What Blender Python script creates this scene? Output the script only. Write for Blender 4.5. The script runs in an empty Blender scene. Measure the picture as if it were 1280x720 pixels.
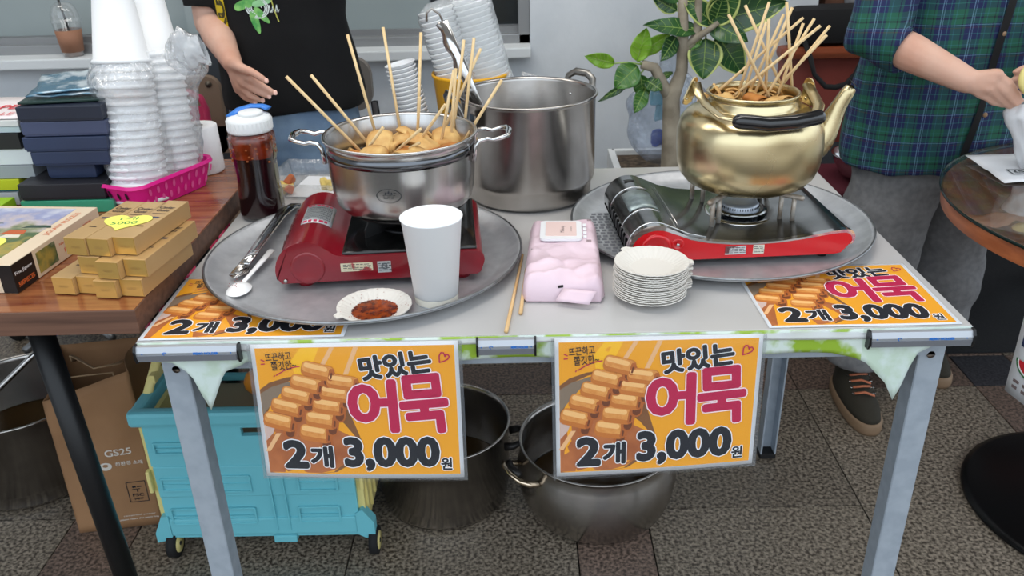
import bpy, bmesh, math, random
from mathutils import Vector, Matrix, noise, Quaternion

scene = bpy.context.scene
COL = scene.collection
random.seed(7)

# ------------------------------------------------------------------ camera
cam_data = bpy.data.cameras.new('camera')
cam_data.lens = 1068.6 / 1280 * 36
cam_data.sensor_width = 36
cam_data.clip_start = 0.02
camera = bpy.data.objects.new('camera', cam_data)
COL.objects.link(camera)
yaw, pitch, roll = -0.0131, 0.4537, -0.0265
fw = Vector((math.sin(yaw) * math.cos(pitch), math.cos(yaw) * math.cos(pitch), -math.sin(pitch)))
rt = Vector((math.cos(yaw), -math.sin(yaw), 0))
up = rt.cross(fw)
rt2 = rt * math.cos(roll) + up * math.sin(roll)
up2 = -rt * math.sin(roll) + up * math.cos(roll)
camera.matrix_world = Matrix(((rt2.x, up2.x, -fw.x, -0.041), (rt2.y, up2.y, -fw.y, -1.064),
                              (rt2.z, up2.z, -fw.z, 1.333), (0, 0, 0, 1)))
cam_data.dof.use_dof = True
cam_data.dof.focus_distance = 1.35
cam_data.dof.aperture_fstop = 9.0
scene.camera = camera

# ------------------------------------------------------------------ world, lights, exposure
scene.view_settings.view_transform = 'Standard'
scene.view_settings.look = 'None'
scene.view_settings.gamma = 1
scene.view_settings.exposure = 0.32
world = bpy.data.worlds.new('overcast_daylight')
scene.world = world
world.use_nodes = True
wn = world.node_tree
bgn = wn.nodes['Background']
tc = wn.nodes.new('ShaderNodeTexCoord')
sp = wn.nodes.new('ShaderNodeSeparateXYZ')
cr = wn.nodes.new('ShaderNodeValToRGB')
wn.links.new(tc.outputs['Generated'], sp.inputs[0])
wn.links.new(sp.outputs['Z'], cr.inputs[0])
wn.links.new(cr.outputs[0], bgn.inputs[0])
cr.color_ramp.elements[0].position = 0.0
cr.color_ramp.elements[0].color = (0.34, 0.34, 0.34, 1)
cr.color_ramp.elements[1].position = 0.25
cr.color_ramp.elements[1].color = (0.80, 0.90, 1.0, 1)
bgn.inputs[1].default_value = 1.7


def area(name, loc, target, sx, sy, power, color):
    d = bpy.data.lights.new(name, 'AREA')
    d.shape = 'RECTANGLE'
    d.size, d.size_y, d.energy, d.color = sx, sy, power, color
    o = bpy.data.objects.new(name, d)
    COL.objects.link(o)
    o.location = loc
    o.rotation_euler = (Vector(target) - Vector(loc)).to_track_quat('-Z', 'Y').to_euler()
    return o


# ------------------------------------------------------------------ helpers
def lin(c):
    return tuple(((v / 255) / 12.92 if v / 255 <= 0.04045 else ((v / 255 + 0.055) / 1.055) ** 2.4) for v in c) + (1,)


MATS = {}


def mat(name, rgb, rough=0.5, metal=0.0, rgb2=None, scale=20, bump=0.0, bscale=None, coat=0, trans=0, ior=1.45,
        alpha=1, emit=0, stretch=None, spec=0.5, sheen=0, sss=0, detail=4, lo=0.35, hi=0.65, rvar=0, aniso=0):
    if name in MATS:
        return MATS[name]
    m = bpy.data.materials.new(name)
    m.use_nodes = True
    nt = m.node_tree
    b = nt.nodes['Principled BSDF']
    I = b.inputs
    I['Base Color'].default_value = lin(rgb)
    I['Roughness'].default_value = rough
    I['Metallic'].default_value = metal
    I['Coat Weight'].default_value = coat
    I['Coat Roughness'].default_value = 0.08
    I['Transmission Weight'].default_value = trans
    I['IOR'].default_value = ior
    I['Alpha'].default_value = alpha
    I['Specular IOR Level'].default_value = spec
    I['Sheen Weight'].default_value = sheen
    I['Subsurface Weight'].default_value = sss
    I['Subsurface Radius'].default_value = (0.012, 0.005, 0.003)
    if aniso:
        I['Anisotropic'].default_value = aniso
    if emit:
        I['Emission Color'].default_value = lin(rgb)
        I['Emission Strength'].default_value = emit
    if rgb2 or bump or rvar:
        tcn = nt.nodes.new('ShaderNodeTexCoord')
        mp = nt.nodes.new('ShaderNodeMapping')
        nt.links.new(tcn.outputs['Object'], mp.inputs[0])
        if stretch:
            mp.inputs['Scale'].default_value = stretch
        nz = nt.nodes.new('ShaderNodeTexNoise')
        nz.inputs['Scale'].default_value = scale
        nz.inputs['Detail'].default_value = detail
        nt.links.new(mp.outputs[0], nz.inputs[0])
        if rgb2:
            r = nt.nodes.new('ShaderNodeValToRGB')
            r.color_ramp.elements[0].position = lo
            r.color_ramp.elements[1].position = hi
            r.color_ramp.elements[0].color = lin(rgb)
            r.color_ramp.elements[1].color = lin(rgb2)
            nt.links.new(nz.outputs[0], r.inputs[0])
            nt.links.new(r.outputs[0], I['Base Color'])
        if rvar:
            mr = nt.nodes.new('ShaderNodeMapRange')
            mr.inputs[3].default_value = max(0.02, rough - rvar)
            mr.inputs[4].default_value = rough + rvar
            nt.links.new(nz.outputs[0], mr.inputs[0])
            nt.links.new(mr.outputs[0], I['Roughness'])
        if bump:
            n2 = nz
            if bscale:
                n2 = nt.nodes.new('ShaderNodeTexNoise')
                n2.inputs['Scale'].default_value = bscale
                n2.inputs['Detail'].default_value = 3
                nt.links.new(mp.outputs[0], n2.inputs[0])
            bp = nt.nodes.new('ShaderNodeBump')
            bp.inputs['Strength'].default_value = min(1, bump)
            bp.inputs['Distance'].default_value = 0.002
            nt.links.new(n2.outputs[0], bp.inputs['Height'])
            nt.links.new(bp.outputs[0], I['Normal'])
    MATS[name] = m
    return m


def clear_film(name, tint=(255, 255, 255), gloss=0.12, rough=0.05, haze=0.0, hazec=(235, 240, 242), wrinkle=0.0, wscale=40):
    if name in MATS:
        return MATS[name]
    m = bpy.data.materials.new(name)
    m.use_nodes = True
    nt = m.node_tree
    out = nt.nodes['Material Output']
    nt.nodes.remove(nt.nodes['Principled BSDF'])
    t = nt.nodes.new('ShaderNodeBsdfTransparent')
    t.inputs[0].default_value = lin(tint)
    g = nt.nodes.new('ShaderNodeBsdfGlossy')
    g.inputs['Roughness'].default_value = rough
    lw = nt.nodes.new('ShaderNodeLayerWeight')
    lw.inputs[0].default_value = 0.35
    mr = nt.nodes.new('ShaderNodeMapRange')
    mr.inputs[3].default_value = gloss * 0.35
    mr.inputs[4].default_value = min(1, gloss * 4)
    nt.links.new(lw.outputs['Facing'], mr.inputs[0])
    mx = nt.nodes.new('ShaderNodeMixShader')
    nt.links.new(mr.outputs[0], mx.inputs[0])
    base = t
    if haze:
        d = nt.nodes.new('ShaderNodeBsdfDiffuse')
        d.inputs[0].default_value = lin(hazec)
        hm = nt.nodes.new('ShaderNodeMixShader')
        hm.inputs[0].default_value = haze
        nt.links.new(t.outputs[0], hm.inputs[1])
        nt.links.new(d.outputs[0], hm.inputs[2])
        base = hm
    nt.links.new(base.outputs[0], mx.inputs[1])
    nt.links.new(g.outputs[0], mx.inputs[2])
    nt.links.new(mx.outputs[0], out.inputs[0])
    if wrinkle:
        tcn = nt.nodes.new('ShaderNodeTexCoord')
        nz = nt.nodes.new('ShaderNodeTexNoise')
        nz.inputs['Scale'].default_value = wscale
        nz.inputs['Detail'].default_value = 3
        nt.links.new(tcn.outputs['Object'], nz.inputs[0])
        bp = nt.nodes.new('ShaderNodeBump')
        bp.inputs['Strength'].default_value = wrinkle
        bp.inputs['Distance'].default_value = 0.02
        nt.links.new(nz.outputs[0], bp.inputs['Height'])
        nt.links.new(bp.outputs[0], g.inputs['Normal'])
    MATS[name] = m
    return m


def link_tag(o, label=None, cat=None, group=None, kind=None):
    if label: o['label'] = label
    if cat: o['category'] = cat
    if group: o['group'] = group
    if kind: o['kind'] = kind
    return o


def thing(name, label, cat, loc=(0, 0, 0), rz=0.0, group=None, rot=None, kind=None):
    o = bpy.data.objects.new(name, None)
    COL.objects.link(o)
    o.empty_display_size = 0.02
    o.location = loc
    o.rotation_euler = rot if rot else (0, 0, rz)
    return link_tag(o, label, cat, group, kind)


def copy_tree(o, parent=None):
    c = o.copy()
    COL.objects.link(c)
    c.parent = parent
    for ch in list(o.children):
        copy_tree(ch, c)
    return c


class MB:
    def __init__(s):
        s.v = []; s.f = []; s.m = []; s.sm = []

    def add(s, verts, faces, mi=0, smooth=False, M=None):
        n = len(s.v)
        for p in verts:
            p = Vector(p)
            s.v.append(M @ p if M else p)
        for f in faces:
            s.f.append([n + i for i in f]); s.m.append(mi); s.sm.append(smooth)

    def box(s, c, d, M=None, mi=0, b=0.0, rz=0.0):
        x, y, z = c
        hx, hy, hz = d[0] / 2, d[1] / 2, d[2] / 2
        T = Matrix.Translation((x, y, z)) @ Matrix.Rotation(rz, 4, 'Z')
        if M: T = M @ T
        if b > 0:
            b = min(b, hx * .95, hy * .95, hz * .95)
            bm = bmesh.new()
            bmesh.ops.create_cube(bm, size=1, matrix=Matrix.Diagonal((2 * hx, 2 * hy, 2 * hz, 1)))
            bmesh.ops.bevel(bm, geom=bm.edges[:], offset=b, segments=2, affect='EDGES', profile=0.6)
            vs = [v.co.copy() for v in bm.verts]
            fs = [[v.index for v in f.verts] for f in bm.faces]
            bm.free()
            s.add(vs, fs, mi, False, T)
            return
        vs = [(sx * hx, sy * hy, sz * hz) for sz in (-1, 1) for sy in (-1, 1) for sx in (-1, 1)]
        fs = [(0, 2, 3, 1), (4, 5, 7, 6), (0, 1, 5, 4), (2, 6, 7, 3), (0, 4, 6, 2), (1, 3, 7, 5)]
        s.add(vs, fs, mi, False, T)

    def lathe(s, prof, seg=40, c=(0, 0, 0), mi=0, M=None, smooth=True, sq=None, wob=None):
        T = Matrix.Translation(c)
        if M: T = M @ T
        vs = []; fs = []; rows = []
        for (r, z) in prof:
            if r < 1e-6:
                rows.append([len(vs)]); vs.append((0, 0, z)); continue
            row = []
            for i in range(seg):
                a = 2 * math.pi * i / seg
                ca, sa = math.cos(a), math.sin(a)
                rr = r
                if sq: rr = r / ((abs(ca) ** sq + abs(sa) ** sq) ** (1 / sq))
                if wob: rr = rr + wob(a, r, z)
                row.append(len(vs)); vs.append((rr * ca, rr * sa, z))
            rows.append(row)
        for a, b in zip(rows, rows[1:]):
            if len(a) == 1 and len(b) == 1: continue
            for i in range(seg):
                j = (i + 1) % seg
                if len(a) == 1: fs.append((a[0], b[j], b[i]))
                elif len(b) == 1: fs.append((a[i], a[j], b[0]))
                else: fs.append((a[i], a[j], b[j], b[i]))
        s.add(vs, fs, mi, smooth, T)

    def tube(s, pts, r, seg=10, mi=0, cap=True, M=None, closed=False, smooth=True, flat=None, upv=None, rounded=False):
        pts = [Vector(p) for p in pts]
        n = len(pts)
        rs = list(r) if isinstance(r, (list, tuple)) else [r] * n
        if rounded:
            d0 = (pts[0] - pts[1]).normalized(); d1 = (pts[-1] - pts[-2]).normalized()
            pre = [(pts[0] + d0 * rs[0] * math.sin(a), rs[0] * math.cos(a)) for a in (1.35, .9, .45)]
            post = [(pts[-1] + d1 * rs[-1] * math.sin(a), rs[-1] * math.cos(a)) for a in (.45, .9, 1.35)]
            pts = [p for p, _ in pre] + pts + [p for p, _ in post]
            rs = [q for _, q in pre] + rs + [q for _, q in post]
            n = len(pts)
        tang = []
        for i in range(n):
            if closed: t = pts[(i + 1) % n] - pts[i - 1]
            else: t = pts[min(i + 1, n - 1)] - pts[max(i - 1, 0)]
            tang.append(t.normalized() if t.length > 1e-9 else Vector((0, 0, 1)))
        t0 = tang[0]
        nrm = Vector(upv) if upv else (Vector((0, 0, 1)) if abs(t0.z) < .9 else Vector((1, 0, 0)))
        nrm = (nrm - t0 * nrm.dot(t0)).normalized()
        vs = []; fs = []
        for i in range(n):
            t = tang[i]
            nrm = nrm - t * nrm.dot(t)
            if nrm.length < 1e-6: nrm = t.orthogonal()
            nrm.normalize()
            bn = t.cross(nrm)
            for k in range(seg):
                a = 2 * math.pi * k / seg
                u, w = math.cos(a), math.sin(a)
                if flat: w *= flat
                vs.append(pts[i] + (nrm * w + bn * u) * rs[i])
        for i in range(n if closed else n - 1):
            j = (i + 1) % n
            for k in range(seg):
                l = (k + 1) % seg
                fs.append((i * seg + k, i * seg + l, j * seg + l, j * seg + k))
        if cap and not closed:
            fs.append(tuple(range(seg - 1, -1, -1)))
            fs.append(tuple((n - 1) * seg + k for k in range(seg)))
        s.add(vs, fs, mi, smooth, M)

    def prism(s, poly, a, b, axis='Z', M=None, mi=0, smooth=False):
        n = len(poly)
        def P(p, t):
            if axis == 'Z': return (p[0], p[1], t)
            if axis == 'Y': return (p[0], t, p[1])
            return (t, p[0], p[1])
        vs = [P(p, a) for p in poly] + [P(p, b) for p in poly]
        fs = [tuple(range(n - 1, -1, -1)), tuple(range(n, 2 * n))]
        s.add(vs, fs, mi, False, M)
        s.add(vs, [(i, (i + 1) % n, n + (i + 1) % n, n + i) for i in range(n)], mi, smooth, M)

    def loft(s, secs, seg=32, mi=0, cap=True, M=None, smooth=True):
        """secs: (centre xyz, rx, ry, rotation about z, superellipse power)"""
        vs = []; fs = []
        for (c, rx, ry, rz, pw) in secs:
            for k in range(seg):
                a = 2 * math.pi * k / seg
                ca, sa = math.cos(a), math.sin(a)
                q = 1 / ((abs(ca) ** pw + abs(sa) ** pw) ** (1 / pw))
                x, y = rx * ca * q, ry * sa * q
                vs.append((c[0] + x * math.cos(rz) - y * math.sin(rz), c[1] + x * math.sin(rz) + y * math.cos(rz), c[2]))
        for i in range(len(secs) - 1):
            for k in range(seg):
                l = (k + 1) % seg
                fs.append((i * seg + k, i * seg + l, (i + 1) * seg + l, (i + 1) * seg + k))
        if cap:
            fs.append(tuple(range(seg - 1, -1, -1)))
            fs.append(tuple((len(secs) - 1) * seg + k for k in range(seg)))
        s.add(vs, fs, mi, smooth, M)

    def sheet(s, fn, nu, nv, th=0.0006, mi=0, smooth=True, M=None):
        g = [[Vector(fn(i / nu, j / nv)) for i in range(nu + 1)] for j in range(nv + 1)]
        top = []; bot = []
        for j in range(nv + 1):
            for i in range(nu + 1):
                du = g[j][min(i + 1, nu)] - g[j][max(i - 1, 0)]
                dv = g[min(j + 1, nv)][i] - g[max(j - 1, 0)][i]
                n = du.cross(dv)
                n = n.normalized() if n.length > 1e-12 else Vector((0, 0, 1))
                top.append(g[j][i] + n * th / 2); bot.append(g[j][i] - n * th / 2)
        W = nu + 1; N = len(top)
        fs = []
        for j in range(nv):
            for i in range(nu):
                a = j * W + i
                fs.append((a, a + 1, a + W + 1, a + W))
                fs.append((N + a, N + a + W, N + a + W + 1, N + a + 1))
        rim = [i for i in range(W)] + [j * W + nu for j in range(1, nv + 1)] + [nv * W + i for i in range(nu - 1, -1, -1)] + [j * W for j in range(nv - 1, 0, -1)]
        for a, b in zip(rim, rim[1:] + rim[:1]):
            fs.append((a, N + a, N + b, b))
        s.add(top + bot, fs, mi, smooth, M)

    def build(s, name, mats, parent=None, label=None, loc=None, weld=False):
        me = bpy.data.meshes.new(name)
        me.from_pydata([tuple(v) for v in s.v], [], s.f)
        if not isinstance(mats, (list, tuple)): mats = [mats]
        for m in mats: me.materials.append(m)
        me.polygons.foreach_set('material_index', s.m)
        me.polygons.foreach_set('use_smooth', s.sm)
        me.update()
        o = bpy.data.objects.new(name, me)
        COL.objects.link(o)
        if parent: o.parent = parent
        if loc: o.location = loc
        if label: o['label'] = label
        return o


def auto_smooth(o, ang=0.7):
    bm = bmesh.new(); bm.from_mesh(o.data)
    for f in bm.faces: f.smooth = True
    for e in bm.edges:
        if len(e.link_faces) == 2 and e.calc_face_angle(0) > ang: e.smooth = False
    bm.to_mesh(o.data); bm.free()
    return o


def evaluate(o):
    """bake modifiers into the object's own mesh"""
    dg = bpy.context.evaluated_depsgraph_get()
    me = bpy.data.meshes.new_from_object(o.evaluated_get(dg))
    o.modifiers.clear()
    o.data = me
    return o


def fuse(o, voxel=0.004, smooth=4, folds=None):
    m = o.modifiers.new('r', 'REMESH'); m.mode = 'VOXEL'; m.voxel_size = voxel
    m2 = o.modifiers.new('s', 'SMOOTH'); m2.iterations = smooth; m2.factor = 0.5
    bpy.context.view_layer.update()
    evaluate(o)
    if folds:
        o.data.update()
        ns = [v.normal.copy() for v in o.data.vertices]
        for v, n in zip(o.data.vertices, ns):
            v.co += n * folds(v.co)
    for p in o.data.polygons: p.use_smooth = True
    return o


ORD = ['topmost', 'second', 'third', 'fourth', 'fifth', 'sixth', 'seventh', 'eighth', 'ninth', 'tenth', 'eleventh', 'twelfth', 'thirteenth', 'fourteenth', 'fifteenth',
       'sixteenth', 'seventeenth', 'eighteenth', 'nineteenth', 'twentieth', 'twenty-first', 'twenty-second', 'twenty-third', 'twenty-fourth', 'twenty-fifth', 'twenty-sixth', 'twenty-seventh', 'twenty-eighth']


def nth(k, n):
    i = n - 1 - k
    return 'lowest' if k == 0 else 'topmost' if i == 0 else ORD[i] + ' from the top'


def lerp(a, b, t): return a + (b - a) * t


def rounded_rect(w, h, r, n=5, cx=0, cy=0):
    out = []
    for (sx, sy, a0) in ((1, 1, 0), (-1, 1, 90), (-1, -1, 180), (1, -1, 270)):
        for i in range(n + 1):
            a = math.radians(a0 + 90 * i / n)
            out.append((cx + sx * (w / 2 - r) + r * math.cos(a), cy + sy * (h / 2 - r) + r * math.sin(a)))
    return out


TEXT_CACHE = {}


def text_mesh(body, thick=0.0, extrude=0.0, res=3):
    key = (body, thick, extrude)
    if key in TEXT_CACHE: return TEXT_CACHE[key]
    c = bpy.data.curves.new('t', 'FONT')
    c.body = body; c.offset = thick; c.extrude = extrude; c.resolution_u = res
    o = bpy.data.objects.new('t', c); COL.objects.link(o)
    bpy.context.view_layer.update()
    me = bpy.data.meshes.new_from_object(o.evaluated_get(bpy.context.evaluated_depsgraph_get()))
    vs = [v.co.copy() for v in me.vertices]; fs = [list(p.vertices) for p in me.polygons]
    bpy.data.objects.remove(o); bpy.data.curves.remove(c); bpy.data.meshes.remove(me)
    TEXT_CACHE[key] = (vs, fs)
    return vs, fs


def put_bold(mb, body, x0, y0, w, h, z, mi, r, thick=0.0, rot=0.0, shear=0.0, n=12):
    """heavy rounded lettering: the glyphs stamped round a small circle"""
    for k in range(n):
        a = 2 * math.pi * k / n
        put_text(mb, body, x0 + r * math.cos(a), y0 + r * math.sin(a), w, h, z + k * 1e-6, mi, thick, rot, shear)
    put_text(mb, body, x0, y0, w, h, z + n * 1e-6, mi, thick, rot, shear)


def put_text(mb, body, x0, y0, w, h, z, mi, thick=0.0, rot=0.0, shear=0.0, grow=0.0, M=None, ref=None):
    """fit text in the box x0,y0 (lower left),w,h ; thick widens strokes, fitting uses the unthickened box"""
    rv, _ = text_mesh(body, ref if ref is not None else thick)
    xs = [v.x for v in rv]; ys = [v.y for v in rv]
    ax, bx, ay, by = min(xs), max(xs), min(ys), max(ys)
    vs, fs = text_mesh(body, thick)
    out = []
    for v in vs:
        u = (v.x - ax) / (bx - ax) * w; t = (v.y - ay) / (by - ay) * h
        u += shear * t
        px = u - w / 2; py = t - h / 2
        out.append((x0 + w / 2 + px * math.cos(rot) - py * math.sin(rot), y0 + h / 2 + px * math.sin(rot) + py * math.cos(rot), z))
    mb.add(out, fs, mi, False, M)

POT_SKEWERS = [[-0.299, 0.291, 0.925, -0.4, 0.271, 1.055], [-0.287, 0.317, 0.925, -0.37, 0.307, 1.049], [-0.286, 0.374, 0.925, -0.322, 0.394, 1.096], [-0.247, 0.385, 0.945, -0.265, 0.415, 1.103], [-0.211, 0.385, 0.979, -0.202, 0.415, 1.093], [-0.216, 0.369, 0.925, -0.202, 0.329, 1.004], [-0.294, 0.282, 0.925, -0.254, 0.252, 0.976], [-0.245, 0.278, 0.925, -0.192, 0.228, 0.979], [-0.213, 0.321, 0.925, -0.156, 0.271, 1.005], [-0.234, 0.278, 0.925, -0.197, 0.238, 0.954], [-0.172, 0.318, 0.925, -0.142, 0.308, 1.051], [-0.156, 0.335, 0.925, -0.141, 0.335, 1.048], [-0.155, 0.383, 0.925, -0.129, 0.393, 1.083], [-0.137, 0.382, 0.925, -0.112, 0.392, 1.086], [-0.169, 0.385, 0.936, -0.102, 0.405, 1.066], [-0.134, 0.343, 0.925, -0.067, 0.343, 1.026]]
KETTLE_SKEWERS = [[0.379, 0.37, 0.985, 0.299, 0.36, 1.118], [0.413, 0.402, 0.985, 0.34, 0.422, 1.123], [0.338, 0.402, 0.987, 0.374, 0.402, 1.13], [0.357, 0.402, 0.986, 0.4, 0.402, 1.11], [0.369, 0.402, 0.991, 0.422, 0.432, 1.116], [0.428, 0.4, 0.985, 0.402, 0.4, 1.129], [0.31, 0.402, 0.993, 0.436, 0.412, 1.102], [0.399, 0.38, 0.985, 0.43, 0.39, 1.097], [0.377, 0.371, 0.985, 0.441, 0.371, 1.107], [0.328, 0.381, 0.985, 0.449, 0.361, 1.097], [0.41, 0.402, 0.993, 0.482, 0.412, 1.088], [0.398, 0.402, 0.985, 0.472, 0.392, 1.077], [0.381, 0.393, 0.985, 0.368, 0.373, 1.107], [0.342, 0.385, 0.985, 0.365, 0.375, 1.103]]
LEAVES = [[0.212, 1.2, 0.875, 0.132, 1.167, 0.902, 0.036, 'b'], [0.273, 1.2, 0.867, 0.213, 1.188, 0.813, 0.063, 'm'], [0.26, 1.2, 0.83, 0.17, 1.176, 0.781, 0.021, 'd'], [0.271, 1.2, 0.88, 0.291, 1.192, 0.965, 0.05, 'b'], [0.278, 1.2, 0.9, 0.353, 1.194, 0.948, 0.042, 'l'], [0.424, 1.2, 0.955, 0.279, 1.155, 0.979, 0.045, 'd'], [0.369, 1.2, 0.938, 0.325, 1.151, 0.888, 0.041, 'd'], [0.28, 1.2, 0.846, 0.298, 1.209, 0.77, 0.042, 'm'], [0.295, 1.2, 0.804, 0.265, 1.168, 0.751, 0.038, 'm'], [0.298, 1.2, 0.829, 0.336, 1.166, 0.809, 0.038, 'd'], [0.333, 1.2, 0.835, 0.37, 1.22, 0.844, 0.017, 'd'], [0.446, 1.2, 0.933, 0.442, 1.183, 0.832, 0.083, 'v'], [0.478, 1.2, 0.938, 0.551, 1.209, 0.838, 0.078, 'v'], [0.449, 1.2, 0.972, 0.642, 1.183, 1.021, 0.082, 'v'], [0.466, 1.2, 0.968, 0.376, 1.195, 1.041, 0.053, 'v'], [0.465, 1.2, 0.972, 0.475, 1.161, 1.047, 0.049, 'v'], [0.367, 1.2, 1.004, 0.302, 1.194, 1.039, 0.037, 'v'], [0.472, 1.2, 0.938, 0.501, 1.211, 0.889, 0.033, 'd'], [0.431, 1.2, 0.939, 0.404, 1.187, 0.908, 0.027, 'm'], [0.383, 1.2, 0.879, 0.398, 1.202, 0.843, 0.023, 'm'], [0.455, 1.2, 0.968, 0.569, 1.197, 0.986, 0.061, 'v'], [0.459, 1.2, 0.972, 0.511, 1.154, 1.069, 0.07, 'v'], [0.414, 1.2, 1.028, 0.37, 1.203, 1.105, 0.061, 'v'], [0.434, 1.2, 1.037, 0.525, 1.191, 1.112, 0.069, 'v'], [0.374, 1.2, 1.029, 0.285, 1.171, 1.11, 0.061, 'd'], [0.448, 1.2, 0.978, 0.543, 1.152, 0.931, 0.061, 'd']]
TRUNK = [[0.376, 1.2, 0.568], [0.372, 1.2, 0.677], [0.366, 1.2, 0.781], [0.389, 1.2, 0.852], [0.387, 1.2, 0.95], [0.376, 1.2, 1.086]]
BRANCH_LEFT = [[0.364, 1.2, 0.777], [0.341, 1.2, 0.818], [0.317, 1.2, 0.862], [0.284, 1.2, 0.871]]
BRANCH_RIGHT = [[0.389, 1.2, 0.889], [0.424, 1.2, 0.945], [0.42, 1.2, 1.028], [0.422, 1.2, 1.085]]
BRANCH_CROWN = [[0.387, 1.2, 0.91], [0.423, 1.19, 0.939], [0.444, 1.18, 0.956], [0.471, 1.18, 0.975]]
SPOUT = [[0.453, 0.352, 0.906], [0.474, 0.352, 0.93], [0.483, 0.352, 0.961], [0.496, 0.352, 0.988], [0.508, 0.352, 1.005]]
BAIL = [[0.253, 0.352, 1.012], [0.257, 0.34, 0.995], [0.263, 0.3, 0.986], [0.277, 0.255, 0.979], [0.303, 0.235, 0.977], [0.342, 0.228, 0.974], [0.393, 0.235, 0.974], [0.422, 0.25, 0.977], [0.438, 0.29, 0.985], [0.44, 0.33, 0.994], [0.436, 0.352, 1.006]]
P1_HAND = [[-0.606, 0.75, 0.954], [-0.586, 0.75, 0.939], [-0.558, 0.75, 0.921], [-0.623, 0.76, 0.942], [-0.597, 0.75, 0.927], [-0.572, 0.75, 0.913], [-0.636, 0.77, 0.932], [-0.615, 0.76, 0.915], [-0.59, 0.76, 0.902], [-0.645, 0.78, 0.923], [-0.631, 0.77, 0.909], [-0.61, 0.77, 0.897], [-0.623, 0.75, 0.976], [-0.593, 0.73, 0.97], [-0.567, 0.73, 0.951]]
P1_ARM = [[-0.748, 0.98, 1.049], [-0.65, 0.79, 0.972]]
P2_ARM = [[0.763, 0.9, 1.108], [0.75, 0.82, 0.967], [0.807, 0.78, 0.943], [0.888, 0.71, 0.921]]
P2_HAND = [[0.928, 0.68, 0.94], [0.95, 0.67, 0.924], [0.983, 0.67, 0.887], [0.922, 0.68, 0.927], [0.946, 0.67, 0.909], [0.975, 0.67, 0.881], [0.918, 0.68, 0.912], [0.943, 0.68, 0.894], [0.969, 0.68, 0.873], [0.914, 0.69, 0.897], [0.937, 0.69, 0.882], [0.96, 0.69, 0.874], [0.907, 0.71, 0.922], [0.96, 0.72, 0.916], [0.997, 0.71, 0.89]]

# ------------------------------------------------------------------ materials
steel = mat('brushed_steel', (196, 194, 192), 0.24, 1.0, (178, 177, 176), 30, bump=0.03, stretch=(1, 1, 0.04), rvar=0.06)
steel_worn = mat('worn_steel', (192, 188, 184), 0.23, 1.0, (158, 154, 150), 9, bump=0.03, bscale=60, rvar=0.08)
steel_pol = mat('polished_steel', (205, 205, 205), 0.1, 1.0)
steel_dark = mat('dark_stove_steel', (158, 160, 160), 0.18, 1.0, (116, 118, 118), 12, bump=0.04, bscale=30)
alu_tray = mat('worn_tray_aluminium', (198, 200, 203), 0.42, 0.65, (176, 178, 182), 26, bump=0.12, bscale=90, rvar=0.1)
brass = mat('gold_aluminium', (214, 199, 160), 0.27, 1.0, (190, 173, 132), 7, bump=0.10, bscale=9, rvar=0.08)
red_paint = mat('red_stove_enamel', (134, 8, 28), 0.28, 0, (116, 6, 22), 14, coat=0.5)
red_bright = mat('bright_red_enamel', (205, 14, 24), 0.25, 0, coat=0.5)
blackglass = mat('black_enamel', (10, 11, 12), 0.14, 0, (24, 24, 24), 40, coat=0.6)
black_plastic = mat('black_plastic', (16, 16, 18), 0.35)
black_rubber = mat('black_rubber', (18, 18, 19), 0.75)
paper_white = mat('white_paper', (218, 220, 224), 0.7)
cup_white = mat('white_paper_cup', (246, 248, 250), 0.55, sss=0.0)
cup_ridge = mat('ridged_cup_white', (232, 234, 236), 0.5)
wood_stick = mat('pale_bamboo', (232, 206, 160), 0.6, 0, (216, 184, 132), 60, stretch=(4, 4, 0.4))
fish = mat('fried_fish_cake', (220, 184, 118), 0.6, 0, (186, 130, 66), 38, bump=0.5, bscale=120, lo=0.3, hi=0.75)
fish_edge = mat('fish_cake_browned', (196, 130, 58), 0.6, 0, (160, 92, 34), 30, bump=0.4, bscale=90)
broth = mat('dark_broth', (60, 44, 22), 0.08, 0)
gal = mat('galvanised_steel', (172, 182, 192), 0.5, 0.3, (160, 170, 181), 40, rvar=0.1)
alu = mat('anodised_aluminium', (176, 180, 186), 0.4, 0.6)
alu_dk = mat('grey_strip', (120, 122, 128), 0.5, 0.4)
leaf_d = mat('leaf_dark_green', (34, 72, 38), 0.35, 0, (50, 92, 42), 20, coat=0.25)
leaf_m = mat('leaf_mid_green', (52, 102, 40), 0.35, 0, (74, 124, 46), 20, coat=0.25)
leaf_b = mat('leaf_bright_green', (110, 158, 34), 0.35, 0, (134, 178, 48), 20, coat=0.25)
leaf_edge = mat('leaf_cream_margin', (190, 200, 120), 0.4)
leaf_vein = mat('leaf_vein', (150, 178, 96), 0.45)
bark = mat('grey_bark', (164, 154, 136), 0.85, 0, (128, 118, 102), 18, bump=0.6, bscale=40)
skin = mat('skin', (214, 172, 152), 0.5, 0, (204, 154, 132), 12, bump=0.06, bscale=90, sss=0.08)
film = clear_film('clear_plastic_film', gloss=0.10, rough=0.08, haze=0.05, wrinkle=1.0, wscale=28)
print_black = mat('print_black', (24, 27, 36), 0.5)
print_white = mat('print_white', (246, 246, 248), 0.4)
print_gold = mat('print_orange_ground', (240, 164, 38), 0.35, coat=0.3)
print_yellow = mat('print_yellow_glow', (250, 190, 40), 0.35)
print_pink = mat('print_magenta', (186, 32, 76), 0.35)


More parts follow.
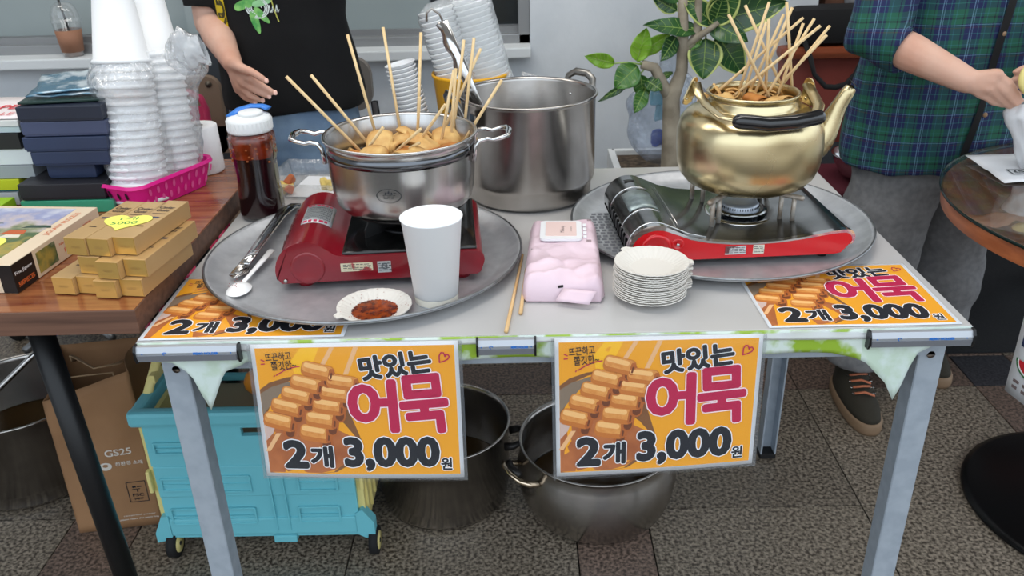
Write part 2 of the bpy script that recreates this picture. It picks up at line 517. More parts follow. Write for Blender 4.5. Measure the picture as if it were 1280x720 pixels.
# ------------------------------------------------------------------ the setting
def tile_mat(name, a, b):
    m = mat(name, a, 0.38, 0, b, 130, detail=9, lo=0.38, hi=0.64)
    nt = m.node_tree
    oi = nt.nodes.new('ShaderNodeObjectInfo')
    hs = nt.nodes.new('ShaderNodeHueSaturation')
    mr = nt.nodes.new('ShaderNodeMapRange')
    mr.inputs[3].default_value = 0.82; mr.inputs[4].default_value = 1.18
    nt.links.new(oi.outputs['Random'], mr.inputs[0])
    nt.links.new(mr.outputs[0], hs.inputs['Value'])
    src = nt.nodes['Principled BSDF'].inputs['Base Color'].links[0].from_socket
    nt.links.new(src, hs.inputs['Color'])
    nt.links.new(hs.outputs[0], nt.nodes['Principled BSDF'].inputs['Base Color'])
    return m


g_main = tile_mat('granite_grey', (60, 52, 44), (150, 138, 122))
g_brown = tile_mat('granite_brown', (60, 50, 44), (128, 108, 96))
g_black = tile_mat('granite_black', (30, 30, 33), (62, 62, 66))
mb = MB(); mb.box((0.2, 0.5, -0.03), (9.0, 7.0, 0.04))
floor = mb.build('floor', mat('floor_grout', (46, 43, 40), 0.8)); floor['kind'] = 'structure'
xs = []
for k in range(-4, 4):
    o = 0.068 + 1.16 * k
    xs += [(o, o + 0.165, 1), (o + 0.165, o + 0.6625, 0), (o + 0.6625, o + 1.16, 0)]
ys = []
for k in range(-2, 3):
    o = -0.18 + 1.16 * k
    ys += [(o, o + 0.165, 1), (o + 0.165, o + 0.67, 0), (o + 0.67, o + 1.16, 0)]
tile_cache = {}
for (x0, x1, sx) in xs:
    for (y0, y1, sy) in ys:
        if x1 < -2.9 or x0 > 3.0 or y1 < -0.9 or y0 > 2.75: continue
        key = (round(x1 - x0, 3), round(y1 - y0, 3), sx + sy)
        if key not in tile_cache:
            t = MB(); t.box((0, 0, -0.005), (x1 - x0 - 0.003, y1 - y0 - 0.003, 0.01), b=0.0012)
            to = t.build('tile', [g_main, g_brown, g_black][sx + sy], floor)
            tile_cache[key] = to
        else:
            to = tile_cache[key].copy(); COL.objects.link(to); to.parent = floor
        to.location = ((x0 + x1) / 2, (y0 + y1) / 2, 0)

plaster = mat('rough_white_plaster', (220, 224, 228), 0.85, 0, (205, 210, 215), 5, bump=0.35, bscale=55)


def struct(mb, name, m, parent=None):
    o = mb.build(name, m, parent)
    if not parent: o['kind'] = 'structure'
    return o


WY = 1.6
mb = MB()
mb.box((-1.41, WY + 0.1, 0.415), (2.82, 0.2, 0.83))            # parapet under the window
mb.box((0.43, WY + 0.1, 1.45), (0.86, 0.2, 2.9))               # solid part right of the window
mb.box((-1.41, WY + 0.1, 2.45), (2.82, 0.2, 0.9))
struct(mb, 'wall_back', plaster)
mb = MB(); mb.box((-1.41, WY - 0.005, 0.845), (2.82, 0.13, 0.03), b=0.004)
struct(mb, 'trim_1', mat('window_sill_white', (214, 218, 220), 0.5))
# window: aluminium frame with sliding sashes
win = MB()
frame_m = mat('window_frame_aluminium', (150, 152, 154), 0.4, 0.5)
win.box((-1.41, WY + 0.06, 0.873), (2.82, 0.10, 0.03), b=0.003)
win.box((-1.41, WY + 0.045, 0.897), (2.82, 0.016, 0.02)); win.box((-1.41, WY + 0.08, 0.897), (2.82, 0.016, 0.02))
win.box((-1.41, WY + 0.06, 1.985), (2.82, 0.10, 0.04))
win.box((-0.018, WY + 0.06, 1.43), (0.036, 0.10, 1.15), b=0.003)
wo = struct(win, 'window_1', frame_m)
panes = [(-2.8, -1.75, 0.045), (-1.78, -1.02, 0.08), (-1.05, -0.305, 0.045)]
for (a, b_, yo) in panes:
    p = MB(); p.box(((a + b_) / 2, WY + yo, 1.43), (b_ - a, 0.006, 1.08))
    p.build('pane', mat('frosted_window_glass', (158, 169, 170), 0.22, 0, (140, 151, 153), 1.2, lo=0.3, hi=0.7), wo)
p = MB(); p.box((-0.17, WY + 0.08, 1.43), (0.29, 0.006, 1.08))
p.build('pane', mat('dark_window_glass', (44, 50, 53), 0.15), wo, label='dark open window pane')
p = MB(); p.box((-0.315, WY + 0.06, 1.43), (0.024, 0.03, 1.08))
p.build('sash_stile', mat('sash_plastic', (140, 150, 152), 0.5), wo)
# far side of the passage on the right
mb = MB()
mb.box((2.2, 2.8, 1.45), (3.0, 0.15, 2.9)); mb.box((0.86 - 0.05, 2.25, 1.45), (0.1, 1.1, 2.9))
struct(mb, 'wall_right', mat('dark_grey_wall', (74, 76, 80), 0.7, 0, (60, 62, 66), 3))
mb = MB()
for i in range(6): mb.box((1.1 + 0.45 * i, 2.05, 0.13), (0.445, 0.04, 0.26), b=0.003)
struct(mb, 'trim_2', mat('brown_wood_kickboard', (96, 62, 38), 0.5, 0, (74, 46, 28), 10, stretch=(0.3, 3, 3)))
mb = MB(); mb.box((0.2, 0.9, 3.0), (7.0, 4.2, 0.1))
struct(mb, 'ceiling', mat('ceiling_white', (205, 205, 203), 0.8))
mb = MB(); mb.box((-3.05, 0.9, 1.45), (0.1, 4.0, 2.9))
struct(mb, 'wall_left', plaster)
area('ceiling_panel_light', (-0.5, 0.1, 2.93), (-0.5, 0.1, 0), 1.5, 0.7, 17, (1.0, 0.97, 0.92))
area('ceiling_panel_light', (0.8, 0.9, 2.93), (0.8, 0.9, 0), 1.3, 0.5, 10, (1.0, 0.97, 0.92))
area('ceiling_panel_light', (-1.7, 0.9, 2.93), (-1.7, 0.9, 0), 1.3, 0.5, 10, (1.0, 0.97, 0.92))

# floor mat behind the round table
mb = MB(); mb.box((1.75, 1.57, 0.006), (1.35, 0.83, 0.012), b=0.003)
link_tag(mb.build('floor_mat', mat('black_doormat', (22, 23, 25), 0.95, 0, (32, 33, 35), 300, bump=0.6)), 'black rectangular doormat on the granite floor behind the round table', 'mat')

# ------------------------------------------------------------------ white folding table
T = 0.74
t = thing('folding_table', 'white-topped folding table with grey steel angle legs, carrying the stoves', 'table', (0, 0, 0))
mb = MB(); mb.box((0, 0.3725, T - 0.0125), (1.19, 0.745, 0.025), b=0.002)
mb.build('table_top', mat('glossy_white_table_top', (190, 188, 186), 0.26, 0, (183, 181, 180), 3, coat=0.2), t)
mb = MB()
for (y, s) in ((0.016, 1), (0.70, -1)):
    mb.box((0, y, 0.70), (1.144, 0.004, 0.03)); mb.box((0, y + s * 0.014, 0.7135), (1.144, 0.028, 0.003))
for x in (-0.57, 0.57):
    mb.box((x, 0.36, 0.70), (0.004, 0.68, 0.03))
mb.build('rail_frame', gal, t)
for (x, y, sx, sy) in ((0.555, 0.018, 1, 1), (-0.555, 0.018, -1, 1), (0.562, 0.70, 1, -1), (-0.562, 0.70, -1, -1)):
    mb = MB()
    mb.box((x, y, 0.363), (0.036, 0.004, 0.70), b=0.001)
    mb.box((x - sx * 0.017, y + sy * 0.016, 0.363), (0.004, 0.034, 0.70), b=0.001)
    mb.box((x + sx * 0.017, y + sy * 0.016, 0.363), (0.004, 0.034, 0.70), b=0.001)
    lg = mb.build('leg', gal, t)
    f = MB(); f.box((x, y + sy * 0.015, 0.0075), (0.04, 0.038, 0.015), b=0.003); f.build('foot', black_rubber, lg)
    f = MB(); f.tube([(x - sx * 0.002, y - 0.004, 0.685), (x - sx * 0.002, y - 0.0005, 0.685)], 0.006, 12); f.build('rivet', steel_worn, lg)

# printed oilcloth hanging below the front edge
def cloth_low(x):
    P = [(-.592, .716), (-.545, .712), (-.522, .690), (-.505, .624), (-.475, .690), (-.44, .705), (-.3, .703), (0, .704), (.30, .703),
         (.40, .701), (.445, .692), (.48, .655), (.497, .623), (.508, .66), (.516, .700), (.545, .714), (.592, .716)]
    for (a, za), (b, zb) in zip(P, P[1:]):
        if a <= x <= b: return za + (zb - za) * (x - a) / (b - a)
    return .71
oil = mat('oilcloth_leaf_print', (212, 224, 216), 0.35, 0, (148, 180, 56), 16, lo=0.46, hi=0.54)
oil2 = mat('oilcloth_pale_print', (206, 220, 214), 0.4, 0, (190, 208, 190), 30, lo=0.45, hi=0.6)
mb = MB()
def cl(u, v):
    x = -.592 + 1.184 * u
    z = T + .0008 + (cloth_low(x) - T) * v
    return (x, -.0035 - .004 * math.sin(x * 30) * v - .006 * v * (1 if abs(x) > .44 else .3), z)
mb.sheet(cl, 148, 6, .0008)
cloth = mb.build('tablecloth', [oil, oil2])
me = cloth.data
for p in me.polygons:
    if abs(p.center.x) > .40 and not (.36 < p.center.x < .44): p.material_index = 1
link_tag(cloth, 'white oilcloth with green leaf print hanging under the table front edge', 'tablecloth')
mb = MB(); mb.sheet(lambda u, v: (-.5935 + 1.187 * u, -.0035 + .0 if v > .5 else -.0035 - .0045, T + .0012 - (.012 + .003 * math.sin(u * 9)) * (1 - v)), 60, 3, .0007)
link_tag(mb.build('vinyl_cover', clear_film('glossy_vinyl', gloss=.16, rough=.06, haze=.45, hazec=(232, 234, 236), wrinkle=.5, wscale=12)),
         'strip of glossy clear vinyl wrapped over the front edge of the white table', 'table cover')
# clip-on holders along the front edge
for (x0, x1, lab) in ((-.591, -.444, 'silver clip holder with black ends at the left front corner of white table'),
                      (-.106, -.024, 'short silver clip holder between the two hanging price signs'),
                      (.445, .590, 'silver clip holder with black ends at the right front corner of white table')):
    c = thing('clip_holder', lab, 'clip', ((x0 + x1) / 2, -.009, T - .012), group='clip holders on table edge')
    w = x1 - x0
    mb = MB(); mb.prism([(-.0, -.0125), (-.007, -.011), (-.010, -.004), (-.010, .004), (-.006, .012), (0, .0125)], -w / 2, w / 2, 'X'); mb.build('profile', alu, c)
    mb = MB(); mb.box((0, -.0100, -.0045), (w * .96, .0022, .009)); mb.build('grey_strip', alu_dk, c)
    for s in (-1, 1):
        mb = MB(); mb.prism([(.001, -.014), (-.009, -.013), (-.0125, -.004), (-.012, .007), (-.007, .0145), (.001, .014)], s * w / 2 - .0015, s * w / 2 + .0015, 'X'); mb.build('end_cap', black_plastic, c)
    mb = MB()
    R = Matrix.Translation((0, -.0104, .0012)) @ Matrix.Rotation(math.pi / 2, 4, 'X')
    k = min(w, .12)
    put_text(mb, 'MEMO HOLDER', k * .08, -.0005, k * .30, .0042, .0003, 0, .05, M=R)
    mb.tube([(-k * .26 + .0022 * math.cos(a), -.0105, .003 + .0022 * math.sin(a)) for a in [i * .5 for i in range(10)]], .0006, 4)
    for s in (-1, 1): mb.box((s * w * .43, -.0104, .003), (.0016, .0004, .0016))
    mb.build('blue_print', mat('blue_ink', (40, 120, 210), .5), c)['kind'] = 'stuff'


# ------------------------------------------------------------------ price signs
def ribbon_roll(mb, cx, cy, w, h, rot, z):
    """one pictured fish cake fold, flat print"""
    M = Matrix.Translation((cx, cy, 0)) @ Matrix.Rotation(rot, 4, 'Z')
    def blob(w, h, ox, oy, zz, mi, r=.48):
        pts = rounded_rect(w, h, min(w, h) * r, 4, ox, oy)
        mb.add([(p[0], p[1], zz) for p in pts], [list(range(len(pts)))], mi, False, M)
    blob(w * .40, h * 1.25, w * .36, -h * .30, z - .00003, 3, .49)
    blob(w * .26, h * .62, w * .38, -h * .50, z - .00001, 4, .49)
    blob(w, h, 0, 0, z, 0, .34)
    blob(w * .93, h * .70, -w * .01, h * .12, z + .00003, 1, .36)
    blob(w * .72, h * .30, -w * .08, h * .22, z + .00006, 2, .49)
    blob(w * .16, h * .80, w * .415, -h * .04, z + .00004, 3, .49)
    blob(w * .06, h * .42, w * .425, -h * .10, z + .00007, 4, .49)


def price_sign(name, corners, label, group, pouch=True):
    TLc, TRc, BLc, BRc = [Vector(c) for c in corners]
    W, H = .297, .21
    nrm = (TRc - TLc).cross(TLc - BLc).normalized()
    if nrm.y > .5: nrm = -nrm
    if nrm.z < -.5: nrm = -nrm
    org = (TLc + TRc) / 2
    root = thing(name, label, 'sign', org, group=group)
    def warp(mb, lift=0):
        for i, p in enumerate(mb.v):
            u, v = p.x / W, 1 - p.y / H
            q = TLc * (1 - u) * (1 - v) + TRc * u * (1 - v) + BLc * (1 - u) * v + BRc * u * v
            bow = .004 * math.sin(u * 3.1) * v if pouch else .0007 * math.sin(u * 7)
            mb.v[i] = q + nrm * (p.z * (1 if pouch else .22) + bow * (1 if pouch else .3) + (0 if pouch else .0003)) - org
        return mb
    def P(u, v): return (u * W, (1 - v) * H)
    def grid(mb, x0, y0, x1, y1, z, mi=0, n=12):
        vs = []; fs = []
        for j in range(n + 1):
            for i in range(n + 1): vs.append((x0 + (x1 - x0) * i / n, y0 + (y1 - y0) * j / n, z))
        for j in range(n):
            for i in range(n):
                a = j * (n + 1) + i; fs.append((a, a + 1, a + n + 2, a + n + 1))
        mb.add(vs, fs, mi)
    a = MB(); a.sheet(lambda u, v: (u * W, v * H, 0), 12, 12, .0003); warp(a).build('paper', paper_white, root)
    a = MB(); grid(a, *P(.02, .972), *P(.98, .028), .0003); warp(a).build('orange_print', print_gold, root)
    # pictured pan and table, then the skewered fish cakes
    a = MB()
    def poly(pts, z, mi):
        a.add([(*P(*p), z) for p in pts], [list(range(len(pts)))], mi)
    poly([(.24, .03), (.33, .03), (.30, .12), (.26, .2), (.2, .24), (.19, .12)], .00033, 4)
    poly([(.021, .33), (.07, .28), (.153, .242), (.225, .23), (.30, .25), (.38, .32), (.45, .5), (.50, .72), (.46, .87), (.36, .955), (.28, .971), (.021, .971)], .00036, 0)
    poly([(.021, .36), (.08, .31), (.16, .275), (.225, .262), (.26, .27), (.12, .36), (.021, .52)], .0004, 1)
    poly([(.021, .56), (.10, .46), (.20, .42), (.34, .60), (.45, .68), (.44, .86), (.35, .94), (.28, .965), (.021, .965)], .0004, 2)
    poly([(.021, .60), (.05, .53), (.09, .55), (.06, .66), (.021, .72)], .00043, 3)
    PAN = warp(a).build('pictured_pan', [mat('print_brown', (128, 84, 50), .4), mat('print_pan_grey', (134, 116, 98), .4), mat('print_pan_inside', (186, 110, 62), .4, 0, (160, 88, 48), 30), mat('print_pale', (205, 178, 168), .4), print_yellow], root)
    a = MB()
    for (u0, v0, u1, v1) in ((.393, .03, .332, .17), (.508, .03, .447, .225), (.088, .66, .024, .80), (.295, .76, .27, .84)):
        x0, y0 = P(u0, v0); x1, y1 = P(u1, v1)
        a.add([(x0 - .0036, y0, .0005), (x0 + .0036, y0, .0005), (x1 + .0036, y1, .0005), (x1 - .0036, y1, .0005)], [(0, 3, 2, 1)], 5)
    L = [(.314, .195), (.254, .290), (.203, .376), (.146, .462), (.100, .570)]
    Rr = [(.430, .279), (.391, .363), (.350, .455), (.308, .556), (.272, .660)]
    for (i, (u, v)) in enumerate(L): ribbon_roll(a, *P(u, v), .0475, .0235 + .0022 * (i == 4), -.27, .00055 + .0002 * (5 - i))
    for (i, (u, v)) in enumerate(Rr): ribbon_roll(a, *P(u, v), .0465, .0225 + .001 * i, -.17, .00055 + .0002 * (5 - i))
    warp(a).build('pictured_fish_cakes', [mat('print_cake_shade', (196, 116, 50), .4), mat('print_cake', (226, 158, 84), .4, 0, (214, 138, 66), 120), mat('print_cake_light', (244, 190, 122), .4), mat('print_cake_end', (176, 96, 44), .4), mat('print_cake_dark', (112, 60, 34), .4), mat('print_stick', (234, 182, 130), .4)], root)
    # lettering: white outline under black or magenta strokes
    a = MB()
    def word(s, u0, v0, u1, v1, th, out, mi, rot=0, shear=0, z=.0018):
        (x0, y1), (x1, y0) = P(u0, v0), P(u1, v1)
        x0 += th; y0 += th; x1 -= th; y1 -= th
        put_bold(a, s, x0, y0, x1 - x0, y1 - y0, z, 2 if mi == 1 else 0, th + out, 0, rot, shear)
        put_bold(a, s, x0, y0, x1 - x0, y1 - y0, z + .0002, mi + 2 if mi == 1 else 1, th, 0, rot, shear)
    word('맛있는', .515, .070, .868, .245, .0018, .0013, 0, .12, .002)
    word('어', .445, .262, .692, .655, .0036, .0017, 1, .02)
    word('묵', .697, .225, .940, .665, .0034, .0017, 1, .07)
    word('2', .100, .705, .226, .930, .0033, .0015, 0)
    word('개', .234, .750, .352, .920, .0019, .0014, 0)
    word('3,000', .404, .680, .884, .945, .0033, .0015, 0)
    word('원', .886, .842, .942, .937, .0007, .0012, 0)
    def ink(s, u0, v0, u1, v1, rot=0):
        (x0, y1), (x1, y0) = P(u0, v0), P(u1, v1)
        put_text(a, s, x0, y0, x1 - x0, y1 - y0, .002, 1, .012, rot)
    ink('뜨끈하고', .068, .056, .194, .116, .08); ink('쫄깃한~', .092, .118, .214, .182, .08)
    def stroke(pts, r):
        q = [P(*p) for p in pts]
        for (p0, p1) in zip(q, q[1:]):
            d = Vector((p1[0] - p0[0], p1[1] - p0[1], 0)).normalized(); n = Vector((-d.y, d.x, 0)) * r
            A = Vector((*p0, .002)) - d * r * .4; B = Vector((*p1, .002)) + d * r * .4
            a.add([A - n, B - n, B + n, A + n], [(0, 1, 2, 3)], 3)
    stroke([(.112, .222), (.15, .190), (.19, .168), (.23, .158)], .0008)
    stroke([(.100, .232), (.104, .222)], .0008); stroke([(.046, .108), (.062, .118)], .0008); stroke([(.044, .140), (.062, .138)], .0008)
    hs = [(.906, .147), (.907, .10), (.916, .078), (.928, .08), (.933, .098), (.934, .108), (.938, .094), (.948, .092), (.955, .106), (.948, .124), (.930, .138), (.906, .147)]
    stroke(hs, .0009)
    warp(a).build('lettering', [print_white, print_black, mat('print_pink_halo', (250, 226, 232), .4), print_pink], root)['kind'] = 'stuff'
    if pouch:
        a = MB(); a.sheet(lambda u, v: (-.005 + u * (W + .010), -.004 + v * (H + .006), .0034), 14, 10, .0002)
        warp(a).build('laminate_film', clear_film('laminate', gloss=.02, rough=.12, haze=0.008, wrinkle=.3, wscale=10), root)
        a = MB()
        for (x0, y0, x1, y1) in ((-.005, -.004, 0, H), (W, -.004, W + .005, H), (0, -.004, W, 0)):
            a.add([(x0, y0, .0006), (x1, y0, .0006), (x1, y1, .0006), (x0, y1, .0006)], [(0, 1, 2, 3)])
        warp(a).build('laminate_border', clear_film('laminate_edge', gloss=.3, rough=.15, haze=.22, hazec=(150, 160, 170)), root)
    return root


price_sign('price_sign', ((-.428, -.013, .740), (-.133, -.013, .740), (-.429, -.036, .527), (-.133, -.036, .518)),
           'laminated orange fish cake price sign hanging at left, in front of the turquoise cart', 'hanging price signs')
price_sign('price_sign', ((.003, -.013, .740), (.297, -.013, .741), (.005, -.036, .516), (.295, -.036, .534)),
           'laminated orange fish cake price sign hanging at right, in front of the round-bellied pot', 'hanging price signs')
price_sign('price_sheet', ((-.595, .213, T + .0008), (-.295, .213, T + .0008), (-.594, .003, T + .0008), (-.297, .003, T + .0008)),
           'price sheet lying flat on the white table, half under the left tray', 'price sheets lying on the table', False)
price_sign('price_sheet', ((.303, .212, T + .0008), (.582, .212, T + .0008), (.309, .003, T + .0008), (.582, .003, T + .0008)),
           'price sheet lying flat at the right corner of the white table', 'price sheets lying on the table', False)

# ------------------------------------------------------------------ trays
def tray(name, label, loc, r, rz=0, perforated=False):
    t = thing(name, label, 'tray', loc, rz, group='round metal trays on the white table')
    mb = MB()
    mb.lathe([(0, .0), (r - .035, 0), (r - .028, .001), (r - .012, .010), (r - .002, .014), (r, .0165), (r - .001, .019), (r - .004, .0195),
              (r - .008, .017), (r - .016, .0105), (r - .030, .0035), (r - .036, .0028), (0, .0026)], 96)
    b = mb.build('pan', alu_tray, t)
    mb = MB(); mb.lathe([(r - .001 + .0022 * math.cos(a), .0185 + .0022 * math.sin(a)) for a in [i * math.pi / 4 for i in range(9)]], 96)
    mb.build('rolled_rim', mat('tray_rim_aluminium', (152, 154, 156), .4, 1.0, (120, 122, 124), 40, rvar=.1), t)
    return t

tray('round_tray', 'large round grey metal tray under the red stove and steel pot', (-.305, .271, T + .0028), .265)
tr = tray('round_tray', 'large round grey metal tray under the stove with the gold kettle', (.317, .385, T + .0028), .266)
mb = MB()
for i in range(14):
    for j in range(5):
        x, y = -.235 + j * .012 + (i % 2) * .003, -.11 + i * .0135
        if math.hypot(x, y) < .235: mb.box((x, y, .0031), (.0085, .0085, .0006), b=.0002)
o = mb.build('embossed_squares', alu_dk, tr); o['kind'] = 'stuff'


# ------------------------------------------------------------------ gas stoves
def arc(cx, cy, r, a0, a1, n):
    return [(cx + r * math.cos(math.radians(a0 + (a1 - a0) * i / n)), cy + r * math.sin(math.radians(a0 + (a1 - a0) * i / n))) for i in range(n + 1)]

TZ = T + .0054
# left stove, all red with a black top plate
s = thing('gas_stove', 'dark red portable gas stove with black top under the steel pot', 'gas stove', (-.425, .152, TZ), math.radians(4.4), group='portable gas stoves')
W, D = .325, .235
prof = [(.008, .012), (0, .022)] + arc(.048, .030, .048, 195, 62, 14) + [(.082, .064), (.094, .055), (.11, .0515), (.30, .0515)] + arc(.309, .036, .0155, 90, -20, 6) + [(.318, .016), (.312, .012)]
mb = MB(); mb.prism(prof, .004, D, 'Y', smooth=False)
auto_smooth(mb.build('body', red_paint, s), .5)
fp = [(x, z) for x, z in prof]
mb = MB()
c = (.16, .035)
mb.prism([(lerp(c[0], x, 1.012), lerp(c[1], z, 1.03)) for x, z in prof], -.003, .004, 'Y')
auto_smooth(mb.build('front_panel', red_paint, s), .5)
mb = MB()
RY = Matrix.Rotation(math.pi / 2, 4, 'X')
mb.lathe([(.027, 0), (.0265, .001), (.024, .0018), (.020, .0016), (.018, .0006), (0, .0006)], 36, M=Matrix.Translation((.049, -.003, .036)) @ RY)
mb.build('round_embossing', red_paint, s)
mb = MB(); mb.tube([(.012, -.003, .0165), (.012, -.0055, .0165)], .0032, 10); mb.build('screw', steel_worn, s)
mb = MB(); mb.box((.209, .114, .0535), (.212, .222, .007), b=.003); mb.build('top_plate', blackglass, s)
mb = MB(); mb.lathe([(.060, .0), (.060, .003), (.052, .004), (.046, .001), (.03, .001), (.03, .010), (.022, .013), (.0, .013)], 40, c=(.207, .128, .057)); mb.build('burner', mat('burner_dark', (30, 30, 32), .35, .7), s)
for k in range(4):
    a = math.pi / 4 + k * math.pi / 2
    mb = MB()
    ca, sa = math.cos(a), math.sin(a)
    mb.prism([(.035, .057), (.10, .057), (.10, .070), (.088, .0875), (.05, .0875), (.042, .078)], -.0015, .0015, 'Y', M=Matrix.Translation((.207, .128, 0)) @ Matrix.Rotation(a, 4, 'Z'))
    mb.build('pot_support', black_plastic, s)
for k in range(7):                         # slanted vents on the gas compartment
    mb = MB()
    y0 = .045 + k * .024
    mb.tube([(.0015, y0, .040), (.008, y0 + .012, .060)], .0021, 6, flat=.7)
    mb.build('vent_slot', mat('vent_shadow_red', (70, 4, 12), .6), s)
st_m = mat('silver_sticker', (186, 190, 190), .35, .3, (168, 172, 174), 200)
mb = MB()
def hump(u, v):
    a = math.radians(112 - 62 * u)
    return (.048 + .0484 * math.cos(a), .085 + .085 * (1 - v), .030 + .0484 * math.sin(a))
mb.sheet(hump, 10, 3, .0003); hs_ = mb.build('warning_sticker', st_m, s, label='silver warning sticker with tiny print')
mb = MB()
def hump_text(dy0, h, n, mi, seed):
    rr = random.Random(seed)
    for k in range(n):
        a0 = 108 - 52 * k / n; a1 = a0 - 52 / n * rr.uniform(.5, .85)
        q = []
        for aa, yy in ((a0, dy0), (a1, dy0), (a1, dy0 + h), (a0, dy0 + h)):
            r_ = math.radians(aa); q.append((.048 + .0489 * math.cos(r_), yy, .030 + .0489 * math.sin(r_)))
        mb.add(q, [(0, 1, 2, 3)], mi)
for k in range(9): hump_text(.103 + k * .0062, .0024, 15, 0, k)
hump_text(.089, .009, 5, 1, 77); hump_text(.162, .005, 6, 1, 78)
mb.build('sticker_print', [mat('sticker_grey_ink', (56, 60, 64), .5), mat('sticker_red_ink', (196, 44, 84), .5)], hs_)['kind'] = 'stuff'
def flat_sticker(x, z, w, h, m, name, lab, ink=None, Mx=None, par=None):
    mb = MB(); Mx = Mx or Matrix.Identity(4)
    mb.box((x, -.0035, z), (w, .0008, h), M=Mx)
    o = mb.build(name, m, par, label=lab)
    mb = MB(); rr = random.Random(int(x * 9999))
    for k in range(4):
        xx = x - w * .42
        while xx < x + w * .36:
            l = rr.uniform(.003, .008); 
            mb.box((xx + l / 2, -.0041, z + h * (.32 - .2 * k)), (l, .0002, h * .07), M=Mx); xx += l + .0015
    mb.build('tiny_print', ink or mat('sticker_grey_ink', (96, 100, 104)), o)['kind'] = 'stuff'
    return o
flat_sticker(.125, .034, .050, .014, mat('worn_cream_sticker', (206, 196, 168), .6, 0, (170, 60, 60), 60, lo=.55, hi=.62), 'torn_sticker', 'torn cream sticker', par=s)
q = flat_sticker(.168, .032, .021, .019, st_m, 'square_sticker', 'small square silver sticker', par=s)
mb = MB()
put_text(mb, 'G', .163, -.005, .010, .011, 0, 0, .05, M=Matrix.Translation((0, -.0043, .033)) @ Matrix.Rotation(math.pi / 2, 4, 'X')); mb.build('emblem', mat('emblem_grey', (90, 96, 100)), q)
for (x, y) in ((.04, .02), (.29, .02), (.04, .2), (.29, .2)):
    mb = MB(); mb.lathe([(0, 0), (.012, 0), (.014, .0125), (0, .0125)], 16, c=(x, y, 0)); mb.build('foot', red_paint if y < .1 else black_rubber, s)

# right stove, steel body with bright red fascia
s2 = thing('gas_stove', 'steel portable gas stove with bright red front under the gold kettle', 'gas stove', (.131, .205, TZ), math.radians(3.3), group='portable gas stoves')
W, D = .372, .255
top = arc(.044, .030, .043, 195, 60, 14) + [(.082, .060), (.10, .0515), (.13, .0435), (.17, .0385), (.21, .0365), (.25, .0385), (.29, .0435), (.33, .0505), (.35, .0525)] + arc(.356, .038, .015, 75, -40, 6)
prof = [(.006, .012), (0, .022)] + top + [(.362, .016), (.35, .012)]
mb = MB(); mb.prism(prof, .003, D, 'Y'); auto_smooth(mb.build('body', steel_dark, s2), .5)
mb = MB()
cc = (.19, .030)
outer = [(lerp(.19, x, 1.006), lerp(.028, z, 1.04)) for x, z in top]
inner = [(lerp(.19, x, .980), lerp(.018, z, .87)) for x, z in top]
n = len(outer)
vs = [(x, -.004, z) for x, z in outer] + [(x, -.004, z) for x, z in inner] + [(x, .006, z) for x, z in outer] + [(x, .006, z) for x, z in inner]
fs = []
for i in range(n - 1): fs += [(i, n + i, n + i + 1, i + 1), (2 * n + i, 2 * n + i + 1, 3 * n + i + 1, 3 * n + i), (i, i + 1, 2 * n + i + 1, 2 * n + i), (n + i, 3 * n + i, 3 * n + i + 1, n + i + 1)]
fs += [(0, 2 * n, 3 * n, n), (n - 1, 2 * n - 1, 4 * n - 1, 3 * n - 1)]
mb.add(vs, fs); auto_smooth(mb.build('chrome_trim', steel_pol, s2), .6)
mb = MB(); mb.prism([(.012, .012)] + inner[:-1] + [(.352, .013), (.34, .011)], -.0030, .004, 'Y')
o = mb.build('front_panel', red_bright, s2)
bv = o.modifiers.new('b', 'BEVEL'); bv.width = .0012; bv.segments = 2; bv.limit_method = 'ANGLE'; bv.angle_limit = 1.0; bpy.context.view_layer.update(); evaluate(o); auto_smooth(o, .6)
mb = MB(); mb.lathe([(.0255, 0), (.0255, .0014), (.022, .0034), (.0195, .0034), (.0175, .0012), (0, .0012)], 36, M=Matrix.Translation((.046, -.0025, .034)) @ RY); mb.build('round_embossing', red_bright, s2)
mb = MB(); mb.lathe([(.011, 0), (.010, .002), (.007, .0022), (.006, .0008), (0, .0008)], 24, M=Matrix.Translation((.0805, -.0025, .040)) @ RY); mb.build('small_embossing', red_bright, s2)
mb = MB(); mb.tube([(.0805, -.003, .040), (.0805, -.0062, .040)], .0026, 10); mb.tube([(.008, -.003, .016), (.008, -.006, .016)], .003, 10); mb.build('screw', steel_pol, s2)['kind'] = 'stuff'
flat_sticker(.176, .0255, .034, .0145, mat('torn_white_sticker', (204, 200, 198), .6, 0, (120, 70, 70), 40, lo=.55, hi=.62), 'torn_sticker', 'torn whitish sticker', par=s2)
flat_sticker(.214, .0255, .018, .0155, mat('certificate_sticker', (216, 212, 196), .5), 'square_sticker', 'small white certificate sticker', par=s2)
# gas compartment lid: seam, ribs, slot, sticker
mb = MB()
def lid(u, v):
    i = u * (len(top) - 1)
    return (0, 0, 0)
def rib(y, x0i=1, x1i=17, r=.0011):
    mb = MB(); mb.tube([(x, y, z + .0004) for x, z in top[x0i:x1i]], r, 6); mb.build('pressed_rib', steel_pol, s2)
rib(.012, 0, 18, .0016); rib(.075, 2, 15); rib(.185, 2, 15)
mb = MB()
for (x, y0, y1) in ((.083, .03, .225),):
    mb.tube([(x + .004, y0, .0605), (x + .004, y1, .0605)], .0008, 6)
mb.build('lid_seam', steel_pol, s2)
mb = MB(); mb.sheet(lambda u, v: ((lambda a: (.044 + .0434 * math.cos(a), .085 + .085 * (1 - v), .030 + .0434 * math.sin(a)))(math.radians(128 - 70 * u))), 10, 3, .0003)
mb.build('faded_sticker', mat('faded_foil_sticker', (150, 164, 166), .32, .5, (116, 128, 130), 60), s2, label='faded grey foil sticker')
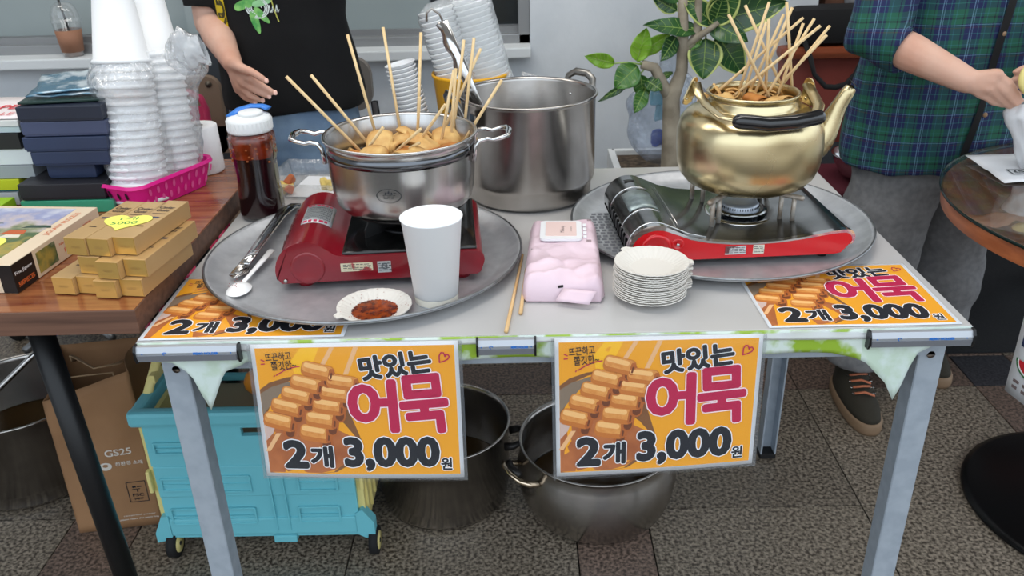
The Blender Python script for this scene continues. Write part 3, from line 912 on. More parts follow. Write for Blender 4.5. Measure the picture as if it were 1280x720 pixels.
mb = MB(); mb.lathe([(0, .0005), (.010, .0005), (.0102, .0), (0, 0)], 20, M=Matrix.Translation((.040, .222, .0732)) @ Matrix.Diagonal((1, .55, 1, 1))); mb.build('lid_slot', black_plastic, s2)
for k in range(9):
    mb = MB(); mb.box((.0006, .03 + k * .021, .034), (.002, .010, .016), b=.0008); mb.build('vent_slot', black_plastic, s2)
bx, by = .222, .135
mb = MB(); mb.lathe([(.066, .0), (.066, .001), (.060, .0035), (.050, .0015), (.03, .0015), (0, .0015)], 48, c=(bx, by, .0365)); mb.build('drip_pan', steel_pol, s2)
mb = MB(); mb.lathe([(.046, .004), (.047, .006), (.040, .0085), (.032, .006)], 48, c=(bx, by, .0395)); mb.build('burner_skirt', steel_dark, s2)
mb = MB(); mb.lathe([(.033, 0), (.033, .012), (.030, .015), (.022, .016), (0, .016)], 48, c=(bx, by, .043))
br = mb.build('burner', mat('burner_light', (170, 178, 190), .35, .6), s2)
mb = MB()
for k in range(48):
    a = k * math.pi / 24; mb.box((bx + .0331 * math.cos(a), by + .0331 * math.sin(a), .052), (.0018, .0012, .004), rz=a)
mb.build('flame_ports', black_plastic, br)['kind'] = 'stuff'
wire = mat('worn_wire_steel', (190, 186, 180), .45, .5, (150, 136, 122), 60, rvar=.1)
for (ax, ay) in ((.055, .055), (-.055, .055), (.06, -.055), (-.055, -.055)):
    mb = MB()
    a = math.atan2(ay, ax); ca, sa = math.cos(a), math.sin(a)
    H = .0855
    for rr in (.074, .096):
        mb.tube([(bx + rr * ca, by + rr * sa, .040), (bx + rr * ca, by + rr * sa, H)], .0042, 8)
    mb.tube([(bx + .045 * ca, by + .045 * sa, H), (bx + .108 * ca, by + .108 * sa, H)], .0048, 8, rounded=True)
    mb.build('pan_support', wire, s2)
for (x, y) in ((.04, .02), (.33, .02), (.04, .22), (.33, .22)):
    mb = MB(); mb.lathe([(0, 0), (.008, 0), (.009, .0125), (0, .0125)], 16, c=(x, y, 0)); mb.build('foot', black_rubber, s2)


# ------------------------------------------------------------------ steel pot on the left stove
pc = (-.235, .300); pz = TZ + .0877
p = thing('steel_pot', 'shiny two-handled steel pot of fish cake skewers on the red stove', 'pot', (*pc, pz))
mb = MB()
mb.lathe([(0, 0), (.092, 0), (.104, .004), (.112, .014), (.117, .030), (.1195, .060), (.121, .110), (.1215, .115), (.1250, .1185), (.1265, .121), (.1250, .1235), (.1215, .1225), (.1185, .118), (.1175, .06), (.112, .02), (.10, .006), (0, .004)], 72)
mb.build('pot_body', steel, p)
mb = MB(); mb.lathe([(.1190, .092), (.1212, .0924), (.1216, .108), (.1195, .1085)], 72); mb.build('rim_band', mat('dark_polished_band', (104, 106, 110), .16, 1.0), p)
mb = MB(); mb.lathe([(0, -.006), (.088, -.006), (.092, -.004), (.0925, .001), (0, .001)], 60); mb.build('base_disc', mat('sooty_base', (62, 60, 60), .4, .9), p)
mb = MB(); mb.lathe([(0, .074), (.1165, .074)], 60); mb.build('broth', broth, p)
for s_ in (-1, 1):
    mb = MB()
    x = .119
    pts = [(x, -.036, .066), (x + .003, -.036, .090), (x + .010, -.034, .098), (x + .022, -.031, .100), (x + .032, -.029, .097), (x + .046, -.030, .101), (x + .056, -.024, .103),
           (x + .059, 0, .104), (x + .056, .024, .103), (x + .046, .030, .101), (x + .032, .029, .097), (x + .022, .031, .100), (x + .010, .034, .098), (x + .003, .036, .090), (x, .036, .066)]
    mb.tube(pts, [.0045, .0042, .0042, .0042, .0042, .0042, .0048, .006, .0048, .0042, .0042, .0042, .0042, .0042, .0045], 10, flat=.85)
    R = Matrix.Rotation(math.radians(3) if s_ > 0 else math.pi + math.radians(-4), 4, 'Z')
    for v in mb.v: v.xyz = R @ (v + Vector((0, 0, .014)))
    mb.build('handle', steel_pol, p)
mb = MB()
def on_pot(a, z, r=.1208): return (r * math.sin(a), -r * math.cos(a), z)
def rad(z): return .1193 + (z - .055) * .04 + .0006
for i in range(40):
    a0, a1 = i * math.pi / 20, (i + 1) * math.pi / 20
    q = []
    for aa, k in ((a0, 1), (a1, 1), (a1, .95), (a0, .95)):
        z = .054 + .0115 * k * math.sin(aa); q.append(on_pot(-.07 + .165 * k * math.cos(aa), z, rad(z)))
    mb.add(q, [(0, 1, 2, 3)])
rr = random.Random(4)
for k in range(26):
    a = -.07 + rr.uniform(-.08, .08); z = .055 + rr.choice([-.005, -.003, 0, .002, .004]) ; l = rr.uniform(.008, .03)
    mb.add([on_pot(a, z, rad(z)), on_pot(a + l, z, rad(z)), on_pot(a + l, z + .0006, rad(z)), on_pot(a, z + .0006, rad(z))], [(0, 1, 2, 3)])
for (x, y, w, h) in ((-.11, .0565, .02, .004), (-.07, .0575, .022, .005), (-.03, .0565, .02, .004)):
    mb.add([on_pot(x - w / 2, y, rad(y)), on_pot(x + w / 2, y, rad(y)), on_pot(x + w / 3, y + h, rad(y)), on_pot(x - w / 3, y + h, rad(y))], [(0, 1, 2, 3)])
mb.build('oval_emblem', mat('etched_grey', (58, 60, 64), .5, .3), p)['kind'] = 'stuff'
for k, a in enumerate((math.pi * .985, math.pi * 1.02)):
    pass


# ------------------------------------------------------------------ fish cakes and skewers
def fish_cake_part(parent, base, direction, seed, size=1.0, name='fish_cake'):
    """folded sheet threaded on the stick: ribbon zigzag"""
    rr = random.Random(seed)
    d = Vector(direction).normalized()
    side = d.orthogonal().normalized()
    side.rotate(Quaternion(d, rr.uniform(0, 6.28)))
    wv = d.cross(side)
    nf = 3
    pts = []
    L = .052 * size; am = .017 * size
    for i in range(nf * 8 + 1):
        t = i / (nf * 8)
        ph = t * nf * 2 * math.pi
        x = am * math.cos(ph / 1.0) * (1 - .15 * rr.random() * 0)
        pts.append((x + .0035 * math.sin(2 * ph), -L * t + .004 * math.sin(ph)))
    hw = .018 * size
    mb = MB()
    b = Vector(base)
    k1, k2 = rr.uniform(1, 3), rr.uniform(0, 6)
    def fn(u, v):
        i = u * (len(pts) - 1); a = int(min(i, len(pts) - 2)); f = i - a
        px = lerp(pts[a][0], pts[a + 1][0], f); py = lerp(pts[a][1], pts[a + 1][1], f)
        w = (v - .5) * 2 * hw
        q = b + side * px + d * py + wv * w
        q += side * .0035 * math.sin(k1 * 2 + v * 5 + u * 9) + d * .0025 * math.sin(k2 + v * 7 + u * 5)
        return q
    mb.sheet(fn, len(pts) * 2, 8, .0042 * size)
    return mb.build(name, fish, parent)


def lump(parent_thing, loc, r, seed, flat=.6, name='fish_cake'):
    mb = MB()
    rr = random.Random(seed)
    k = [rr.uniform(0, 6) for _ in range(3)]
    return mb


def skewer(b, t, k, label, group, where):
    """b: point on the stick at the fish cake level, t: tip"""
    b, t = Vector(b), Vector(t)
    d = (t - b).normalized()
    if group.endswith('steel pot') and b.z > .922: b = b - d * ((b.z - .922) / d.z)
    low = b - d * .022
    ro = thing('fish_cake_skewer', label, 'skewer', low, group=group)
    mb = MB(); mb.tube([Vector((0, 0, 0)), t - low], .0026, 8)
    mb.build('stick', wood_stick, ro)
    fish_cake_part(ro, (b - d * (.004 if 'steel' in group else .012)) - low, d, k, 1.0 if 'steel' in group else .62)
    return ro

# what sets each stick apart, in the order of the list
names = ['leftmost, leaning far left over the rim', 'second from left, leaning left over the rim', 'tall, leaning left at the back', 'tall, leaning slightly left at the back centre',
         'tall and upright at the back centre', 'short and upright in the middle', 'short one at front left, leaning right', 'short one at front centre, leaning right',
         'leaning right towards the middle of the rim', 'lowest one, barely above the front rim', 'in the right bunch, lower left stick of it', 'in the right bunch, second stick from its left',
         'in the right bunch, left of the tallest stick', 'in the right bunch, its tallest stick', 'in the right bunch, slanting behind the tallest stick', 'rightmost, leaning right over the pot handle']
for k, v in enumerate(POT_SKEWERS):
    skewer(v[:3], v[3:], 100 + k, 'fish cake skewer in the steel pot, ' + names[k], 'fish cake skewers in the steel pot', 0)
# extra fish cakes floating between the sticks
def fish_fold(loc, r, seed, label, group):
    """thick folded fish cake piece"""
    rr = random.Random(seed)
    mb = MB()
    n = 15
    k = [rr.uniform(0, 6) for _ in range(4)]
    turns = rr.uniform(1.3, 1.7)
    def fn(u, v):
        a = u * turns * 2 * math.pi
        rad_ = r * (.30 + .70 * u)
        x = rad_ * math.cos(a) * 1.25; z = rad_ * math.sin(a) * .72
        y = (v - .5) * 2 * r * 1.15
        s_ = 1 + .10 * math.sin(v * 6 + k[0]) + .06 * math.sin(u * 11 + k[1])
        return (x * s_, y + .12 * r * math.sin(a + k[2]), z * s_)
    mb.sheet(fn, 44, 8, r * .17)
    rot = (rr.uniform(-.5, .5), rr.uniform(-.5, .5), rr.uniform(0, 6.28))
    E = Matrix.Translation(loc) @ (Matrix.Rotation(rot[2], 4, 'Z') @ Matrix.Rotation(rot[0], 4, 'X') @ Matrix.Rotation(rot[1], 4, 'Y'))
    o = mb.build('fish_cake', fish if seed % 3 else fish_edge)
    o.matrix_world = E
    link_tag(o, label, 'fish cake', group)
fl = [(-.302, .262), (-.276, .240), (-.270, .300), (-.228, .250), (-.236, .300), (-.222, .340), (-.188, .252), (-.196, .300), (-.206, .222), (-.158, .282), (-.245, .335), (-.165, .335)]
fw = ['nearest its left rim', 'at its left front', 'left of its centre', 'at its front, left of centre', 'in the very centre', 'at the back, just behind the centre', 'at its right front',
      'right of the centre', 'nearest the front rim', 'nearest the right rim', 'at its back left', 'at its back right']
for k, (x, y) in enumerate(fl):
    fish_fold((x, y, pz + .089 + (k % 3) * .004), .0205, 300 + k, 'loose folded fish cake in the steel pot, ' + fw[k], 'loose fish cakes in the steel pot')

# ------------------------------------------------------------------ kettle
kc = (.349, .352); kz = TZ + .0897
kt = thing('kettle', 'dented gold aluminium kettle holding fish cake skewers on the right stove', 'kettle', (*kc, kz))
mb = MB()
def dent(a, r, z):
    d = math.exp(-((a - 4.95) / .22) ** 2 - ((z - .092) / .014) ** 2) * .006 if r > .05 else 0
    return -d + .0007 * math.sin(3 * a + z * 40) * (1 if r > .09 else 0)
P_ = [(0, 0), (.064, 0), (.086, .0035), (.103, .012), (.1135, .025), (.1190, .042), (.1212, .062), (.1216, .082), (.1202, .100), (.1155, .115), (.106, .127), (.092, .1345), (.078, .137), (.0745, .141), (.0745, .147), (.072, .149), (.072, .1555),
      (.0755, .1575), (.0762, .1605), (.0745, .1625), (.071, .161), (.0695, .150), (.085, .125), (.10, .10), (.11, .06), (.08, .01), (0, .006)]
mb.lathe(P_, 84, wob=dent)
mb.build('body', brass, kt)
mb = MB(); mb.lathe([(0, .140), (.069, .140)], 40); mb.build('broth', broth, kt)
mb = MB()
sp = [Vector((.098, 0, .052))] + [Vector(q) - Vector((*kc, kz)) for q in SPOUT]
sp = [Vector((.095, 0, .062)), Vector((.117, 0, .072)), Vector((.129, 0, .092)), Vector((.138, 0, .118)), Vector((.149, 0, .143)), Vector((.163, 0, .168))]
mb.tube(sp, [.036, .030, .0225, .0155, .0115, .0125], 20, flat=.9, upv=(0, 1, 0))
o = mb.build('spout', brass, kt); sbm = o.modifiers.new('s', 'SUBSURF'); sbm.levels = 1; bpy.context.view_layer.update(); evaluate(o)
mb = MB(); mb.lathe([(0, 0), (.0095, 0)], 16, M=Matrix.Translation(sp[-1] + Vector((.0012, 0, .0016))) @ Matrix.Rotation(.75, 4, 'Y')); mb.build('spout_mouth', black_plastic, kt)
bail = [Vector(q) - Vector((*kc, kz)) for q in BAIL]
mb = MB(); mb.tube(bail[:5], [.009, .0095, .0095, .0095, .009], 10, flat=.35, upv=(0, 0, 1)); mb.build('bail_arm', brass, kt)
mb = MB(); mb.tube(bail[6:], [.009, .0095, .0095, .0095, .009], 10, flat=.35, upv=(0, 0, 1)); mb.build('bail_arm', brass, kt)
mb = MB(); mb.tube([bail[4] + Vector((-.003, 0, 0)), bail[4] + Vector((.015, -.003, -.001)), bail[5] + Vector((0, -.002, 0)), bail[6] + Vector((-.01, -.002, 0)), bail[7] + Vector((.004, 0, 0))], .0118, 14, rounded=True)
mb.build('black_grip', mat('grip_black', (14, 15, 18), .22, coat=.5), kt, label='black plastic hand grip')
for s_, bp in ((-1, bail[0]), (1, bail[-1])):
    mb = MB()
    x = bp.x
    for dy in (-.008, .008):
        if dy < 0: continue
        mb.prism([(-.012, -.036), (.0, -.040), (.012, -.036), (.015, -.026), (.011, -.010), (.0085, .004), (.005, .009), (0, .0105), (-.005, .009), (-.0085, .004), (-.011, -.010), (-.015, -.026)], -.0012, .0012, 'X',
                 M=Matrix.Translation((x + s_ * .004, 0, bp.z)) @ Matrix.Rotation(s_ * .75, 4, 'Z') @ Matrix.Rotation(-s_ * .30, 4, 'Y'))
    mb.v = [v for v in mb.v]
    br_ = mb.build('bail_bracket', brass, kt)
    Mb = Matrix.Translation((x + s_ * .004, 0, bp.z)) @ Matrix.Rotation(s_ * .75, 4, 'Z') @ Matrix.Rotation(-s_ * .30, 4, 'Y')
    for (dy, dz) in ((-.007, -.027), (.007, -.027), (0, .001)):
        r_ = MB(); r_.tube([Mb @ Vector((-.003, dy, dz)), Mb @ Vector((.003, dy, dz))], .0024, 8); r_.build('rivet', mat('brass_rivet', (220, 205, 170), .3, 1.0), br_)
kn = ['leftmost tip, thick, leaning left', 'second tip from the left, behind the thick one', 'tall tip at the top left of centre', 'leaning right, left of the top centre', 'slanting right behind the top centre',
      'upright with the topmost tip, right of centre', 'low slanting across from left to upper right', 'short, right of the centre, leaning right', 'right of centre, below the topmost tips',
      'long, crossing from lower left to far right', 'rightmost tip, upper of the two at far right', 'far right, lower of the two tips there', 'upright in the centre of the bunch', 'hidden behind the upright centre stick']
for k, v in enumerate(KETTLE_SKEWERS):
    skewer(v[:3], v[3:], 200 + k, 'skewer in the gold kettle, ' + kn[k], 'skewers in the gold kettle', 0)
for k, (x, y) in enumerate([(-.045, .012), (-.028, -.030), (.0, -.045), (.030, -.034), (.048, .0), (.01, .012), (-.02, .040), (.03, .035)]):
    fish_fold((kc[0] + x, kc[1] + y, kz + .1425), .0135, 400 + k, 'fish cake at the mouth of the gold kettle, ' + ['at the left rim', 'front left', 'at the front rim', 'front right', 'at the right rim', 'in the centre', 'back left', 'back right'][k], 'fish cakes at the kettle mouth')

# ------------------------------------------------------------------ large stock pot behind
bp_ = (-.022, .594)
b = thing('stock_pot', 'large deep steel pot standing on the white table behind the red stove', 'pot', (*bp_, T + .001))
mb = MB()
mb.lathe([(0, 0), (.113, 0), (.121, .004), (.1245, .012), (.1245, .030), (.129, .038), (.1315, .046), (.1315, .198), (.1345, .2015), (.1362, .2045), (.1345, .2075), (.1305, .206), (.1285, .200), (.1285, .046), (.12, .03), (.118, .006), (0, .004)], 84)
mb.build('pot_body', steel_worn, b)
mb = MB()
hk = mat('handle_steel', (142, 140, 136), .3, 1.0)
for a in (math.radians(45), math.radians(225 - 22)):
    mb = MB()
    M = Matrix.Rotation(a, 4, 'Z')
    mb.tube([M @ Vector(q) for q in ((.128, -.040, .165), (.146, -.040, .176), (.156, -.032, .208), (.158, -.015, .218), (.158, .015, .218), (.156, .032, .208), (.146, .040, .176), (.128, .040, .165))], .0080, 10, flat=.6)
    hd = mb.build('handle', hk, b)
    for y in (-.045, .045):
        r_ = MB(); r_.prism([(-.012, -.018), (.012, -.018), (.012, .018), (-.012, .018)], .130, .134, 'X', M=M @ Matrix.Translation((0, y, .17))); r_.build('handle_plate', hk, hd)
    for y in (-.022, .004):
        r_ = MB(); r_.lathe([(0, .002), (.002, .0016), (.003, 0)], 10, M=M @ Matrix.Translation((.1285, y, .178)) @ Matrix.Rotation(-math.pi / 2, 4, 'Y')); r_.build('rivet', steel_pol, b)

# tongs standing in it, long with a hook
tg = thing('tongs', 'long steel tongs with a hook, leaning out of the large stock pot', 'tongs', (-.06, .615, T + .02))
mb = MB()
lo_, hi_ = Vector((0, .0, 0)), Vector((-.118, -.035, .325))
ax = (hi_ - lo_).normalized(); sd = Vector((0, 1, 0)).cross(ax).normalized()
mb.tube([lo_, lo_.lerp(hi_, .5), hi_], [.008, .009, .0105], 12, flat=.45, upv=(0, 1, 0)); mb.build('arm', steel_pol, tg)
mb = MB()
off = -sd * .013
q0, q1 = lo_ + off * .3, hi_ + off * .4
pts = []
for i in range(29):
    t_ = i / 28
    pts.append(q0.lerp(q1, t_) + off * (.35 * (1 if i % 4 < 2 else 0) if t_ > .45 else 0))
mb.tube(pts, .0042, 6, flat=1.6); mb.build('serrated_arm', steel_worn, tg)
mb = MB(); hk0 = hi_
mb.tube([hk0 - ax * .005, hk0 + ax * .014, hk0 + ax * .026 + Vector((-.010, 0, -.001)), hk0 + ax * .026 + Vector((-.020, 0, -.008)), hk0 + ax * .014 + Vector((-.025, 0, -.012))], .0022, 8); mb.build('hook', steel_worn, tg)


# ------------------------------------------------------------------ cups and saucers
def paper_cup(name, label, loc, r1=.030, r2=.043, h=.138, group=None, m=None, rot=None):
    c = thing(name, label, 'cup', loc, group=group, rot=rot)
    mb = MB(); mb.lathe([(0, .004), (r1 - .002, .004), (r1 - .001, 0), (r1, 0), (r2, h), (r2 + .0018, h + .001), (r2 + .002, h + .003), (r2 + .0004, h + .004), (r2 - .0012, h + .001), (r1 - .001, .006), (0, .006)], 48)
    mb.build('cup_wall', m or cup_white, c)
    return c
c_ = paper_cup('paper_cup', 'tall empty white paper cup standing on the left tray in front of the stove', (-.172, .106, TZ), .0325, .0445, .134)
mb = MB(); mb.lathe([(.0331, .002), (.0341, .013)], 48); mb.build('wet_base', mat('damp_cream_paper', (222, 216, 202), .6), c_)


def saucer_mesh(fluted=True, seg=72):
    mb = MB()
    def wob(a, r, z): return 0
    prof_ = [(0, 0), (.030, 0), (.034, .001), (.050, .0095), (.0545, .011), (.0560, .0105), (.0556, .0118), (.050, .0106), (.034, .0019), (.030, .001), (0, .001)]
    rows = []
    vs = []; fs = []
    for (r, z) in prof_:
        if r == 0: rows.append([len(vs)]); vs.append((0, 0, z)); continue
        row = []
        for i in range(seg):
            a = 2 * math.pi * i / seg
            dz = .00022 * (1 if i % 2 else -1) * (1 if r > .033 else 0)
            rr_ = r
            if r > .045 and abs(((a - .45 + math.pi) % (2 * math.pi)) - math.pi) < .13: rr_ = r + .008 * (1 if r > .05 else .2)
            row.append(len(vs)); vs.append((rr_ * math.cos(a), rr_ * math.sin(a), z + dz))
        rows.append(row)
    for a_, b_ in zip(rows, rows[1:]):
        for i in range(seg):
            j = (i + 1) % seg
            if len(a_) == 1: fs.append((a_[0], b_[j], b_[i]))
            elif len(b_) == 1: fs.append((a_[i], a_[j], b_[0]))
            else: fs.append((a_[i], a_[j], b_[j], b_[i]))
    mb.add(vs, fs, 0, False)
    return mb
pulp = mat('pulp_white_dish', (216, 211, 203), .75)
sm_ = saucer_mesh()
d = thing('paper_dish', 'fluted white paper dish with dark red soy sauce on the left tray', 'dish', (-.262, .071, TZ), math.radians(190), group='fluted paper dishes')
sm_.build('dish', pulp, d)
mb = MB()
rr = random.Random(5)
pts = [(.0335 * (1 + (.10 if i % 2 else -.02) + rr.uniform(-.03, .03)) * math.cos(i * math.pi / 36), .0335 * (1 + (.10 if i % 2 else -.02)) * math.sin(i * math.pi / 36)) for i in range(72)]
vs = [(0, 0, .0022)] + [(x, y, .0026) for x, y in pts] ; mb.add(vs, [(0, i, i % 72 + 1) for i in range(1, 73)])
mb.build('sauce', mat('chilli_soy_sauce', (158, 70, 18), .16, 0, (78, 24, 8), 90, bump=.4, coat=.6), d)
mb = MB()
for k in range(40):
    a = rr.uniform(0, 6.28); r_ = rr.uniform(.034, .052); s_ = rr.uniform(.0004, .001)
    z = .0022 + max(0, (r_ - .034)) * .56 + .0006
    mb.box((r_ * math.cos(a), r_ * math.sin(a), z), (s_, s_ * 1.5, .0003), rz=a)
mb.build('sauce_specks', mat('chilli_flakes', (150, 40, 16), .4), d)['kind'] = 'stuff'
first = None
for k in range(15):
    z = T + .0015 + k * .0034
    lab = 'fluted white paper dish, ' + nth(k, 15) + ' of the stack beside the pink wipes'
    x, y = .1545 + random.uniform(-.0012, .0012), .112 + random.uniform(-.0012, .0012)
    if first is None:
        first = thing('paper_dish', lab, 'dish', (x, y, z), 0, group='stacked paper dishes'); saucer_mesh().build('dish', pulp, first); o = first
    else:
        o = copy_tree(first); o.location = (x, y, z)
    o.rotation_euler = (0, 0, 1.75 if k == 14 else -.35 + random.uniform(-.12, .12) + (0.0 if k % 3 else .05))
    o['label'] = lab

# pack of wet wipes
noise3_ = None
wp = thing('wipes_pack', 'pink soft pack of wet wipes with a white flip lid on the white table', 'wipes', (.028, .225, T + .001), math.radians(-3))
mb = MB()
def noise3(x, y, z=0): return noise.noise(Vector((x, y, z)))
nu, nv = 46, 60
def pack(u, v, side):
    x = (u - .5) * (.118 + .010 * (1 - v)); y = (v - .5) * .262
    ex = min(1, (1 - abs(2 * u - 1)) * 4.2); ey = min(1, (1 - abs(2 * v - 1)) * 7)
    sh = math.sqrt(max(0, 1 - (1 - ex) ** 2)) * math.sqrt(max(0, 1 - (1 - ey) ** 2))
    h = .036 * sh * (1 + .15 * (.5 - v))
    cr_ = (.009 * noise3(x * 18 + 3, y * 18, 1) + .0015 * abs(noise3(x * 60, y * 60 + 4, 2)) - .013 * abs(noise3(x * 8 - y * 20, y * 9, 5)) + .008 * abs(noise3(x * 22 + y * 14, y * 10, 8))) * (1.3 if v < .52 else .35)
    pin = 1 - .10 * (1 - ey) * abs(u - .5) * 2
    return (x * pin, y, (.004 + h + cr_ * sh) if side else .0008)
vs = [pack(i / nu, j / nv, True) for j in range(nv + 1) for i in range(nu + 1)]
fs = [(j * (nu + 1) + i, j * (nu + 1) + i + 1, (j + 1) * (nu + 1) + i + 1, (j + 1) * (nu + 1) + i) for j in range(nv) for i in range(nu)]
N0 = len(vs); rim = [i for i in range(nu + 1)] + [j * (nu + 1) + nu for j in range(1, nv + 1)] + [nv * (nu + 1) + i for i in range(nu - 1, -1, -1)] + [j * (nu + 1) for j in range(nv - 1, 0, -1)]
vs += [(vs[i][0] * .97, vs[i][1] * .985, .0006) for i in rim]
for k in range(len(rim)): fs.append((rim[k], N0 + k, N0 + (k + 1) % len(rim), rim[(k + 1) % len(rim)]))
fs.append(tuple(N0 + k for k in range(len(rim) - 1, -1, -1)))
mb.add(vs, fs, 0, True)
pinkm = mat('pink_film_pack', (228, 204, 214), .42, 0, (222, 196, 207), 10, bump=.15, bscale=30)
mb.build('soft_pack', pinkm, wp)
mb = MB(); mb.sheet(lambda u, v: (-.012 + .050 * u + .012 * v, -.128 - .012 * u - .020 * (1 - v) * .6, .014 + .010 * v - .006 * (1 - v)), 4, 4, .0008); mb.build('end_flap', pinkm, wp)
mb = MB(); mb.box((-.004, -.1275, .0262), (.008, .0018, .0035), rz=.4); mb.build('tear_mark', black_plastic, wp)
M = Matrix.Translation((-.004, .055, .0405)) @ Matrix.Rotation(-.02, 4, 'X')
mb = MB(); mb.prism(rounded_rect(.070, .086, .009, 4), 0, .004, 'Z', M=M); lidp = mb.build('flip_lid', mat('white_plastic', (240, 240, 242), .3), wp)
for s_ in (-1, 1):
    for k in range(4):
        q = MB(); q.box((s_ * .036, .055 - .026 + k * .017, .0425), (.006, .009, .003), b=.001); q.build('lid_tab', MATS['white_plastic'], lidp)
mb = MB(); mb.prism(rounded_rect(.052, .068, .003, 3, 0, .004), .0041, .0047, 'Z', M=M); mb.build('lid_label', mat('salmon_label', (236, 208, 202), .4), lidp)
mb = MB(); put_text(mb, 'Mulsoop', -.012, -.004, .03, .009, .0049, 0, 0, rot=math.pi / 2, shear=.002, M=M)
put_text(mb, 'wet tissue', .006, .0, .022, .0022, .0049, 0, 0, rot=math.pi / 2, M=M)
mb.build('lid_lettering', mat('grey_ink', (120, 104, 104), .5), lidp)['kind'] = 'stuff'
mb = MB()
for (x, y, w) in ((.045, .112, .008), (.042, .018, .008), (-.05, -.02, .004)):
    for k in range(3): mb.box((x, y - k * .003, pack(x / .12 + .5, y / .262 + .5, True)[2] + .001), (w, .0008, .0004))
mb.build('small_print', mat('grey_ink', (120, 104, 104)), wp)['kind'] = 'stuff'

# wooden chopsticks
for (a, b2, lab) in (((-.039, .272), (-.065, .003), 'long wooden chopstick on white table, nearest the left tray'), ((-.0335, .215), (-.044, .058), 'wooden chopstick on white table, half hidden by the pink wipes pack')):
    o_ = thing('chopstick', lab, 'chopstick', ((a[0] + b2[0]) / 2, (a[1] + b2[1]) / 2, T + .004), group='loose chopsticks')
    mb = MB(); dx, dy = (a[0] - b2[0]) / 2, (a[1] - b2[1]) / 2
    mb.tube([(dx, dy, 0), (-dx, -dy, -.0002)], [.0021, .0031], 8); mb.build('stick', mat('chopstick_wood', (206, 164, 110), .55, 0, (226, 190, 140), 30, stretch=(3, .4, 1)), o_)

# plastic spoon and serving tongs on the left tray
sp_ = thing('spoon', 'white plastic spoon speckled with chilli, resting on the left tray', 'spoon', (-.487, .145, TZ + .001), math.radians(-4))
mb = MB()
def bowl(u, v):
    a = u * 2 * math.pi; r_ = v
    return (.019 * r_ * math.cos(a), .026 * r_ * math.sin(a), .004 + .009 * r_ ** 2.2)
vs = [(0, 0, .003)]; fs = []
for j in range(1, 7):
    for i in range(24): vs.append(bowl(i / 24, j / 6))
for i in range(24): fs.append((0, 1 + i, 1 + (i + 1) % 24))
for j in range(5):
    for i in range(24):
        a, b2 = 1 + j * 24 + i, 1 + j * 24 + (i + 1) % 24
        fs.append((a, a + 24, b2 + 24, b2))
mb.add([(-x, y, .0185 - z * 1.1) for x, y, z in vs], fs, 0, True)
mb.tube([(0, .022, .0075), (.002, .04, .0085), (.006, .09, .011), (.009, .135, .0125)], [.004, .0042, .0055, .0068], 10, flat=.4)
mb.build('spoon_body', mat('glossy_white_plastic', (240, 240, 240), .18), sp_)
mb = MB()
for k in range(14): mb.box((rr.uniform(-.012, .012), rr.uniform(-.016, .016), .0160), (.0012, .0012, .0006))
mb.build('chilli_specks', mat('chilli_flakes', (150, 40, 16)), sp_)['kind'] = 'stuff'
tn = thing('serving_tongs', 'steel serving tongs on the left tray beside the red stove', 'tongs', (-.50, .31, TZ))
mb = MB(); mb.tube([(-.006, -.115, .010), (-.001, -.05, .012), (.001, .04, .014), (.004, .10, .016), (.010, .150, .020), (.022, .168, .022), (.036, .165, .022)], [.010, .0085, .0085, .0085, .010, .010, .010], 8, flat=.22, upv=(0, 0, 1)); mb.build('arm', steel_worn, tn)
mb = MB(); mb.tube([(.006, -.100, .020), (.010, -.05, .022), (.014, .04, .024), (.018, .10, .026), (.026, .145, .026), (.036, .165, .022)], [.010, .0085, .0085, .0085, .010, .010], 8, flat=.22, upv=(0, 0, 1)); mb.build('arm', steel_pol, tn)
mb = MB()
for k in range(6): mb.tube([(-.016 + .002 * k, -.116 - .001 * k, .008), (-.006 + .003 * k, -.125 + .004 * k, .006), (.002 + .002 * k, -.105 + .002 * k, .013)], .0014, 6)
mb.build('scalloped_tip', steel_worn, tn)['kind'] = 'stuff'

# sauce bottle
bo = thing('sauce_bottle', 'tall clear bottle of red-brown chilli soy sauce with white and blue cap', 'bottle', (-.542, .500, T + .001))
mb = MB()
mb.lathe([(0, 0), (.036, 0), (.041, .004), (.042, .012), (.0405, .05), (.038, .085), (.0405, .125), (.043, .150), (.0425, .160), (.039, .168), (.037, .172)], 48, sq=2.6)
mb.build('bottle_wall', clear_film('bottle_plastic', gloss=.05, rough=.04, haze=.0, hazec=(200, 190, 170)), bo)
mb = MB()
mb.lathe([(0, .003), (.035, .003), (.0395, .006), (.0405, .012), (.039, .05), (.0365, .085), (.0390, .122)], 48, sq=2.6)
mb.build('dark_sauce', mat('dark_soy', (16, 4, 8), .15, 0, (34, 6, 12), 12, coat=.2), bo)
mb = MB()
mb.lathe([(.0390, .122), (.0415, .150), (.041, .159), (.036, .166), (0, .166)], 48, sq=2.6)
mb.build('chilli_layer', mat('chilli_soy_top', (126, 40, 8), .2, 0, (74, 22, 6), 55, coat=.6, bump=.4), bo)
mb = MB()
for k in range(46):
    a = rr.uniform(0, 6.28); z = rr.uniform(.115, .160)
    r_ = .0415; ca, sa = math.cos(a), math.sin(a); q_ = 1 / ((abs(ca) ** 2.6 + abs(sa) ** 2.6) ** (1 / 2.6))
    mb.box((r_ * q_ * ca * .985, r_ * q_ * sa * .985, z), (.003, .004, .003), rz=a, b=.0008)
mb.build('garlic_bits', mat('garlic_bits_m', (150, 78, 30), .4), bo)['kind'] = 'stuff'
mb = MB(); mb.sheet(lambda u, v: (.0395 + .002 * math.sin(v * 3) - (.004 if .2 < v < .8 else 0), (u - .5) * .022, .02 + .13 * v), 4, 10, .0008); mb.build('label_strip', mat('olive_film', (126, 122, 96), .3), bo)
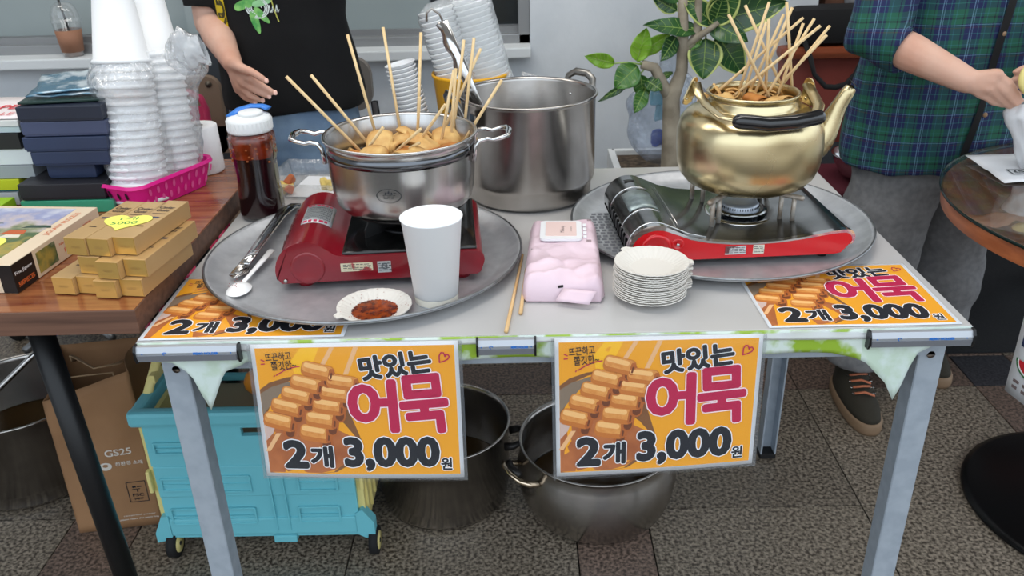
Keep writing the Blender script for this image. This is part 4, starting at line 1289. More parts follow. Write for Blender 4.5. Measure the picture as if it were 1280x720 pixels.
mb = MB(); mb.lathe([(.0365, .168), (.0405, .169), (.0415, .173), (.0415, .190), (.039, .195), (.030, .199), (0, .2005)], 48)
for k in range(32):
    a = k * math.pi / 16; mb.box((.0415 * math.cos(a), .0415 * math.sin(a), .181), (.0012, .003, .018), rz=a)
cap_ = mb.build('cap', mat('cap_white', (232, 234, 234), .35), bo)
mb = MB(); mb.lathe([(.016, 0), (.023, .001), (.0225, .006), (.018, .008), (0, .0085)], 32, c=(.006, -.004, .1985)); mb.build('pour_spout', mat('cap_white', (232, 234, 234)), cap_)
mb = MB(); mb.tube([(-.034, -.008, .196), (-.020, .012, .205), (.0, .022, .209), (.022, .020, .209), (.036, .012, .206)], [.009, .008, .007, .007, .008], 10, flat=.4, upv=(0, 0, 1)); mb.build('blue_flip_lid', mat('blue_plastic', (54, 122, 206), .35), cap_)

# clear box of food behind the bottle
fc = thing('food_container', 'clear plastic takeaway container with food scraps behind the sauce bottle', 'container', (-.478, .655, T + .001), math.radians(-8))
mb = MB()
def boxwalls(mb, w, d_, h, t_=.0008, flare=.008):
    for (a, b2) in (((-w, -d_), (w, -d_)), ((w, -d_), (w, d_)), ((w, d_), (-w, d_)), ((-w, d_), (-w, -d_))):
        mb.sheet(lambda u, v: (lerp(a[0], b2[0], u) * (1 + flare * v / w), lerp(a[1], b2[1], u) * (1 + flare * v / d_), h * v), 24, 2, t_)
    mb.box((0, 0, t_), (2 * w, 2 * d_, t_))
boxwalls(mb, .075, .075, .035)
mb.build('tub', clear_film('clear_tub', gloss=.12, rough=.08, haze=.08, wrinkle=.5), fc)
mb = MB(); mb.box((0.02, 0, .0025), (.11, .13, .001)); mb.build('napkin', paper_white, fc)
for k, (x, y, z, mm) in enumerate(((-.048, -.03, .012, 0), (-.062, -.022, .012, 0), (-.040, -.045, .010, 1), (-.055, -.05, .010, 0), (-.045, -.02, .022, 2), (.03, -.02, .012, 0), (.045, -.03, .012, 0))):
    mb = MB(); mb.box((0, 0, 0), (.024, .018, .014), b=.005)
    for v in mb.v: v += Vector((noise3(v.x * 90, v.y * 90, k), noise3(v.y * 90, v.z * 90, k + 3), noise3(v.x * 80, v.z * 90, k + 9))) * .006
    o = mb.build('food_scrap', [mat('potato_yellow', (222, 196, 112), .6), mat('orange_sauce', (200, 96, 36), .4), mat('ham_brown', (172, 92, 48), .5)][mm])
    o.location = (-.478 + x * .95, .655 + y, T + z + .004); o.rotation_euler = (.3 * k, .2 * k, k)
    link_tag(o, ['pale yellow food scrap nearest the sauce bottle in the clear container', 'pale yellow food scrap at the left wall of the clear container', 'orange sauced food scrap at the front of the clear container', 'pale yellow food scrap at the left front corner of the clear container', 'brown ham-like scrap on top of the food pile in the clear container', 'yellow food scrap on the napkin in the clear container', 'yellow food scrap nearest the steel pot in the clear container'][k], 'food', 'food scraps in the container')

# ------------------------------------------------------------------ brown table with goods
BZ = .775
def rj(a): return random.uniform(-a, a)
wood_top = mat('red_brown_laminate', (160, 102, 62), .24, 0, (108, 52, 32), 7, stretch=(1.0, 9, 9), coat=.35, lo=.3, hi=.7)
wood_edge = mat('brown_edge_laminate', (112, 80, 64), .5, 0, (86, 60, 48), 12, stretch=(.4, 6, 8))
bt = thing('display_table', 'brown wood-grain table with black round legs, left of the white table', 'table', (-1.25, .4, 0))
mb = MB(); mb.box((0, -.003, BZ - .02), (1.295, .727, .0385), b=.0012); mb.build('edge_board', wood_edge, bt)
for k in range(7):
    mb = MB(); mb.box((-.0, -.366 + .052 + k * .1037, BZ + .0001 - .001), (1.292, .1031, .0022), b=.0004); mb.build('board', wood_top, bt)
mb = MB(); mb.box((0, .0, BZ - .055), (1.15, .58, .03)); mb.build('under_frame', black_plastic, bt)
for (x, y) in ((.455, -.27), (.50, .30), (-.5, -.27), (-.5, .3)):
    mb = MB(); mb.tube([(x - .017, y, BZ - .04), (x + .012, y, .0)], .0195, 24); mb.build('leg', mat('black_tube', (18, 19, 21), .38, .2), bt)

# gold carton boxes
gold_side = mat('gold_carton', (204, 168, 116), .40, .35, (190, 154, 102), 4)
gold_end = mat('gold_foil_end', (226, 186, 108), .25, .6, (206, 164, 84), 5)
dark_ink = mat('dark_brown_ink', (66, 50, 38), .5)
blue_ink2 = mat('navy_ink', (38, 50, 84), .5)
def gold_box(loc, rz, lab, L=.157, Wd=.0358, H=.0283, text=True):
    g = thing('cosmetics_box', lab, 'box', loc, rz, group='gold cosmetics boxes in the pile')
    mb = MB(); mb.box((Wd / 2, L / 2, H / 2), (Wd, L - .001, H - .0006), b=.0006); o = mb.build('carton', gold_side, g)
    mb = MB(); mb.box((Wd / 2, -.0002, H / 2), (Wd - .0016, .0006, H - .0022)); mb.build('foil_end', gold_end, g)
    if text:
        mb = MB()
        put_text(mb, 'Caviar', .005, L * .76, .026, .010, H + .0003, 0, .02, 0)
        put_text(mb, 'Gold', .007, L * .68, .021, .009, H + .0003, 0, .02, 0)
        mb.add([(.007, L * .62, H + .0001), (.029, L * .62, H + .0001), (.029, L * .63, H + .0001), (.007, L * .63, H + .0001)], [(0, 1, 2, 3)])
        mb.add([(.008, L * .50, H + .0001), (.028, L * .50, H + .0001), (.028, L * .535, H + .0001), (.008, L * .535, H + .0001)], [(0, 1, 2, 3)], 1)
        mb.add([(.012, L * .28, H + .0001), (.024, L * .28, H + .0001), (.024, L * .30, H + .0001), (.012, L * .30, H + .0001)], [(0, 1, 2, 3)])
        mb.build('lettering', [dark_ink, blue_ink2], g)['kind'] = 'stuff'
    mb = MB(); put_text(mb, 'GOLD', Wd * .3, 0, Wd * .4, .0035, 0, 0, 0, M=Matrix.Translation((0, -.0006, H * .42)) @ Matrix.Rotation(math.pi / 2, 4, 'X')); mb.build('end_lettering', mat('gold_ink', (128, 96, 50), .5), g)['kind'] = 'stuff'
    return g
for (x, y, rz, z, lab, tx) in (
        (-.7450, .090, -.17, 0, 'gold box in the bottom row, leftmost and sticking out', True), (-.7080, .091, -.17, 0, 'gold box in the bottom row, second from left', True),
        (-.6750, .074, -.16, 0, 'gold box in the bottom row, third from left, pulled forward', True), (-.6380, .078, -.13, 0, 'gold box in the bottom row, rightmost at the table edge', True),
        (-.7030, .100, -.17, 1, 'gold box in the middle row, left one set back', True), (-.6670, .079, -.16, 1, 'gold box in the middle row, centre one', True),
        (-.6290, .086, -.14, 1, 'gold box in the middle row, right one', True),
        (-.7190, .105, -.20, 2, 'gold box in the top row, left one under the heart note', True), (-.6825, .100, -.20, 2, 'gold box in the top row, centre one under the heart note', True),
        (-.6455, .103, -.18, 2, 'gold box in the top row, right one', True)):
    gold_box((x, y, BZ + .0012 + z * .0287), rz, lab)
def heart_note(loc, rz, lines, lab, s=.037):
    h = thing('heart_note', lab, 'note', loc, rz, group='yellow heart price notes')
    pts = []
    for i in range(48):
        a = i * 2 * math.pi / 48
        x = 16 * math.sin(a) ** 3; y = 13 * math.cos(a) - 5 * math.cos(2 * a) - 2 * math.cos(3 * a) - math.cos(4 * a)
        pts.append((x / 16 * s, y / 16 * s * .95))
    mb = MB(); mb.prism(pts, 0, .0005, 'Z'); mb.build('heart', mat('yellow_note', (240, 240, 110), .6), h)
    mb = MB()
    for k, (txt, w) in enumerate(lines): put_text(mb, txt, -w / 2, .006 - k * .018, w, .012, .0007, 0, .0, .1)
    mb.build('handwriting', mat('green_marker', (48, 140, 70), .5), h)
    return h
heart_note((-.648, .162, BZ + .0012 + 3 * .0287), -.05, (('1개', .026), ('5000', .040)), 'yellow heart price note lying on top of the gold boxes')

# jigsaw puzzle box
pz_ = thing('puzzle_box', 'cream jigsaw puzzle box with a painted village scene on the brown table', 'box', (-.803, .094, BZ + .0012), math.radians(-5.5))
cream = mat('cream_card', (226, 206, 178), .5, 0, (216, 196, 170), 4)
PW, PD, PH = .33, .245, .047
mb = MB(); mb.box((-PW / 2, PD / 2, PH / 2), (PW, PD, PH), b=.001); mb.build('carton', cream, pz_)
pic = bpy.data.materials.new('village_painting'); pic.use_nodes = True
nt = pic.node_tree; bs = nt.nodes['Principled BSDF']; bs.inputs['Roughness'].default_value = .3
tcn = nt.nodes.new('ShaderNodeTexCoord'); sx = nt.nodes.new('ShaderNodeSeparateXYZ'); nt.links.new(tcn.outputs['Object'], sx.inputs[0])
n1 = nt.nodes.new('ShaderNodeTexNoise'); n1.inputs['Scale'].default_value = 28; n1.inputs['Detail'].default_value = 6
nt.links.new(tcn.outputs['Object'], n1.inputs[0])
ad = nt.nodes.new('ShaderNodeMath'); ad.operation = 'MULTIPLY_ADD'; ad.inputs[1].default_value = 4.6; 
nt.links.new(sx.outputs['Y'], ad.inputs[0]); nt.links.new(n1.outputs[0], ad.inputs[2])
rp = nt.nodes.new('ShaderNodeValToRGB'); mr = nt.nodes.new('ShaderNodeMapRange'); mr.inputs[1].default_value = .45; mr.inputs[2].default_value = 1.65
nt.links.new(ad.outputs[0], mr.inputs[0]); nt.links.new(mr.outputs[0], rp.inputs[0])
el = rp.color_ramp.elements
for i, (pos, c) in enumerate(((.0, (170, 184, 170)), (.12, (104, 124, 78)), (.28, (170, 150, 70)), (.42, (70, 98, 60)), (.55, (150, 150, 120)), (.66, (196, 184, 186)), (.80, (150, 156, 192)), (1, (206, 208, 220)))):
    e = el[i] if i < 2 else el.new(pos); e.position = pos; e.color = lin(c)
nt.links.new(rp.outputs[0], bs.inputs['Base Color'])
mb = MB(); mb.box((-PW / 2 - .012, PD / 2 + .006, PH + .0003), (PW - .040, PD - .035, .0006)); mb.build('painting', pic, pz_)
mb = MB()
roof = mat('painted_roof', (190, 92, 48), .4); wall_p = mat('painted_wall', (224, 214, 196), .4); tree_p = mat('painted_tree', (52, 74, 62), .4); orange = mat('orange_print', (214, 104, 50), .5)
for (x, y, w, h, k) in ((-.075, .125, .040, .020, 0), (-.120, .112, .035, .013, 0), (-.150, .135, .05, .022, 1), (-.072, .108, .036, .014, 1), (-.19, .13, .03, .02, 1), (-.16, .155, .07, .006, 2), (-.135, .162, .035, .005, 2), (-.05, .150, .05, .012, 2), (-.12, .06, .06, .02, 2)):
    mb.prism([(x - w / 2, y - h / 2), (x + w / 2, y - h / 2 + .003), (x + w * .4, y + h / 2), (x - w * .3, y + h / 2)], PH + .0006, PH + .0008, 'Z', mi=k)
mb.build('painted_houses', [roof, wall_p, tree_p], pz_)['kind'] = 'stuff'
mb = MB()
put_text(mb, 'JIGSAW PUZZLE', -.066, .160, .1, .012, PH + .0004, 0, 0, math.pi / 2 - .0)
for v in mb.v: pass
MF = Matrix.Translation((0, -.0003, 0)) @ Matrix.Rotation(math.pi / 2, 4, 'X')
put_text(mb, 'PREMIUM', -.135, .020, .085, .010, .0003, 0, 0, .02, M=MF)
put_text(mb, 'JIGSAW ART', -.110, .008, .065, .006, .0003, 0, 0, .02, M=MF)
put_text(mb, 'landscape puzzle', -.12, .036, .07, .005, .0003, 0, 0, M=MF)
MS = Matrix.Translation((.0004, 0, 0)) @ Matrix.Rotation(math.pi / 2, 4, 'Z') @ Matrix.Rotation(math.pi / 2, 4, 'X')
put_text(mb, 'New Village', .120, .025, .05, .006, 0, 0, 0, M=MS)
put_text(mb, 'Puzzle', .130, .012, .05, .007, 0, 0, 0, M=MS)
put_text(mb, 'www.', .19, .03, .03, .005, 0, 0, 0, M=MS)
mb.build('orange_lettering', orange, pz_)['kind'] = 'stuff'
mb = MB()
mb.prism([(-.022, .0008), (.0003, .0008), (.0003, PH - .001), (-.022, PH - .001)], -.0006, 0, 'Y')
mb.prism([(-.0003, .0008), (.052, .0008), (.052, PH - .001), (-.0003, PH - .001)], 0, .0006, 'X')
lab_ = mb.build('black_label', mat('black_card', (22, 20, 20), .4), pz_, label='black corner label')
lab_['kind'] = 'stuff'
mb = MB(); MS2 = Matrix.Translation((.0007, 0, 0)) @ Matrix.Rotation(math.pi / 2, 4, 'Z') @ Matrix.Rotation(math.pi / 2, 4, 'X')
put_text(mb, '500PIECES', .006, .008, .040, .0075, 0, 0, .02, M=MS2)
put_text(mb, 'Fine Jigsaw', .004, .026, .042, .007, 0, 1, 0, shear=.003, M=MS2)
mb.build('label_lettering', [orange, print_white], pz_)['kind'] = 'stuff'
mb = MB(); mb.prism([(.060, .006), (.110, .006), (.110, .040), (.060, .040)], .0001, .0006, 'X'); mb.build('side_picture', pic, pz_)
heart_note((-.905, .165, BZ + PH + .0022), .1, (('5000', .04),), 'yellow heart price note lying on the puzzle box', .05)

# lime and green boxes
def carton(name, lab, x0, x1, y0, y1, z0, z1, m, group=None, rz=0, lid=False):
    c = thing(name, lab, 'box', ((x0 + x1) / 2, (y0 + y1) / 2, z0), rz, group=group)
    w, d_, h = x1 - x0, y1 - y0, z1 - z0 - .0006
    if lid:
        mb = MB(); mb.box((0, 0, h * .42), (w - .004, d_ - .004, h * .82), b=.001); mb.build('tray', m, c)
        mb = MB(); mb.box((0, 0, h * .56), (w, d_, h * .86), b=.0015); mb.build('lid', m, c)
    else:
        mb = MB(); mb.box((0, 0, h / 2), (w, d_, h), b=.0012); mb.build('carton', m, c)
    return c
lime = carton('box', 'small lime green box behind the puzzle box', -1.22, -.992, .37, .455, BZ + .0012, BZ + .030, mat('lime_card', (148, 190, 38), .45))
mb = MB(); put_text(mb, 'LIME', .055, 0, .045, .011, 0, 0, .02, M=Matrix.Translation((0, -.043, .009)) @ Matrix.Rotation(math.pi / 2, 4, 'X')); mb.build('lettering', mat('green_ink', (60, 110, 40), .5), lime)['kind'] = 'stuff'
carton('box', 'flat shiny turquoise-green box at the foot of the dark box stack', -.975, -.800, .440, .62, BZ + .0012, BZ + .0255, mat('turquoise_card', (66, 164, 130), .25, coat=.4))
carton('box', 'wide black flat box under the navy boxes', -.972, -.812, .440, .655, BZ + .026, BZ + .0585, mat('black_matt_card', (44, 44, 50), .5, 0, (36, 36, 42), 5), lid=True)
navy = mat('navy_card', (46, 60, 92), .42, 0, (38, 50, 78), 4); navy2 = mat('slate_navy_card', (72, 82, 112), .42, 0, (64, 72, 100), 4)
navy3 = mat('dark_navy_card', (34, 42, 62), .4, 0, (28, 34, 50), 3)
zz = BZ + .059
for (x0, x1, y0, m, lab) in ((-.925, -.834, .470, navy, 'navy gift box at the bottom of the navy stack, shifted right'), (-.940, -.797, .455, navy, 'navy gift box second from the bottom of the stack'),
                            (-.945, -.792, .450, navy, 'navy gift box in the middle of the stack'), (-.942, -.788, .452, navy2, 'lighter slate blue gift box second from the top of the stack'),
                            (-.940, -.788, .447, navy3, 'darkest navy gift box on top of the stack, under the packets')):
    carton('gift_box', lab, x0, x1, y0, y0 + .135, zz, zz + .0282, m, 'navy gift boxes', rj(.02), True); zz += .0284
bk = thing('booklet', 'thin dark green packet on top of the navy boxes', 'packet', (-.872, .53, zz + .001), .12)
mb = MB(); mb.box((0, 0, .002), (.15, .13, .004), b=.001); mb.build('packet', mat('dark_green_print', (28, 52, 46), .25), bk)
foil = mat('blue_white_foil', (92, 128, 150), .18, .45, (214, 224, 230), 24, lo=.45, hi=.6, bump=.5, bscale=60)
for k, (dx, rz, lab) in enumerate(((0, .12, 'shiny blue and white plastic packet, lower one on the navy boxes'), (.004, .35, 'shiny blue plastic packet lying uppermost on the navy boxes'))):
    pk = thing('plastic_packet', lab, 'packet', (-.868 + dx, .545 + .008 * k, zz + .006 + .007 * k), rz, group='shiny packets on the navy boxes')
    mb = MB(); mb.sheet(lambda u, v: ((u - .5) * .145, (v - .5) * .12, .004 + .010 * v + .0025 * noise3(u * 5, v * 5, k) + .004 * u * v), 18, 14, .0025); mb.build('packet', foil, pk)

# left pile at the edge of the frame
zz = BZ + .0012
pile = (('grey carton at the bottom of the pile at the left edge', -1.005, .026, (186, 188, 192)), ('thin teal folder in the pile at the left edge', -1.0, .004, (40, 130, 150)),
        ('yellow-green carton in the pile at the left edge', -.995, .022, (190, 196, 40)), ('light grey carton above the yellow-green one', -.962, .026, (150, 156, 162)),
        ('white carton in the pile at the left edge', -.955, .031, (214, 220, 224)), ('black carton near the top of the left edge pile', -.972, .031, (26, 28, 30)),
        ('pale blue pad near the top of the left edge pile', -.967, .012, (186, 204, 208)), ('off-white pad under the red handwriting', -.965, .012, (214, 216, 214)))
for (lab, xr, h, c) in pile:
    carton('carton' if h > .015 else 'paper_pad', lab, xr - .22, xr, .49 + rj(.004), .66, zz, zz + h, mat('pile_%d_%d_%d' % c, c, .45), 'cartons piled at the left edge'); zz += h + .0003
ps = thing('handwritten_sheet', 'white sheet with red handwriting on top of the left edge pile', 'paper', (-1.07, .575, zz + .001))
mb = MB(); mb.sheet(lambda u, v: ((u - .5) * .22, (v - .5) * .17, .0015 + .001 * math.sin(u * 5)), 8, 4, .0008); mb.build('sheet', mat('bright_sheet', (236, 226, 226), .4), ps)
mb = MB(); put_text(mb, 'OPEN', .0, -.02, .09, .035, .0030, 0, .01, .1); put_text(mb, 'SALE 5', .03, -.065, .07, .02, .0030, 0, .0, .05); mb.build('handwriting', mat('red_marker', (220, 60, 70), .5), ps)['kind'] = 'stuff'

# pink basket with two bagged stacks of paper cups
bk_c = Vector((-.745, .528, BZ + .0012))
ba = thing('basket', 'bright pink perforated plastic basket holding the bagged cup stacks', 'basket', bk_c, math.radians(-24))
pinkp = mat('pink_plastic', (226, 30, 140), .35, 0, sss=.0)
pinkl = mat('pink_plastic_hole', (236, 96, 168), .4)
mb = MB()
bw, bd, bh = .050, .104, .052
def rr_loop(w, d_, r, z, n=6): return [(x, y, z) for x, y in rounded_rect(2 * w, 2 * d_, r, n)]
loops = [rr_loop(bw * .82, bd * .86, .02, .0), rr_loop(bw, bd, .026, bh), rr_loop(bw + .006, bd + .006, .030, bh + .001), rr_loop(bw + .006, bd + .006, .030, bh - .004), rr_loop(bw + .003, bd + .003, .028, bh - .004),
         rr_loop(bw * .82 + .002, bd * .86 + .002, .021, -.0)]
inner_l = [rr_loop(bw - .002, bd - .002, .025, bh), rr_loop(bw * .82 - .002, bd * .86 - .002, .019, .002)]
seq = [inner_l[1], inner_l[0], rr_loop(bw + .004, bd + .004, .029, bh + .0025), loops[3], rr_loop(bw + .0005, bd + .0005, .0265, bh - .005), loops[0]]
vs = [p for lp in seq for p in lp]; n = len(seq[0]); fs = []
for i in range(len(seq) - 1):
    for k in range(n): fs.append((i * n + k, i * n + (k + 1) % n, (i + 1) * n + (k + 1) % n, (i + 1) * n + k))
fs.append(tuple(range(n))); fs.append(tuple((len(seq) - 1) * n + k for k in range(n - 1, -1, -1)))
mb.add(vs, fs, 0, True); auto_smooth(mb.build('basket_wall', pinkp, ba), .8)
mb = MB()
def oval(cx_, cy_, z, nx, ny):
    tx, ty = -ny, nx
    pts = []
    for i in range(12):
        a = i * math.pi / 6
        h = .0075 * math.sin(a); w = .0034 * math.cos(a)
        k = .0012 + (z + h) / bh * 0
        shrink = 1 - .16 * (1 - (z + h) / bh)
        pts.append((cx_ * shrink + tx * w + nx * .0022, cy_ * (1 - .13 * (1 - (z + h) / bh)) + ty * w + ny * .0022, z + h))
    mb.add(pts, [tuple(range(12))])
for k in range(9):
    for row in range(2):
        y = -.085 + k * .021 + (row * .0105)
        oval(bw, y, .016 + row * .019, 1, 0); oval(-bw, y, .016 + row * .019, -1, 0)
mb.build('oval_holes', pinkl, ba)['kind'] = 'stuff'
mb = MB()
for (x, z) in ((-.022, .033), (.0, .030), (.022, .033)):
    oval(x, -bd - .0005, z, 0, -1)
mb.build('end_holes', mat('dark_hole', (40, 12, 28), .7), ba)['kind'] = 'stuff'

def cup_stack(base, top, n, step, lab, topl, r=.0465, group='paper cups bagged upside down in the pink basket'):
    base = Vector(base); ax = (Vector(top) - base).normalized()
    q = ax.to_track_quat('Z', 'Y')
    first = None
    for k in range(n):
        loc = base + ax * (k * step)
        l = topl if k == n - 1 else lab % nth(k, n)
        if first is None:
            first = thing('paper_cup', l, 'cup', loc, group=group)
            mb = MB(); mb.lathe([(r - .003, .001), (r - .0008, 0), (r + .001, .002), (r + .0012, .0048), (r - .0005, .0072), (r - .0025, .0078), (r - .016, .118), (r - .017, .120), (r - .018, .117), (0, .116)], 40)
            mb.build('cup_wall', cup_ridge, first); o = first
        else: o = copy_tree(first); o.location = loc; o['label'] = l
        o.rotation_mode = 'QUATERNION'; o.rotation_quaternion = q
cup_stack((-.768, .488, BZ + .006), (-.768, .530, 1.03), 18, .0150, 'upside-down paper cup, %s of the nearer stack in the pink basket', 'top upside-down paper cup of the nearer bagged stack, tall smooth and white', .0510)
cup_stack((-.733, .584, BZ + .006), (-.744, .628, 1.03), 17, .0155, 'upside-down paper cup, %s of the farther stack in the pink basket', 'top upside-down paper cup of the farther bagged stack, partly behind the nearer', .0475)
pb = thing('plastic_bag', 'crinkled clear plastic bag around both paper cup stacks, knotted at right', 'bag', (-.752, .538, BZ + .008))
mb = MB()
secs = []
def hullr(a, z):
    c1 = Vector((-.017 + .0 * z, -.046 + .16 * z)); c2 = Vector((.017 - .03 * z, .042 + .17 * z)); d = Vector((math.cos(a), math.sin(a)))
    t_ = max(c1.dot(d), c2.dot(d)) + .0535
    return t_ * (1 - .13 * max(0, 1 - z / .06))
seg = 72; vs = []; fs = []
zs = [.046 + i * .224 / 34 for i in range(35)]
for z in zs:
    for k in range(seg):
        a = 2 * math.pi * k / seg
        r_ = hullr(a, z)
        top_ = max(0, (z - .20) / .07)
        r_ += .003 * noise3(math.cos(a) * 3, math.sin(a) * 3, z * 30) + .0035 * noise3(math.cos(a) * 8, math.sin(a) * 8, z * 80) * (1 + top_ * 2)
        r_ += .019 * math.exp(-((z - .222) / .022) ** 2) * (1 + .5 * math.sin(3 * a)) - .016 * max(0, (z - .245) / .025)
        vs.append((r_ * math.cos(a), r_ * math.sin(a), z + .004 * noise3(a, z * 10, 8)))
for i in range(len(zs) - 1):
    for k in range(seg):
        l = (k + 1) % seg
        fs.append((i * seg + k, i * seg + l, (i + 1) * seg + l, (i + 1) * seg + k))
mb.add(vs, fs, 0, True)
mb.build('bag_film', clear_film('bag_film', gloss=.16, rough=.12, haze=.24, hazec=(240, 244, 248), wrinkle=1, wscale=45), pb)
mb = MB()
def knot(u, v):
    t_ = v; w = .010 + .030 * math.sin(min(1, t_ * 1.15) * 2.6)
    a = u * 2 * math.pi
    c = Vector((.052 + .075 * t_, .03, .245 + .018 * math.sin(t_ * 2.2)))
    return c + Vector((-.25 * math.sin(a) * w, math.cos(a) * w * .5, math.sin(a) * w)) * (1 + .35 * noise3(u * 9, v * 6, 2)) + Vector((0, 0, .004 * noise3(u * 20, v * 12, 5)))
mb.sheet(knot, 36, 16, .0006); mb.build('knotted_end', clear_film('bag_knot', gloss=.2, rough=.15, haze=.35, hazec=(225, 230, 234), wrinkle=1, wscale=60), pb)

ro = thing('paper_roll', 'white kitchen paper roll standing behind the pink basket', 'paper roll', (-.710, .680, BZ + .0012))
mb = MB(); mb.lathe([(.013, .001), (.040, 0), (.0412, .003), (.0405, .055), (.0395, .096), (.038, .098), (.0135, .098), (.0125, .096), (.0125, .002)], 48); mb.build('paper', mat('tissue_white', (236, 236, 238), .85, bump=.4, bscale=120), ro)
mb = MB(); mb.lathe([(.0128, .002), (.0128, .0975), (.0118, .0975), (.0118, .002)], 24); mb.build('cardboard_core', mat('grey_core', (150, 146, 142), .8), ro)

# ------------------------------------------------------------------ things behind the table
ch = thing('chair', 'brown chair with rounded backrest behind the paper roll', 'chair', (-1.0, 1.22, 0))
bm_ = mat('beige_brown_plastic', (132, 110, 90), .55, 0, (120, 98, 80), 4)
mb = MB(); mb.prism(rounded_rect(.34, .215, .035, 6, -.008, .755), .0, .022, 'Y'); auto_smooth(mb.build('backrest', bm_, ch), .6)
mb = MB(); mb.prism(rounded_rect(.44, .075, .02, 5, .0, .690), .0, .022, 'Y'); mb.build('lower_rail', bm_, ch)
mb = MB(); mb.box((0, .10, .44), (.40, .16, .03), b=.01); mb.build('seat', bm_, ch)
mb = MB(); mb.tube([(.135, -.003, .842), (.135, .001, .842)], .0085, 14); mb.tube([(.135, -.006, .842), (.135, -.002, .842)], .0045, 12); mb.build('bolt', mat('dull_bolt', (92, 84, 74), .4, .6), ch)['kind'] = 'stuff'
for (x, y) in ((-.17, .01), (.17, .01), (-.17, .15), (.17, .15)):
    mb = MB(); mb.tube([(x, y, .66 if y < .1 else .43), (x * 1.02, y, 0)], .013, 10); mb.build('leg', mat('dark_tube', (40, 40, 44), .4, .5), ch)
pc2 = thing('folding_chair', 'pink metal chair back with rounded hoop in front of the brown chair', 'chair', (-.930, 1.08, 0))
pk = mat('pink_red_metal', (196, 52, 92), .4, coat=.3)
mb = MB(); mb.tube([(-.13, 0, .02), (-.13, 0, .80), (-.122, 0, .835), (-.10, 0, .852), (.065, 0, .852), (.09, 0, .838), (.098, 0, .81), (.10, 0, .02)], .0085, 10); mb.build('hoop_frame', pk, pc2)
mb = MB(); mb.prism(rounded_rect(.225, .055, .006, 3, -.015, .790), -.004, .004, 'Y'); mb.build('back_panel', pk, pc2)
mb = MB(); mb.box((-.015, -.12, .45), (.22, .22, .018), b=.006); mb.build('seat', pk, pc2)
for x in (-.12, .09):
    mb = MB(); mb.tube([(x, -.22, .0), (x, -.02, .5)], .0085, 10); mb.build('leg', pk, pc2)
mb = MB(); mb.box((0, 0, 0), (.46, .10, .92), b=.01)
cb = mb.build('storage_cabinet', mat('dark_blue_grey', (52, 56, 62), .55)); cb.location = (-.98, 1.50, .4605)
link_tag(cb, 'dark grey cabinet against the wall behind the chairs', 'cabinet')
gcb = thing('chair', 'chair with a rounded grey backrest just right of the woman in black', 'chair', (-.525, 1.36, 0))
mb = MB(); mb.prism(rounded_rect(.14, .15, .05, 6, .0, .80), 0, .03, 'Y'); mb.build('backrest', mat('grey_taupe_fabric', (120, 114, 108), .8), gcb)
mb = MB(); mb.box((0, .11, .44), (.30, .18, .05), b=.02); mb.build('seat', MATS['grey_taupe_fabric'], gcb)
for (x, y) in ((-.12, .01), (.12, .01), (-.12, .17), (.12, .17)):
    mb = MB(); mb.tube([(x * .6, y, .75 if y < .1 else .42), (x, y, 0)], .011, 10); mb.build('leg', MATS['dark_tube'], gcb)

# iced coffee on the sill
ic = thing('iced_coffee', 'clear domed cup of iced coffee with brown sleeve and black straw on window sill', 'drink', (-1.385, 1.575, .8605), rot=(0, .0, 0))
mb = MB(); mb.lathe([(0, 0), (.027, 0), (.028, .002), (.040, .100), (.0425, .102), (.0425, .106), (.040, .108), (.0385, .125), (.031, .145), (.018, .156), (.008, .158)], 36); mb.build('cup_and_dome', clear_film('pet_cup', gloss=.14, rough=.05, haze=.10), ic)
mb = MB(); mb.lathe([(0, .001), (.026, .001), (.0345, .068), (0, .068)], 36); mb.build('coffee', mat('coffee', (74, 52, 44), .2, 0, (150, 124, 110), 30), ic)
mb = MB(); mb.lathe([(.0300, .014), (.0312, .014), (.0378, .078), (.0366, .078)], 36); mb.build('sleeve', mat('kraft_sleeve', (152, 108, 84), .7), ic)
mb = MB(); mb.tube([(.008, 0, .03), (-.012, 0, .205)], .0034, 10); mb.build('straw', black_plastic, ic)

# cup stacks and yellow bucket behind the pots
def leaning_stack(base, top, n, lab, group, r=.046, rt=None, toplab=None):
    base, top = Vector(base), Vector(top); ax = (top - base).normalized(); L = (top - base).length; step = L / n
    q = ax.to_track_quat('Z', 'Y'); first = None
    for k in range(n):
        if first is None:
            first = thing('paper_cup', lab, 'cup', base, group=group)
            mb = MB(); mb.lathe([(r - .006, 0), (r - .001, step * .55), (r + .001, step * .75), (r + .0012, step * .9), (r - .001, step * .98), (r - .0035, step * .8), (r - .010, .0)], 32)
            mb.build('cup_wall', cup_ridge, first); o = first
        else: o = copy_tree(first); o.location = base + ax * step * k
        o['label'] = lab % nth(k, n)
        if k == n - 1:
            o['label'] = toplab
            mb = MB(); mb.lathe([(0, .004), (r - .010, .002), (r - .004, step * .9)], 32); mb.build('cup_floor', cup_ridge, o)
        o.rotation_mode = 'QUATERNION'; o.rotation_quaternion = q
st_ = thing('side_table', 'low white side table behind the white table carrying the yellow bucket', 'table', (-.15, .92, 0))
mb = MB(); mb.box((0, 0, .712), (.43, .26, .016), b=.003); mb.build('top', mat('white_laminate', (205, 207, 208), .5), st_)
for (x, y) in ((-.195, -.11), (.195, -.11), (-.195, .11), (.195, .11)):
    mb = MB(); mb.tube([(x, y, .704), (x, y, 0)], .009, 10); mb.build('leg', MATS['dark_tube'], st_)
leaning_stack((-.258, .88, .7215), (-.306, .885, .952), 24, 'ridged white cup, %s of the short leaning stack behind the steel pot', 'cups in the short leaning stack', .034, toplab='top cup of the short leaning stack behind the steel pot')
yb = thing('bucket', 'yellow plastic bucket behind the steel pot, holding the tall cup stacks', 'bucket', (-.150, .925, .7215))
